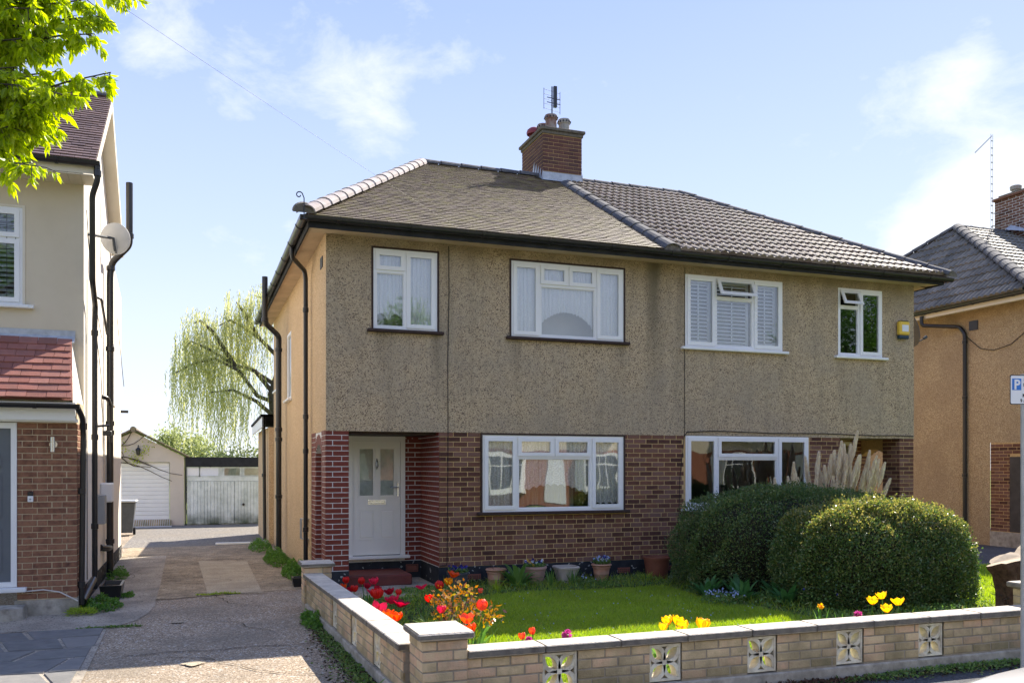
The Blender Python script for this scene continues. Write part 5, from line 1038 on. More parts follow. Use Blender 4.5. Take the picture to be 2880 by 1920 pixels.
dd = B().box(-.12, 3.3, GY-.012, GY+.002, 1.36, 1.49).out('garage_doors', 'paintwood', G2)
x = -.12; random.seed(9)
while x < 2.5:
    w = random.uniform(.085,.11); B().cbox(x, x+w-.006, GY-.014+random.uniform(-.003,.003), GY+.01, .02+random.uniform(0,.025), 1.352, .005).out('plank', 'paintwood', dd); x += w+(.012 if abs(x-1.15) < .05 else 0)
B().tube([(1.55,GY-.06,.62),(1.55,GY-.02,.62)], .04, 8).out('door_handle', 'black', dd)
# bin
A = thing('wheelie_bin', 'dark grey wheelie bin beyond the white side wall', 'bin', (-1.45,25.2,0))
B().raw([(-1.88,25.0,.08),(-1.44,25.0,.08),(-1.46,25.5,.08),(-1.86,25.5,.08),(-1.94,24.92,.86),(-1.37,24.92,.86),(-1.37,25.6,.88),(-1.94,25.6,.88)], [(0,1,5,4),(1,2,6,5),(2,3,7,6),(3,0,4,7),(0,3,2,1)]).out('bin_body', 'greypot', A)
B().cbox(-1.99,-1.33,24.86,25.66,.875,.93,.02).out('lid', 'galv', A)
for x in (-1.88,-1.42): B().tube([(x-.03,25.5,.1),(x+.03,25.5,.1)], .1, 14).out('wheel', 'tyre', A)
B().tube([(-1.9,25.68,.9),(-1.4,25.68,.9)], .02, 6).out('handle', 'black', A)
A = mesh_thing(B().cbox(.53,1.35,21.38,21.52,.0,.05,.01), 'kerb_stone', ['white'], 'white painted kerb stone lying across the far drive', 'kerb stone', (.9,21.45,0))
A = mesh_thing(B().raw([(1.35,20.6,0),(1.62,20.5,0),(1.66,21.2,0),(1.4,21.3,0),(1.42,20.65,.07),(1.6,20.6,.12),(1.62,21.15,.12),(1.45,21.2,.07)], [(4,5,6,7),(0,1,5,4),(1,2,6,5),(2,3,7,6),(3,0,4,7)]), 'stone_block', ['conc'], 'rough pale stone at the foot of the rear pipes', 'stone', (1.5,20.9,0))

# ------------------------------------------------------------------ front garden wall
def dark_sides(o):   # dark material on steep faces, pale on upward ones
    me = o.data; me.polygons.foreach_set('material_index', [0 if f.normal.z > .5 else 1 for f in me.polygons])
W = thing('garden_wall', 'low buff brick garden wall with stone coping and pierced cast blocks', 'garden wall', (4.5,6.2,0)); P = Pieces('wall')
def walling(o, u, L_, blocks, zt=.415, zb=.11, nm=''):
    """one run: o start, u direction; blocks: list of start positions of pierced blocks .29 wide"""
    o = Vector(o); u = Vector(u).normalized(); inn = Vector((0,0,1)).cross(u); xf = lambda x, d, z: tuple(o+u*x+inn*d+Vector((0,0,z)))
    b = B(xf); edges = [0]; 
    for s0 in blocks: edges += [s0, s0+.29]
    edges.append(L_)
    for i in range(0, len(edges), 2): b.box(edges[i], edges[i+1], .0, .145, zb-.02, zt)
    b.box(0, L_, -.018, .16, -.14, zb-.022)
    w = b.out('wall_core', 'mortar_g', W); w['label'] = nm
    for i in range(0, len(edges), 2):
        l = edges[i+1]-edges[i]
        for side in (0, 1):
            oo = o+u*edges[i]-(inn*.0) if side == 0 else o+u*edges[i+1]+inn*.145
            brickwork(P, w, tuple(oo), tuple(u if side == 0 else -u), l, zb, zb+.30, 'brick_wall', 'stretcher', joint=.012, proud=.006, start=i//2)
    B(xf).cbox(0, L_, -.024, .166, -.14, zb-.012, .01).out('footing', 'conc', w)
    for s0 in blocks:
        bb = B(xf); a, c, z0, z1 = s0+.004, s0+.286, zb+.0, zb+.29; m = (a+c)/2; mz = (z0+z1)/2; hw = (c-a)/2; hz = (z1-z0)/2
        bb.ring(a, c, z0, z1, .018, .012, .125)
        for qx in (-1, 1):      # four petals crossing to a star
            for qz in (-1, 1):
                for sd in (1, -1):
                    V = []; n = 8
                    for i in range(n+1):
                        t = i/n; px = qx*t*(hw-.012); pz = qz*t*(hz-.012); of = sd*.052*sin(PI*t); nx, nz = -qz*.707, qx*.707; wd = .0165
                        for k in (-1, 1):
                            for d in (.018, .118): V.append((m+px+nx*(of+k*wd), d, mz+pz+nz*(of+k*wd)))
                    F = []
                    for i in range(n):
                        e = 4*i
                        F += [(e,e+4,e+6,e+2) , (e+1,e+3,e+7,e+5), (e,e+1,e+5,e+4), (e+2,e+6,e+7,e+3)]
                    bb.raw(V, F)
        bb.box(m-.02, m+.02, .016, .12, mz-.02, mz+.02); bb.out('pierced_block', 'block', w)
    # coping stones
    x = 0; k = 0; random.seed(3)
    while x < L_-.01:
        l = min(.62+random.uniform(-.03,.03), L_-x); 
        if L_-x-l < .15: l = L_-x
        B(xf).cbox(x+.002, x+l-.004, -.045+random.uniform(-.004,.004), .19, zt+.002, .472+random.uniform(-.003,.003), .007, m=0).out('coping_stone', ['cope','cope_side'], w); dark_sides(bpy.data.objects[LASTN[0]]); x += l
walling((1.88,6.125,0), (1,0,0), 5.67, [.593,1.495,2.40,3.295,4.19], nm='long front run of the wall')
sd = Vector((-.0302,1,0)).normalized(); p0 = Vector((1.50,6.5,0))
# the side run is seen from its left (drive) face: direction from far to near
walling(tuple(p0+sd*4.75), tuple(-sd), 4.75, [4.75-2.98,4.75-1.98,4.75-1.03], nm='side run along the drive')
def pillar(x0, x1, y0, y1, h, name='pillar'):
    w = B().box(x0,x1,y0,y1,-.1,h-.055).out(name, 'mortar_g', W)
    n = int((h-.06-.02)/.075); zb = h-.06-n*.075; P2 = P
    for o_, u_, l in (((x0,y0,0),(1,0,0),x1-x0),((x1,y0,0),(0,1,0),y1-y0),((x0,y1,0),(0,-1,0),y1-y0),((x1,y1,0),(-1,0,0),x1-x0)):
        brickwork(P, w, o_, u_, l, zb, h-.06, 'brick_wall', 'pier', joint=.012, proud=.006, start=int(abs(u_[1])))
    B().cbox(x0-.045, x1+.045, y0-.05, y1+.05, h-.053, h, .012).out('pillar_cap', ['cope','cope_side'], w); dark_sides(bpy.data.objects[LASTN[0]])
pillar(1.545,1.875,6.10,6.48,.62); pillar(1.33,1.66,11.22,11.52,.60); pillar(7.55,7.89,6.09,6.42,.68)
P.flush()
# ------------------------------------------------------------------ hedges and shrubs
def superpts(n, c, r, pw=3.0, top=.0, bump=.05, flat=0.):
    d = unit(rng.normal(size=(n,3))); d[:,2] = np.abs(d[:,2])*1.0-.0
    q = (np.abs(d[:,0])**pw+np.abs(d[:,1])**pw+np.abs(d[:,2])**pw)**(-1/pw)
    p = d*q[:,None]; w = 1+bump*np.sin(p[:,0]*7+c[0])*np.sin(p[:,2]*6+1)+bump*np.sin(p[:,1]*9+p[:,0]*3)
    w = w+bump*.7*np.sin(p[:,0]*3.1+c[1])*np.sin(p[:,1]*2.7+c[0]*2)+bump*.8*np.sin(p[:,0]*15)*np.sin(p[:,2]*13+p[:,1]*9); p = p*w[:,None]; taper = 1-.13*(1-np.clip(p[:,2],0,1))**2
    out = np.column_stack([p[:,0]*r[0]*taper, p[:,1]*r[1]*taper, p[:,2]*r[2]]); nn = unit(out/np.array(r)**2)
    return out+np.array(c), nn
def bush(name, label, cat, c, r, n, mt, ln, wd, core='hcore', pw=2.8, deep=.16, bump=.05, twigs=60, ymix=None, z0=0):
    T_ = thing(name, label, cat, (c[0],c[1],z0))
    V = []; F = []; nu, nv = 28, 12
    for j in range(nv+1):
        el = PI/2*j/nv
        for i in range(nu):
            a = 2*PI*i/nu; d = np.array([cos(a)*cos(el), sin(a)*cos(el), sin(el)]); q = (abs(d)**pw).sum()**(-1/pw); tp = 1-.2*(1-min(1, d[2]*q))**2
            V.append((c[0]+d[0]*q*(r[0]-deep)*tp, c[1]+d[1]*q*(r[1]-deep)*tp, z0+d[2]*q*(r[2]-deep*.8)))
    for j in range(nv):
        for i in range(nu): F.append((j*nu+i, j*nu+(i+1)%nu, (j+1)*nu+(i+1)%nu, (j+1)*nu+i))
    B().raw(V, F).out('inner_branches', core, T_, smooth=True)
    p, nn = superpts(n, (c[0],c[1],z0), r, pw, bump=bump); dep = rng.beta(1.1,3,n)[:,None]*deep*1.3; p = p-nn*dep
    stick = (rng.random(n) < .16); p[stick] += nn[stick]*rng.uniform(0,.10,(stick.sum(),1))*(.5+.5*np.sin(p[stick][:,:1]*23+p[stick][:,1:2]*17))
    D = nn*.8+rng.normal(size=(n,3))*.8+np.array([0,0,.35]); Q = leafquads(p, D, ln*rng.uniform(.6,1.3,n), wd*rng.uniform(.6,1.3,n))
    if ymix:   # golden outer leaves paint sunlight onto the upper part
        mi = ((dep[:,0] < .08) & (rng.random(n) < ymix(p, nn))).astype(int); soup('foliage', Q, [mt, 'hedge_sunlit'], T_, mi, 'stuff')
    else: soup('foliage', Q, mt, T_, None, 'stuff')
    ks = rng.integers(0, n, 240); sh = []; sd = []      # stray shoots
    sb = B()
    for k in ks:
        if nn[k][2] < -.1 or p[k][2] < .35*r[2]: continue
        d_ = unit(nn[k]*.5+np.array([0,0,.7])+rng.normal(0,.3,3)); l_ = rng.uniform(.05,.15); sb.tube([Vector(p[k]), Vector(p[k]+d_*l_)], [.003,.0015], 3)
        for t_ in np.linspace(.15,1,9): sh.append(p[k]+d_*l_*t_); sd.append(d_*.6+rng.normal(0,.7,3))
    sb.out('shoot_stems', 'twig', T_)['kind'] = 'stuff'; soup('shoots', leafquads(np.array(sh), np.array(sd), ln*.95, wd), 'hedge_sunlit' if ymix else mt, T_, None, 'stuff')
    b = B()
    for i in range(twigs):
        k = rng.integers(n); e = Vector(p[k]); s_ = Vector((c[0]+(e.x-c[0])*.75, c[1]+(e.y-c[1])*.75, z0+(e.z-z0)*.5)); b.tube([s_, s_.lerp(e,.6)+Vector(rng.normal(0,.03,3)), e+(e-s_)*.08], [.008,.005,.002], 4)
    b.out('twigs', 'twig', T_)['kind'] = 'stuff'
    return T_
bush('hedge', 'dark green clipped hedge under the right ground floor window', 'hedge', (8.55,11.0), (2.02,.95,1.44), 75000, 'hedge', .032, .019, pw=3.6, bump=.035)
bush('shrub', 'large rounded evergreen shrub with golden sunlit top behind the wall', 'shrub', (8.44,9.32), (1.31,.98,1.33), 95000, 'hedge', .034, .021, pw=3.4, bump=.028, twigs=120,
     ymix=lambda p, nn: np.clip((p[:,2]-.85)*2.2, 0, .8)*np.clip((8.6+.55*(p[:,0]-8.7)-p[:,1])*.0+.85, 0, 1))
# pampas grass
PG = thing('pampas_grass', 'pale feathery pampas plumes behind the hedge', 'pampas grass', (10.1,11.9,0)); random.seed(21)
plx = [(9.1,1.62),(9.22,1.75),(9.33,1.60),(9.5,1.95),(9.58,2.02),(9.66,1.80),(9.74,1.68),(9.84,1.98),(9.9,2.10),(9.97,2.05),(10.03,1.92),(10.10,2.2),(10.17,2.36),(10.22,2.12),(10.28,2.05),(10.36,1.95),(10.42,2.16),(10.5,2.02),(10.56,1.96),(10.62,2.05),(10.7,1.9),(10.78,1.85),(10.9,1.72),(11.05,1.58),(9.0,1.45),(10.0,1.7),(10.4,1.75),(10.6,1.72),(8.75,1.6),(8.9,1.85)]
plx += [(x+random.uniform(-.09,.09), zt-random.uniform(.05,.3)) for x, zt in plx[2:24]]
for i, (x, zt) in enumerate(plx):
    bx = 10.05+(x-10.05)*.5; y = 11.85+random.uniform(-.3,.25); L0 = random.uniform(.42,.58); top = Vector((x, y-.05, zt)); base = Vector((bx, 11.95, .1)); lean = (top-base).normalized(); lean = (lean+Vector((random.uniform(-.05,.18),0,.2))).normalized()
    pl = B().tube([base, base.lerp(top-lean*L0,.6)+Vector((0,0,.05)), top-lean*L0, top], [.006,.005,.004,.002], 4).out('plume', 'pampas', PG)
    n = 1100; t = rng.random(n); C0 = np.array(top-lean*L0)[None]+np.array(lean)[None]*(t*L0)[:,None]; D = unit(rng.normal(size=(n,3)))*(.55)+np.array(lean)*1.2
    soup('feather', leafquads(C0, D*np.array([.85,.85,.9])+np.array([0,0,.2]), .035+.115*(1-t)**.6*np.clip(t*5,0,1), .009+.0*t, .1), 'pampas', pl)
n = 900; a = rng.uniform(0,2*PI,n); c0 = np.column_stack([10.05+.18*np.cos(a)*rng.random(n), 11.9+.18*np.sin(a)*rng.random(n), np.full(n,.05)]); D = np.column_stack([np.cos(a)*.6, np.sin(a)*.6, rng.uniform(.6,1.2,n)])
soup('blades', leafquads(c0, D, rng.uniform(.7,1.3,n), .012), 'iris', PG)['kind'] = 'stuff'

# ------------------------------------------------------------------ flower beds
BED = [[(1.7,8.9),(2.85,8.8),(3.0,10.4),(3.25,11.2),(4.0,11.55),(6.57,11.48),(6.5,9.8),(6.76,8.65),(7.05,7.6),(7.3,6.45),(9.6,6.45),(9.3,8.6),(7.1,10.2),(6.9,12.7),(3.5,12.7),(2.7,11.7),(1.6,11.8)], [(1.65,6.5),(2.25,6.5),(2.3,7.6),(2.85,8.8),(1.66,8.8)]]
def cover(poly, n, h, ln, wd, mt, hf=None):
    P_ = np.array(poly); lo, hi = P_.min(0), P_.max(0); X = rng.uniform(lo, hi, (int(n*2.2),2)); X = X[inpoly(X, poly)][:n]; m = len(X)
    hz = (.25+.75*np.clip(np.sin(X[:,0]*4.3+np.sin(X[:,1]*5))*np.sin(X[:,1]*3.7+1)+.45, 0, 1))*h*(hf(X) if hf is not None else 1)
    C_ = np.column_stack([X, .02+hz*rng.random(m)]); D = rng.normal(size=(m,3)); D[:,2] = np.abs(D[:,2])*.8+.1
    return leafquads(C_, D, ln*rng.uniform(.5,1.4,m), wd*rng.uniform(.6,1.2,m))
q = np.concatenate([cover(BED[0], 26000, .16, .045, .02, 'bed', lambda X: .45+.55*np.clip((X[:,0]-6.3),0,1.2)), cover(BED[1], 3500, .12, .05, .016, 'bed')])
o = soup('ground_cover', q, 'bed', kind='stuff'); tag(o, 'low dark leafy ground cover round the lawn', 'ground cover')
o = blades('bed_grass', BED[0], 9000, .13, .02, 'grass', .005, .6); tag(o, 'coarse grass and shoots in the flower bed', 'grass')
o = blades('bed_grass', BED[1], 2500, .2, .02, 'grass', .005, .5); tag(o, 'tall grass among the tulips by the side wall', 'grass')
def strap(b, base, d, L_, w, droop=.5, n=6, cup=.2):
    base = Vector(base); h = Vector((d[0], d[1], 0)).normalized(); s = h.cross(Vector((0,0,1))); V = []; p = base.copy(); el = d[2]
    for i in range(n+1):
        t = i/n; ww = w*(sin(PI*min(1, .12+t*.88))**.7)*.5 if i < n else .0005; a = el-droop*t*t; V += [tuple(p-s*ww+Vector((0,0,cup*ww))), tuple(p), tuple(p+s*ww+Vector((0,0,cup*ww)))]
        p = p+(h*cos(a)+Vector((0,0,1))*sin(a))*(L_/n)
    F = []
    for i in range(n): k = 3*i; F += [(k,k+1,k+4,k+3), (k+1,k+2,k+5,k+4)]
    b.raw(V, F)
def rosette(name, label, cat, c, n, L_, w, mt, el=(.5,1.3), droop=1.0, group=None):
    T_ = thing(name, label, cat, (c[0],c[1],c[2] if len(c) > 2 else .02), group)
    for i in range(n):
        b = B(); a = random.uniform(0,2*PI); rr = random.uniform(0,.05); z = c[2] if len(c) > 2 else .02
        strap(b, (c[0]+cos(a)*rr, c[1]+sin(a)*rr, z), (cos(a), sin(a), random.uniform(*el)), L_*random.uniform(.6,1.15), w*random.uniform(.7,1.2), droop*random.uniform(.6,1.3)); b.out('leaf', mt, T_)
    return T_
random.seed(31)
rosette('leafy_plant', 'bushy green plant between the two leftmost terracotta pots', 'plant', (4.5,12.1), 46, .44, .075, 'iris', (.5,1.45), 1.5)
rosette('iris_plant', 'upright bladed plant in front of the beige trough pot', 'plant', (5.0,12.05), 9, .28, .03, 'iris', (1.1,1.5), .3)
rosette('iris_plant', 'fine bladed clump in front of the square beige pot, further right', 'plant', (5.42,12.2), 16, .26, .02, 'iris', (1.1,1.5), .3)
rosette('grass_tuft', 'grass tuft at the left back corner of the lawn', 'grass tuft', (4.05,11.75), 30, .26, .010, 'grass', (.9,1.5), .9)
rosette('grass_tuft', 'grass tuft in front of the tall tiered pot', 'grass tuft', (5.7,11.75), 22, .22, .016, 'iris', (.8,1.5), 1.2)
rosette('grass_tuft', 'grass tuft in front of the big brown pot', 'grass tuft', (6.6,12.1), 40, .2, .010, 'grass', (.8,1.5), .9)
for i, (x, y, l) in enumerate(((6.62,10.4,'broad dark leaves at the left end of the bed under the hedge'),(6.95,10.15,'broad dark leaves second from the left under the hedge'),(7.3,9.75,'broad dark leaves at the foot of the dark hedge'),(7.1,9.3,'broad dark leaves where the two hedges meet'),(6.75,9.75,'broad dark leaves behind the pale blue flowers'))):
    rosette('broad_leaf_plant', l, 'plant', (x,y), 26, .34, .085, 'bigleaf', (.7,1.45), .8, 'broad leaved plants under the hedge')
for i, (x, y, l) in enumerate(((1.95,9.3,'strap leaves among the red tulips'),(2.35,8.5,'large grey green strap leaves left of the bronze rose'),(2.62,8.2,'strap leaves in front of the bronze rose'))): rosette('tulip_leaves', l, 'plant', (x,y), 9, .36, .06, 'iris', (.8,1.4), .8)
rosette('tulip_leaves', 'bright sunlit strap leaves just behind the front pillar', 'plant', (2.12,6.72), 7, .42, .07, 'iris', (.6,1.2), .5)
rosette('iris_plant', 'thin pale shoots behind the wall left of the second yellow tulips', 'plant', (6.0,7.0), 8, .36, .016, 'iris', (1.2,1.5), .4)
rosette('iris_plant', 'thin pale shoots by the single yellow flower', 'plant', (6.15,7.5), 8, .34, .016, 'iris', (1.2,1.5), .4)
rosette('iris_plant', 'blades right of the second yellow tulips', 'plant', (6.9,6.9), 7, .36, .025, 'iris', (1.2,1.5), .3)
rosette('weed', 'single strappy weed at the foot of the side wall', 'weed', (1.28,6.75), 6, .2, .025, 'iris', (.7,1.4), .6)
def weedclump(label, c, r, n, h, mt='ivy', ln=.035, wd=.028):
    m = n; a = rng.uniform(0,2*PI,m); rr = np.sqrt(rng.random(m)); X = np.column_stack([c[0]+r[0]*rr*np.cos(a), c[1]+r[1]*rr*np.sin(a)]); hz = h*np.sqrt(np.clip(1-rr**2,0,1))*(.6+.4*np.sin(X[:,0]*19)*np.sin(X[:,1]*13))
    C_ = np.column_stack([X, hz*rng.uniform(.5,1,m)]); D = rng.normal(size=(m,3)); D[:,2] = np.abs(D[:,2])*.6; o = soup('weed_clump', leafquads(C_, D, ln*rng.uniform(.5,1.3,m), wd*rng.uniform(.6,1.2,m), .1), mt, None, None, None, (c[0],c[1],0)); return tag(o, label, 'weeds')
weedclump('low leafy weeds at the corner of the left brick porch', (-1.08,12.35), (.26,.42), 1700, .20)
weedclump('grassy tuft at the front corner of the left porch', (-1.25,11.9), (.16,.16), 700, .14, 'grass', .06, .01)
weedclump('weeds beyond the black trough on the left', (-.85,13.35), (.10,.2), 350, .08)
weedclump('dark weeds between the pipes of the white side wall', (-1.12,15.6), (.16,.5), 900, .22)
weedclump('weeds round the foot of the front downpipe', (1.62,14.9), (.20,.85), 3800, .32)
weedclump('weeds at the foot of the soil pipe', (1.52,17.2), (.22,1.1), 3200, .30)
weedclump('weeds at the far end by the extension', (1.42,19.9), (.24,.9), 1500, .30)
weedclump('weed on the drive side of the garden wall', (1.33,10.3), (.14,.45), 1500, .18)
weedclump('small weeds left of the end pillar', (1.75,13.75), (.12,.25), 700, .2)
weedclump('low ivy on the ground beside the front door step', (3.3,12.3), (.65,.35), 2600, .10, 'bed')
weedclump('moss and weeds along the base of the side wall', (1.36,8.4), (.09,1.9), 1300, .045, 'bed', .03, .02)
weedclump('weeds along the pavement at the foot of the front wall', (6.4,6.0), (1.3,.09), 1500, .07, 'bed', .03, .02)
weedclump('dead leaves and weeds at the foot of the front wall', (4.6,6.02), (.9,.07), 700, .03, 'stump', .04, .02)
weedclump('tuft of grass in a paving joint', (-1.95,9.6), (.12,.05), 160, .03, 'grass', .04, .012)
weedclump('moss at the edge of the crazy paving', (-.85,10.82), (.35,.05), 300, .02, 'bed', .03, .02)
weedclump('grass along the joint of the pale slab', (.35,13.1), (.3,.04), 300, .03, 'grass', .04, .012)
def dots(name, label, cat, c, r, n, mts, size, z, leafm='bed', leafn=500):
    T_ = thing(name, label, cat, c)
    m = n; a = rng.uniform(0,2*PI,m); rr = np.sqrt(rng.random(m)); C_ = np.column_stack([c[0]+r*rr*np.cos(a), c[1]+r*rr*np.sin(a), z+rng.uniform(-.02,.04,m)]); V = []
    for j in range(5):
        g = 2*PI*j/5+rng.uniform(0,1,m); D = np.column_stack([np.cos(g), -np.abs(rng.normal(.5,.3,m))+.0*g, np.sin(g)]); V.append(leafquads(C_, D, size, size*.9, .1))
    mi = np.tile(rng.integers(0, len(mts), m), 5); soup('flowers', np.concatenate(V), mts, T_, mi)['kind'] = 'stuff'
    a = rng.uniform(0,2*PI,leafn); rr = np.sqrt(rng.random(leafn)); C_ = np.column_stack([c[0]+r*1.1*rr*np.cos(a), c[1]+r*1.1*rr*np.sin(a), c[2]+(z-c[2])*rng.random(leafn)*.95])
    soup('foliage', leafquads(C_, rng.normal(size=(leafn,3)), .04, .02), leafm, T_)['kind'] = 'stuff'; return T_
dots('forget_me_nots', 'pale blue forget-me-nots at the right edge of the lawn', 'flowers', (6.45,9.75,.02), .26, 46, ['fmn'], .016, .17)
dots('forget_me_nots', 'few small blue flowers in front of the tiered pot', 'flowers', (5.6,12.1,.02), .16, 9, ['fmn'], .014, .13, leafn=260)
dots('bluebells', 'tiny dark blue flowers under the big shrub', 'flowers', (7.35,8.95,.02), .3, 12, ['pansy_b'], .02, .28, leafn=500)
# rose bush with bronze leaves
RB = thing('rose_bush', 'small rose bush with glossy bronze leaves behind the side wall', 'rose bush', (2.5,8.5,.02)); random.seed(8)
b = B()
for i in range(16): a = random.uniform(0,2*PI); r0 = random.uniform(.1,.33); e = Vector((2.5+r0*cos(a), 8.5+r0*sin(a), random.uniform(.28,.62))); b.tube([(2.5,8.5,.0), (2.5+r0*.45*cos(a), 8.5+r0*.45*sin(a), e.z*.5), e], [.008,.005,.003], 5)
b.out('stems', 'twig', RB)
n = 520; d = unit(rng.normal(size=(n,3))); d[:,2] = np.abs(d[:,2]); C_ = np.array([2.5,8.5,.22])+d*np.array([.36,.34,.42])*rng.uniform(.55,1.05,(n,1)); C_[:,0] += .12*(C_[:,2] < .42)*1
soup('leaves', leafquads(C_, d*.4+rng.normal(size=(n,3))*.7, rng.uniform(.035,.07,n), rng.uniform(.02,.036,n), .12), 'bronze', RB)['kind'] = 'stuff'
# ------------------------------------------------------------------ tulips
def petal_mesh(b, openness, L_=.07, w=.05, tw=0, n=6):
    for k in range(6):
        g = 2*PI*k/6+tw; rad = .010 if k % 2 else .013; V = []
        for i in range(n+1):
            t = i/n; ww = w*.5*(sin(PI*(.10+.90*t*.93))**.75) if i < n else .002
            out_ = rad+(.022+.012*openness)*sin(PI*min(t*1.15,1)*.5)*(1) +openness*.045*t**2.2-(1-openness)*.018*t**3; z = L_*t*(1-.28*openness*t)
            for s_ in (-1,-.5,0,.5,1):
                cur = .010*(1-s_*s_)*(1-t*.5); V.append(((out_+cur)*cos(g)-ww*s_*sin(g), (out_+cur)*sin(g)+ww*s_*cos(g), z-.004*abs(s_)*t))
        F = []
        for i in range(n):
            for j in range(4): a = 5*i+j; F.append((a,a+1,a+6,a+5))
        b.raw(V, F)
TULIPS = [  # x, y, head height, colour, openness, size, lean
 (1.68,10.42,.40,'t_orange',.35,.9,'orange red tulip at the far left end of the side wall'),(1.78,10.80,.42,'t_red',.1,1.1,'upright red tulip above the orange one, far left group'),(1.74,10.02,.42,'t_red',.2,1.1,'red tulip lowest of the far left group'),(1.69,10.1,.40,'t_crimson',.9,1.1,'dark splayed tulip in the middle of the far left group'),
 (1.95,10.66,.42,'t_red',.0,1.15,'tall closed red tulip right of the far left group'),(1.92,10.22,.42,'t_crimson',.3,1.,'dark red tulip below the tall closed red one'),(2.06,10.46,.44,'t_pink',.4,1.2,'pink tulip on the right of the second group'),(1.89,9.70,.42,'t_pink',.8,1.1,'open deep pink tulip behind the big red one'),(1.98,9.93,.42,'t_crimson',.3,1.,'small dark tulip right of the open deep pink one'),
 (1.885,9.40,.44,'t_red',.15,1.55,'largest red tulip in the middle of the side wall'),(1.77,8.86,.36,'t_pink',1.2,1.3,'drooping pink tulip under the largest red one'),
 (2.08,9.68,.42,'t_crimson',.5,1.15,'single dark red tulip above the crimson group'),(2.12,9.42,.44,'t_red',.1,.95,'small upright red tulip of the crimson group'),(1.98,9.08,.42,'t_pink',.6,1.35,'open rose tulip on the left of the crimson group'),(2.02,8.93,.40,'t_crimson',.9,1.3,'open crimson tulip, lowest of its group'),
 (1.75,8.22,.42,'t_orange',.5,1.1,'smaller orange tulip close to the sunlit coping'),(1.78,8.02,.42,'t_orange',.4,1.25,'larger orange tulip close to the sunlit coping'),
 (2.46,9.75,.45,'t_pink',1.2,1.1,'spread pink tulip left of the bronze rose'),(2.66,9.76,.45,'t_red',.0,1.3,'closed rose red tulip behind the bronze rose'),(2.83,9.95,.46,'t_amber',.3,1.2,'amber tulip behind the bronze rose'),(3.10,10.7,.45,'t_orange',.8,1.2,'flat orange red tulip furthest back above the bronze rose'),
 (2.30,8.80,.45,'t_red',.3,1.1,'red tulip low on the left of the bronze rose'),(2.23,8.09,.45,'t_pink',.2,1.1,'rose tulip below the bronze rose'),(2.95,9.1,.46,'t_coral',.1,.8,'small coral bud right of the bronze rose'),
 (2.54,7.78,.52,'t_coral',.0,1.35,'tall closed coral tulip right of the bronze rose'),(2.23,7.26,.50,'t_coral',.55,1.2,'flared coral tulip behind the front pillar'),(2.13,6.80,.50,'t_orange',.3,1.1,'orange tulip nearest the front pillar'),
 (2.545,6.74,.42,'t_coral',.2,.8,'left of the two coral tulips low behind the front wall'),(2.685,6.87,.43,'t_coral',.1,.8,'right of the two coral tulips low behind the front wall'),
 (3.757,6.58,.45,'t_yellow',.3,.95,'leftmost yellow tulip of the first clump'),(3.90,6.74,.47,'t_yellow',.3,1.1,'highest yellow tulip of the first clump'),(3.97,6.72,.47,'t_yellow',.4,1.1,'yellow tulip right of the highest in the first clump'),(3.96,6.60,.45,'t_yellow',.3,1.1,'middle front yellow tulip of the first clump'),(3.90,6.50,.44,'t_yellow',.5,1.,'lowest yellow tulip of the first clump'),(4.12,6.55,.46,'t_yellow',.3,1.35,'rightmost yellow tulip of the first clump'),
 (6.10,6.72,.53,'t_yellow',.5,1.05,'left yellow tulip of the second clump'),(6.34,6.85,.55,'t_yellow',.45,1.05,'top yellow tulip of the second clump'),(6.30,6.60,.53,'t_yellow',.55,1.15,'right yellow tulip of the second clump'),(6.02,6.45,.50,'t_yellow',.5,1.05,'lowest yellow tulip of the second clump')]
random.seed(17)
for (x, y, z, col, op, sz, lab) in TULIPS:
    T_ = thing('tulip', lab, 'tulip', (x, y, .02), 'yellow tulips' if col == 't_yellow' else 'tulips in the front garden'); bx, by = x+random.uniform(-.04,.04), y+random.uniform(-.03,.05)
    B().tube([(bx,by,.0),((x+bx)/2+.01,(y+by)/2,z*.5),(x,y,z-.03*sz)], [.006,.005,.005], 6).out('stem', 'iris', T_)
    b = B(); sz *= .95; petal_mesh(b, op, .078*sz, .056*sz, random.uniform(0,1)); rot = Matrix.Rotation(random.uniform(-.25,.25)+(.9 if 'drooping' in lab else 0), 4, 'X') @ Matrix.Rotation(random.uniform(-.25,.25), 4, 'Y')
    V = b.v; b.v = [tuple(Matrix.Translation((x,y,z-.035*sz)) @ rot @ Vector((p[0]*sz, p[1]*sz, p[2]))) for p in V]; b.out('petals', col, T_, smooth=True)
    for k in range(2): q = B(); a = random.uniform(0,2*PI); strap(q, (bx,by,.0), (cos(a),sin(a),random.uniform(1.0,1.4)), z*.75, .04, .6); q.out('leaf', 'iris', T_)
def pompom(name, label, c, mt, r):
    T_ = thing(name, label, 'flower', (c[0],c[1],.02)); n = 60; d = unit(rng.normal(size=(n,3))); soup('petals', leafquads(np.array(c)+d*r*.3, d, r, r*.8, .2), mt, T_)['kind'] = 'stuff'
    B().tube([(c[0],c[1],.0),(c[0],c[1],c[2])], .004, 5).out('stem', 'iris', T_); return T_
pompom('double_flower', 'double magenta flower showing over the front wall', (2.90,6.64,.42), 't_magenta', .042); pompom('double_flower', 'small mauve flower below the two coral tulips', (2.545,6.60,.41), 't_magenta', .028)
pompom('double_flower', 'small magenta flower left of the second yellow tulips', (5.95,6.74,.405), 't_magenta', .034); pompom('daffodil', 'single small yellow flower in the bed behind the wall', (6.12,7.48,.36), 't_yellow', .028)

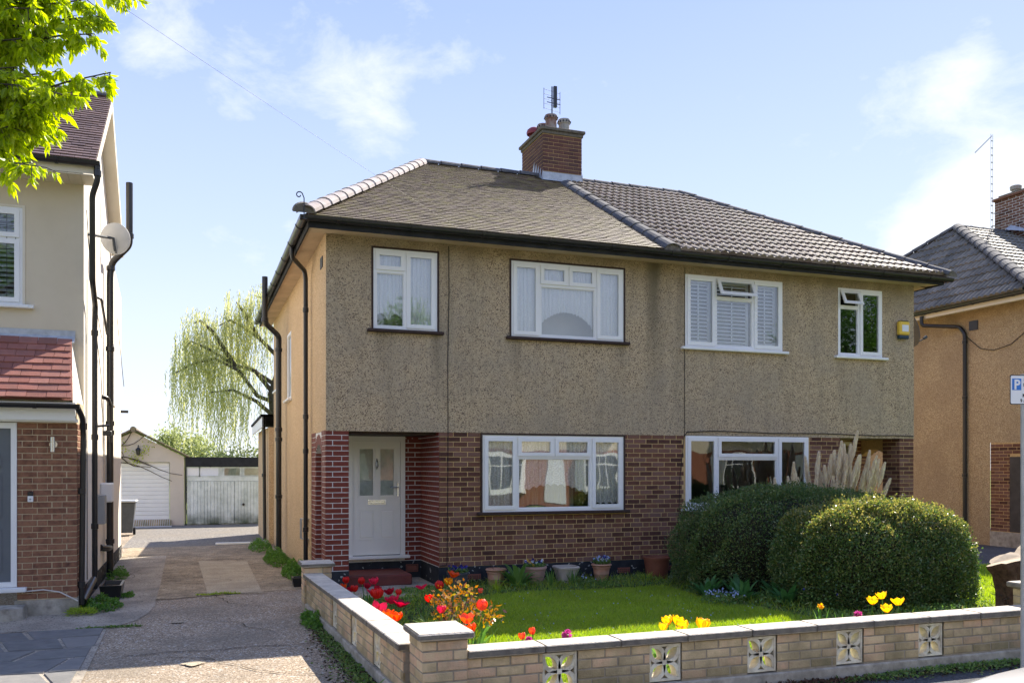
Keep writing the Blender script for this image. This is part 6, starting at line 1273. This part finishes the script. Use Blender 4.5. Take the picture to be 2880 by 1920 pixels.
# ------------------------------------------------------------------ pots along the front
def potthing(label, c, prof, mt, n=28, sq=0, soil=None, bands=None):
    T_ = thing('plant_pot', label, 'plant pot', c, 'pots along the house front'); B().lathe(c, prof, n, sq=sq).out('pot_body', mt, T_, smooth=True)
    rt, h = prof[-1]; B().lathe((c[0],c[1],c[2]), [(rt*.98, h-.04 if h > .04 else h),(0.001, h-.03)], n, sq=sq).out('soil', 'soil', T_); return T_
def rolled(rb, rt, h, lip=.02): return [(rb,0),(rb+(rt-rb)*.45,h*.42),(rb+(rt-rb)*.46+.004,h*.44),(rb+(rt-rb)*.5,h*.46),(rt-.012,h*.76),(rt+.002,h*.78),(rt+.002,h*.83),(rt-.008,h*.85),(rt+lip*.4,h*.88),(rt+lip,h*.94),(rt+lip*.4,h),(rt-.02,h),(rt-.03,h*.85)]
Y = 12.42
potthing('tiered terracotta pot with bare twig, leftmost of the clay pots', (4.26,Y-.02,.02), rolled(.105,.14,.27), 'terra'); B().tube([(4.24,Y,.26),(4.2,Y+.02,.33),(4.16,Y+.02,.40)], .004, 4).out('twig', 'twig', bpy.data.objects['plant_pot'])
pt = B(); p2 = thing('plant_pot', 'fluted pink terracotta bowl pot with pansies', 'plant pot', (4.88,Y,.02), 'pots along the house front')
b = B(); prof = [(.10,0),(.125,.05),(.155,.15),(.165,.235)]; n = 48; V = []
for (r, z) in prof:
    for k in range(n): g = 2*PI*k/n; V.append((4.88+(r+.004*(k%2)*(z > .01))*cos(g), Y+(r+.004*(k%2))*sin(g), .02+z))
b.raw(V, [(i*n+k, i*n+(k+1)%n, (i+1)*n+(k+1)%n, (i+1)*n+k) for i in range(3) for k in range(n)]).lathe((4.88,Y,.02), [(.166,.236),(.186,.24),(.19,.262),(.184,.28),(.165,.28),(.155,.24)], 28).out('pot_body', 'terra_pink', p2, smooth=True); B().lathe((4.88,Y,.02), [(.16,.255),(.001,.262)], 20).out('soil', 'soil', p2)
potthing('square beige planter with rounded rim, empty', (5.40,Y,.02), [(.115,0),(.155,.19),(.162,.195),(.164,.22),(.18,.225),(.185,.25),(.175,.262),(.155,.262),(.15,.22)], 'stonepot', 32, sq=5)
potthing('tall tiered terracotta pot with blue pansies', (6.0,Y,.02), rolled(.095,.142,.275), 'terra')
potthing('large plain brown pot near the hedge, leaning slightly', (7.0,Y+.04,.02), [(.165,0),(.205,.30),(.222,.302),(.228,.345),(.222,.35),(.20,.35),(.19,.28)], 'plastic_terra', 32)
potthing('grey pot with dark pansies left of the leftmost clay pot', (3.68,Y+.02,.02), [(.12,0),(.15,.2),(.165,.205),(.168,.235),(.15,.24),(.14,.2)], 'greypot')
dots('pansies', 'blue, white and gold pansies in the fluted bowl pot', 'pansies', (4.88,Y,.28), .14, 34, ['pansy_b','pansy_b','pansy_w','pansy_y'], .028, .35, leafn=500)
dots('pansies', 'pale and dark blue pansies in the tall tiered pot', 'pansies', (6.0,Y,.28), .12, 30, ['pansy_b','pansy_w','fmn'], .028, .37, leafn=350)
dots('pansies', 'dark blue pansies in the grey pot', 'pansies', (3.68,Y,.24), .13, 28, ['pansy_b'], .028, .31, leafn=400)

# ------------------------------------------------------------------ stump
ST = thing('tree_stump', 'flaring brown tree stump with a pale sawn top by the lamp post', 'tree stump', (9.0,7.7,0)); random.seed(2)
def trunk(b, path, n=22, rough=.12, seed=0):
    V = []; F = []; last = len(path)-1
    for i, (c, rx, ry) in enumerate(path):
        for k in range(n):
            g = 2*PI*k/n; w = 1+rough*sin(g*5+seed)+rough*.6*sin(g*9+seed*2+i*.6)+random.uniform(-.03,.03); V.append((c[0]+rx*w*cos(g), c[1]+ry*w*sin(g), c[2]+(0 if i < last-1 else .30*rx*w*cos(g)+.10*rx*sin(g*2))))
    for i in range(len(path)-1):
        for k in range(n): F.append((i*n+k, i*n+(k+1)%n, (i+1)*n+(k+1)%n, (i+1)*n+k))
    b.raw(V, F); return V[-n:]
b = B(); t1 = trunk(b, [((9.02,7.7,-.02),.19,.19),((9.0,7.7,.12),.15,.15),((8.97,7.68,.35),.145,.15),((8.92,7.66,.55),.17,.16),((8.87,7.64,.68),.20,.16),((8.86,7.64,.72),.205,.165)]); b.out('trunk', 'stump', ST, True)
b = B(); t2 = trunk(b, [((9.12,7.72,.1),.12,.13),((9.17,7.7,.45),.13,.13),((9.22,7.68,.74),.16,.14),((9.23,7.67,.80),.165,.14)], seed=2); b.out('trunk', 'stump', ST, True)
B().raw([(p[0],p[1],p[2]+.004) for p in t1], [tuple(range(len(t1)))]).out('sawn_top', 'cutwood', ST); B().raw([(p[0],p[1],p[2]+(p[0]-9.2)*.15+.02) for p in t2], [tuple(range(len(t2)))]).out('sawn_top', 'cutwood', ST)
b = B()
for i in range(16): a = random.uniform(2.2,4.4); l = random.uniform(.12,.3); z = random.uniform(.08,.35); b.tube([(8.95,7.65,z),(8.95+cos(a)*l*.6,7.65+sin(a)*l*.6,z+.02),(8.95+cos(a)*l,7.65+sin(a)*l,z+random.uniform(.02,.14))], [.010,.006,.002], 5)
b.out('twigs', 'twig', ST)

# ------------------------------------------------------------------ sign and post
SP = thing('sign_post', 'grey steel street post at the right edge on the pavement', 'post', (5.70,4.72,0)); B().tube([(5.70,4.72,-.02),(5.70,4.72,2.45)], .052, 20).out('pole', 'galv', SP, True); B().tube([(5.70,4.72,2.45),(5.70,4.72,2.47)], .055, 20).out('pole_cap', 'galv', SP)
SG = thing('parking_sign', 'white parking permit sign with blue P on the steel post', 'sign', (5.68,4.65,2.24)); sy = 4.655; xf = lambda x, d, z: (5.44+x*cos(R(-12)), sy-.0+x*sin(R(-12))+d, z)
def rrect(b, x0, x1, z0, z1, r, d, m=0):
    V = []
    for cx_, cz_, a0 in ((x1-r,z1-r,0),(x0+r,z1-r,PI/2),(x0+r,z0+r,PI),(x1-r,z0+r,1.5*PI)):
        for i in range(6): g = a0+PI/2*i/5; V.append((cx_+r*cos(g), d, cz_+r*sin(g)))
    b.raw(V, [tuple(range(len(V)))], m)
b = B(xf); b.box(.004,.446,.001,.004,2.244,2.446); rrect(b, 0, .45, 2.24, 2.45, .014, .0); b.out('sign_border', 'ink', SG)
b = B(xf); rrect(b, .006, .444, 2.246, 2.444, .011, -.001); b.out('sign_face', 'signwhite', SG); b = B(xf); b.raw([(.016,-.002,2.342),(.088,-.002,2.342),(.088,-.002,2.424),(.016,-.002,2.424)], [(0,1,2,3)]).out('blue_square', 'signblue', SG)
def text(s, x, z, size, mt, name, parent, d=-.003, bold=0.):
    c = bpy.data.curves.new('t', 'FONT'); c.body = s; c.size = size; c.offset = bold; c.resolution_u = 3; t = bpy.data.objects.new('t', c); S.collection.objects.link(t); bpy.context.view_layer.update()
    me = bpy.data.meshes.new_from_object(t.evaluated_get(bpy.context.evaluated_depsgraph_get())); bpy.data.objects.remove(t)
    for v in me.vertices: v.co = Vector(xf(x+v.co.x, d, z+v.co.y))
    me.materials.clear(); me.materials.append(M[mt]); me.name = name; place(bpy.data.objects.new(name, me), parent)
text('P', .030, 2.350, .094, 'signwhite', 'letter_p', SG, bold=.003)
for s_, x, z in (('Permit',.106,2.404),('holders',.101,2.369),('only',.122,2.334),('Mon',.096,2.294),('9 am',.078,2.256)): text(s_, x, z, .034, 'ink', 'lettering', SG, bold=.0006)

# ------------------------------------------------------------------ parked car
CR = thing('parked_car', 'white car nose parked at the kerb, bottom right corner', 'car', (5.3,2.2,-.11))
def loft(b, secs, m=0):
    n = len(secs[0]); V = [p for s_ in secs for p in s_]; F = []
    for i in range(len(secs)-1):
        for k in range(n-1): F.append((i*n+k, i*n+k+1, (i+1)*n+k+1, (i+1)*n+k))
    b.raw(V, F, m)
def sec(x, hw, zb, zs, zt, yc=2.22, r=.16): return [(x,yc-hw*.96,zb),(x,yc-hw,zb+.2),(x,yc-hw,zs-.05),(x,yc-hw*.94,zs+.02),(x,yc-hw+r,zt-.012),(x,yc-hw*.5,zt),(x,yc,zt+.008),(x,yc+hw*.5,zt),(x,yc+hw-r,zt-.012),(x,yc+hw*.94,zs+.02),(x,yc+hw,zs-.05),(x,yc+hw,zb+.2),(x,yc+hw*.96,zb)]
b = B(); loft(b, [sec(2.96,.30,.25,.42,.45),sec(2.98,.52,.16,.52,.57),sec(3.04,.68,.12,.60,.68),sec(3.16,.78,.10,.70,.77),sec(3.35,.84,.10,.78,.85),sec(3.7,.87,.10,.82,.90),sec(4.3,.885,.10,.86,.95),sec(5.2,.89,.10,.88,.97),sec(6.4,.89,.10,.90,.98),sec(7.1,.86,.14,.88,.97),sec(7.28,.78,.2,.80,.90),sec(7.32,.6,.3,.7,.72)])
n = 13; b.raw(b.v[:n], [tuple(range(n))]); b.out('body', 'carpaint', CR, smooth=True)
b = B(); loft(b, [sec(4.2,.78,.9,.93,.95,r=.1),sec(4.75,.70,.9,1.22,1.28,r=.12),sec(5.1,.67,.9,1.36,1.42,r=.14),sec(6.2,.66,.9,1.36,1.43,r=.14),sec(6.9,.70,.9,1.1,1.16,r=.12),sec(7.15,.74,.9,.96,.98,r=.1)]); b.out('cabin_glass', 'carglass', CR, smooth=True)
b = B(); loft(b, [[(x,2.22+yy*h,z+.012) for yy in (-1,-.5,0,.5,1)] for x, h, z in ((5.0,.56,1.40),(5.2,.57,1.43),(6.2,.56,1.435),(6.4,.54,1.40))]); b.out('roof_panel', 'carpaint', CR, smooth=True)
for sgn in (-1, 1):
    y = 2.22+sgn*.70
    b = B().lathe((0,0,0), [(0.001,.06),(.06,.055),(.10,.035),(.13,0),(.135,-.03)], 20); MX = Matrix.Translation((3.13,y,.60)) @ Matrix.Rotation(R(-62),4,'Y') @ Matrix.Rotation(R(-18*sgn),4,'X'); b.v = [tuple(MX @ Vector((p[0]*1.0,p[1]*1.25,p[2]))) for p in b.v]; hl = b.out('headlight', 'headlamp', CR, smooth=True)
    b = B().lathe((0,0,0), [(0.001,.03),(.04,.02),(.055,0)], 14); MX = Matrix.Translation((3.26,y+sgn*.10,.63)) @ Matrix.Rotation(R(-50),4,'Y') @ Matrix.Rotation(R(-50*sgn),4,'X'); b.v = [tuple(MX @ Vector(p)) for p in b.v]; b.out('indicator', 'orange_lens', CR, smooth=True)
    for x in (3.85, 6.5):
        w = B().lathe((0,0,0), [(.001,.09),(.20,.09),(.205,.11),(.29,.10),(.315,.06),(.315,-.06),(.29,-.1),(.001,-.1)], 28); MX = Matrix.Translation((x,2.22+sgn*.80,.205)) @ Matrix.Rotation(R(-90*sgn),4,'X'); w.v = [tuple(MX @ Vector(p)) for p in w.v]; wo_ = w.out('wheel', 'tyre', CR, smooth=True)
        h = B().lathe((0,0,0), [(.001,.115),(.05,.11),(.19,.10)], 20); h.v = [tuple(MX @ Vector(p)) for p in h.v]; h.out('hub_cap', 'steel', wo_)
    B().cbox(4.35,4.47,2.22+sgn*.98-.09,2.22+sgn*.98+.09,.92,1.04,.03).out('door_mirror', 'carpaint', CR)
B().box(2.955,2.975,1.92,2.52,.30,.42).out('grille', 'black', CR)
CR.location.x -= .34

# ------------------------------------------------------------------ trees
def limb(b, pts, r0, r1, n=7):
    m = len(pts); b.tube(pts, [r0+(r1-r0)*i/(m-1) for i in range(m)], n)
CT = thing('cherry_tree', 'bright green leafy branches reaching in at the top left', 'tree', (-5.2,6.4,-.02)); random.seed(4)
b = B(); limb(b, [(-5.2,6.4,-.05),(-5.15,6.4,1.2),(-5.0,6.5,2.4),(-4.8,6.6,3.4)], .2, .13, 12)
main = [[(-4.8,6.6,3.4),(-3.8,7.4,4.6),(-2.6,8.0,5.25)],[(-4.8,6.6,3.4),(-3.6,7.1,4.2),(-2.5,7.6,4.8)],[(-4.8,6.6,3.2),(-3.4,6.9,3.7),(-2.2,7.1,4.1)],[(-4.8,6.6,3.3),(-5.6,5.8,4.8),(-6,5.6,5.6)]]
for m_ in main: limb(b, m_, .09, .035)
sprays = [ [(-2.6,8.0,5.25),(-1.82,8.11,5.38),(-1.23,7.68,5.33),(-.84,7.33,5.28),(-.47,7.05,5.27)], [(-2.5,8.0,5.3),(-1.8,8.0,5.55),(-1.2,7.7,5.58),(-.75,7.3,5.45)], [(-2.5,7.6,4.8),(-1.72,7.9,5.08),(-1.16,7.5,5.1),(-.86,7.2,5.08),(-.62,6.9,5.0)],
 [(-2.5,7.6,4.8),(-1.72,7.65,4.90),(-1.16,7.23,4.88),(-.85,7.01,4.88),(-.64,6.83,4.84)], [(-2.5,7.6,4.7),(-1.64,7.62,4.68),(-1.18,7.35,4.68),(-.9,7.1,4.65)], [(-2.3,7.4,4.3),(-1.64,7.5,4.45),(-1.15,7.3,4.52),(-.83,7.01,4.55),(-.53,6.79,4.57)],
 [(-2.2,7.1,4.1),(-1.57,7.28,4.35),(-1.17,7.01,4.40),(-.98,6.82,4.40),(-.78,6.62,4.30)], [(-2.2,7.1,4.1),(-1.57,7.2,4.25),(-1.25,7.0,4.28),(-1.05,6.8,4.24)], [(-2.2,7.1,4.0),(-1.5,6.95,3.86),(-1.25,6.86,3.86),(-1.1,6.74,3.85),(-.97,6.6,3.80)], [(-2.6,8.2,5.5),(-1.9,8.2,5.8),(-1.2,7.9,5.9),(-.7,7.4,5.6)],
 [(-2.4,7.7,5.0),(-1.75,7.6,5.28),(-1.25,7.3,5.35),(-.95,7.0,5.3)], [(-2.3,7.4,4.4),(-1.7,7.2,4.75),(-1.3,7.1,4.8),(-1.05,6.9,4.78)], [(-2.2,7.2,4.2),(-1.7,7.0,4.4),(-1.35,6.9,4.42),(-1.1,6.8,4.4)], [(-2.4,7.7,5.0),(-1.7,7.9,5.2),(-1.3,7.7,5.22),(-1.0,7.5,5.2)] ]
sprays += [[(-2.2,7.1,4.2),(-1.7,7.2,4.55),(-1.35,7.1,4.6),(-1.15,7.0,4.6)],[(-2.2,7.1,4.0),(-1.7,7.3,4.25),(-1.4,7.2,4.28),(-1.15,7.1,4.25)],[(-2.2,7.1,4.0),(-1.6,7.0,4.18),(-1.35,6.95,4.2),(-1.1,6.85,4.15)]]
sprays += [[(-2.5,7.7,5.1),(-1.9,7.7,5.45),(-1.5,7.5,5.5),(-1.2,7.3,5.5)],[(-2.4,7.5,4.8),(-1.9,7.5,5.02),(-1.55,7.4,5.05),(-1.25,7.2,5.0)],[(-2.2,7.1,4.1),(-1.8,7.15,4.38),(-1.5,7.1,4.4),(-1.25,7.0,4.36)],[(-2.2,7.1,4.1),(-1.8,7.3,4.62),(-1.55,7.2,4.7),(-1.3,7.1,4.72)]]
sprays += [[(-2.2,7.1,4.1),(-1.6,7.2,4.18),(-1.25,7.0,4.24),(-1.0,6.8,4.22)],[(-2.2,7.2,4.3),(-1.6,7.4,4.40),(-1.3,7.2,4.46),(-1.05,7.0,4.48)],[(-2.4,7.5,4.8),(-1.75,7.5,4.92),(-1.4,7.3,4.97),(-1.0,7.1,4.98)],[(-2.5,7.8,5.2),(-1.8,7.9,5.45),(-1.4,7.7,5.48),(-.95,7.4,5.45)],[(-2.2,7.1,4.0),(-1.7,7.0,4.08),(-1.4,6.95,4.14),(-1.2,6.85,4.12)],[(-2.5,7.6,4.9),(-1.8,7.75,5.15),(-1.4,7.6,5.18),(-1.1,7.4,5.16)]]
random.seed(77)
for q_ in range(16):   # fill the leafy mass nearest the trunk side
    z_ = random.uniform(4.2,5.6); x_ = random.uniform(-1.25,-.95)+.08*(z_-4.2); y_ = random.uniform(6.9,7.5); sprays.append([(-2.3,7.4,z_*.9+.4),(-1.8,y_+.25,z_),(x_-.3,y_+.1,z_+.05),(x_,y_-.1,z_+.0)])
random.seed(4)
LV = []
def cr_pt(pts, t):
    n = len(pts)-1; k = min(int(t*n), n-1); f = t*n-k; return Vector(pts[k]).lerp(Vector(pts[k+1]), f)
leafV = [(0,0,0),(.15,.28,.03),(.17,.6,.02),(0,1.05,-.10),(-.17,.6,.02),(-.15,.28,.03),(0,.45,-.03)]; leafF = [(0,1,6),(1,2,6),(2,3,6),(3,4,6),(4,5,6),(5,0,6)]
PT = Pieces('tree', 300); 
for si, sp in enumerate(sprays):
    limb(b, sp, .014, .004, 5)
    for j in range(26 if si not in (8,) else 12):
        t = .1+.9*(j/25) if si != 8 else .4+.6*j/11; p = cr_pt(sp, min(t,.995)); d = Vector((random.uniform(-.2,.9), random.uniform(-.9,.5), random.uniform(-.7,.25))).normalized(); l = random.uniform(.10,.30)*(1.1-.5*t); e = p+d*l-Vector((0,0,l*.2)); b.tube([p, p.lerp(e,.5)+Vector((0,0,.01)), e], [.004,.003,.0015], 4)
        for k in range(26 if si != 8 else 14):
            q = p.lerp(e, random.random()*1.0); dd = (d*.5+Vector((random.uniform(-.6,.6),random.uniform(-.6,.6),random.uniform(-1.3,-.2)))).normalized(); ll = random.uniform(.055,.105)*(1 if t < .9 else .8)
            sd_ = dd.cross(Vector(rng.normal(size=3))).normalized(); nn_ = sd_.cross(dd); Mx = basis(q+dd*.012, sd_*ll*1.05, dd*ll, nn_*ll); PT.add('leaf', CT, leafV, leafF, Mx, 'leaf_fg', ll, (0,.5,0), None, 'cherryleaf')
b.out('branches', 'bark', CT)
PT.flush()
# weeping willow beyond the garages
WT = thing('willow_tree', 'weeping willow with hanging yellow green strands beyond the garages', 'tree', (4.0,46,0)); random.seed(12)
b = B(); limb(b, [(4.6,46,-.2),(4.3,46,3),(4.0,46,5.5),(4.4,46,7.0),(4.3,46,8.4)], .55, .2, 10)
lims = [[(4.0,46,5.5),(3.0,45.6,7.0),(2.0,45.4,7.3),(.8,45.2,8.2),(.0,45,8.6),(-.4,45,8.0)],[(4.1,46,5.0),(3.1,45.5,5.4),(2.2,45,6.9),(1.1,45,7.6),(.1,44.8,7.2),(-.7,44.8,6.6)],[(4.3,46,7.8),(3.2,46,9.2),(2.4,46,9.9),(1.8,45.8,10.2),(1.3,45.8,9.8)],[(4.3,46,8.8),(4.0,46,10.5),(3.7,46,11.6),(3.0,46,11.9)],[(4.3,46,7),(5.2,46,8.6),(6.2,46,9.8),(7.2,46,9.8)],[(4.3,46,8),(4.8,46,10.5),(5.5,46,11.8)],[(4.1,46,4.2),(3,44.8,5.0),(1.9,44.2,5.6),(.9,44,5.4)],[(4,46,6.2),(2.6,47.2,7.6),(1.2,47.8,8.8),(-.2,48,8.8)],[(4.3,46,6.8),(5.6,45,8),(6.8,44.6,8.6),(8,44.5,8.2)],[(3.2,46,9.2),(2.4,45.6,10.8),(2.1,45.5,11.3)],[(2.0,45.4,7.3),(1.0,45.2,9.3),(.4,45,9.9),(.1,45,9.7)]]
lims = [[(x, y, z if z < 5 else 5+(z-5)*.78) for x, y, z in l_] for l_ in lims]
for l_ in lims: limb(b, l_, .12, .03, 6)
b.out('trunk', 'bark', WT)
C_ = []; D_ = []
for i in range(1050):
    l_ = lims[i % len(lims)]; t = random.random()**.7; p = cr_pt(l_, .25+.75*min(t,.999)); p += Vector((random.uniform(-.6,.6), random.uniform(-.9,.9), random.uniform(-.1,.7))); ln = min(p.z-1.6, random.uniform(1.0,4.6)*(1 if random.random() < .8 else .4)); 
    if ln < .3: continue
    m = int(ln*13); ph = random.uniform(0,6); sw = random.uniform(-.25,.05)
    for k in range(m): s_ = k/m*ln; C_.append((p.x+sw*s_*.3+.05*sin(s_*3+ph), p.y+.05*cos(s_*2+ph), p.z-s_)); D_.append((random.uniform(-.5,.5), random.uniform(-.5,.5), -1))
soup('crown', leafquads(np.array(C_), np.array(D_), .16, .045, .2), 'willow', WT)['kind'] = 'stuff'
def fartree(label, c, r, h0, n, mt, ln=.16):
    T_ = thing('tree', label, 'tree', (c[0],c[1],0)); b = B(); limb(b, [(c[0],c[1],-.2),(c[0]+.1,c[1],h0),(c[0],c[1],c[2])], .25, .08)
    for i in range(12): a = random.uniform(0,2*PI); b.tube([(c[0],c[1],h0+random.random()),(c[0]+r[0]*.8*cos(a),c[1]+r[1]*.8*sin(a),c[2]+r[2]*random.uniform(-.2,.7))], [.08,.02], 5)
    b.out('trunk', 'bark', T_); cl = unit(rng.normal(size=(70,3)))*rng.uniform(.35,1,(70,1))*np.array(r)+np.array(c); k = rng.integers(0,70,n); C_ = cl[k]+rng.normal(0,1,(n,3))*np.array(r)*.17; C_ = C_[C_[:,2] > .3]
    soup('crown', leafquads(C_, rng.normal(size=(len(C_),3)), ln, ln*.6), mt, T_)['kind'] = 'stuff'
fartree('pale round tree left of the willow', (-.4,52,2.2), (1.9,1.6,1.7), 1.2, 7000, 'farleaf'); fartree('smaller pale tree behind the garage gable', (-3.0,56,1.6), (1.6,1.5,1.5), 1.2, 5000, 'farleaf'); fartree('low green tree behind the timber garage', (2.2,42,1.3), (2.6,1.5,1.2), .8, 9000, 'farleaf'); fartree('green tree beyond the extension', (6.5,40,3.0), (2.5,1.8,3.0), 1.2, 9000, 'willow')

# ------------------------------------------------------------------ wires and pole
def wire(label, a, c, sag, r=.007, mt='wire'):
    a, c = Vector(a), Vector(c); b = B(Vector); pts = [a.lerp(c, t/16)-Vector((0,0,sag*4*(t/16)*(1-t/16))) for t in range(17)]; b.xf = None; b.tube(pts, r, 5)
    return mesh_thing(b, 'overhead_wire', [mt], label, 'wire', tuple(a))
TP = thing('telegraph_pole', 'brown wooden telegraph pole across the road to the left', 'pole', (-10.9,-4.1,0)); B().tube([(-10.9,-4.1,-.2),(-10.9,-4.1,7.2)], [.14,.10], 12).out('pole', 'bark', TP); B().box(-11.3,-10.5,-4.14,-4.06,6.9,7.0).out('crossarm', 'bark', TP)
wire('thin dark telephone wire rising from the left half gutter towards the top left', (3.64,12.2,5.22), (-10.9,-4.1,6.5), .22, .0014, 'wire')

# ------------------------------------------------------------------ houses across the road (they light and fill the window reflections)
def opposite(x0, label, bay, brick='brick_opp'):
    x1 = x0+10.5; y = -13.0; T_ = thing('opposite_house', label, 'house', (x0+5,y,0), 'houses across the road')
    B().box(x0, x1, y-9, y, -.1, 2.6).out('wall', brick, T_); B().box(x0-.01, x1+.01, y-9.01, y+.01, 2.6, 5.3).out('wall', 'render', T_); b = B(); b.raw([(x0-.4,y+.4,5.3),(x1+.4,y+.4,5.3),(x1+.4,y-9.4,5.3),(x0-.4,y-9.4,5.3),(x0+2.6,y-4.5,7.9),(x1-2.6,y-4.5,7.9)], [(0,4,5,1),(1,5,2),(2,5,4,3),(3,4,0),(0,1,2,3)]); b.out('roof', 'opproof', T_)  # pale upper floor added to bounce more sun onto the shaded front
    for bx in bay:
        b = B()
        for z0, z1 in ((.9,2.3),(3.5,4.8)):
            b.raw([(bx-1.2,y,z0-.35),(bx-.8,y+.6,z0-.35),(bx+.8,y+.6,z0-.35),(bx+1.2,y,z0-.35),(bx-1.2,y,z1+.15),(bx-.8,y+.6,z1+.15),(bx+.8,y+.6,z1+.15),(bx+1.2,y,z1+.15)], [(0,4,5,1),(1,5,6,2),(2,6,7,3),(4,7,6,5),(0,1,2,3)])
        w = b.out('bay_window', 'white', T_)
        for z0, z1 in ((.9,2.3),(3.5,4.8)):
            for i in range(3):
                a = bx-.74+i*.5; B().box(a, a+.44, y+.602, y+.61, z0, z0+.95).box(a, a+.44, y+.602, y+.61, z0+1.02, z1).out('pane', 'carglass', w)
    dx = x0+5.2; B().box(dx-.45, dx+.45, y, y+.03, .1, 2.15).out('door', 'signwhite', T_)
opposite(-14, 'brick house with white bays across the road, left', (-11.4,-6.5)); opposite(-1.5, 'brick house with white bays straight across the road', (1.0,6.4)); opposite(11, 'brick house with white bays across the road, right', (13.5,18.4)); opposite(23.5, 'brick house with white bays across the road, far right', (26,31)); opposite(36, 'brick house with white bays across the road, furthest right', (38.5,43.5)); opposite(-26.5, 'brick house with white bays across the road, far left', (-24,-19))
b = B(); limb(b, [(9.5,-6.5,-.1),(9.6,-6.5,2.5),(9.5,-6.4,4)], .2, .1); ET = thing('street_tree', 'leafy street tree across the road', 'tree', (9.5,-6.5,0)); b.out('trunk', 'bark', ET)
n = 16000; cl = unit(rng.normal(size=(60,3)))*rng.uniform(.3,1,(60,1))*np.array([2.2,2.2,2.0])+np.array([9.5,-6.4,4.6]); C_ = cl[rng.integers(0,60,n)]+rng.normal(0,.35,(n,3)); soup('crown', leafquads(C_, rng.normal(size=(n,3)), .12, .06), 'leaf_fg', ET)['kind'] = 'stuff'

for tx, lab, tk in ((31.5,'tall leafy street tree across the road, right',1.),(-6.2,'tall leafy street tree across the road, left',1.),(8.8,'medium leafy street tree straight across the road',.72)):
    b = B(); limb(b, [(tx,-11,-.1),(tx+.1,-11,4),(tx,-11,8)], .28, .1); T_ = thing('street_tree', lab, 'tree', (tx,-11,0)); b.out('trunk', 'bark', T_)
    n = 15000; cl = unit(rng.normal(size=(80,3)))*rng.uniform(.3,1,(80,1))*np.array([3.6,2.0,3.6])*tk+np.array([tx,-11,8.2*tk]); C_ = cl[rng.integers(0,80,n)]+rng.normal(0,.4,(n,3)); soup('crown', leafquads(C_, rng.normal(size=(n,3)), .17, .09), 'ivy', T_)['kind'] = 'stuff'
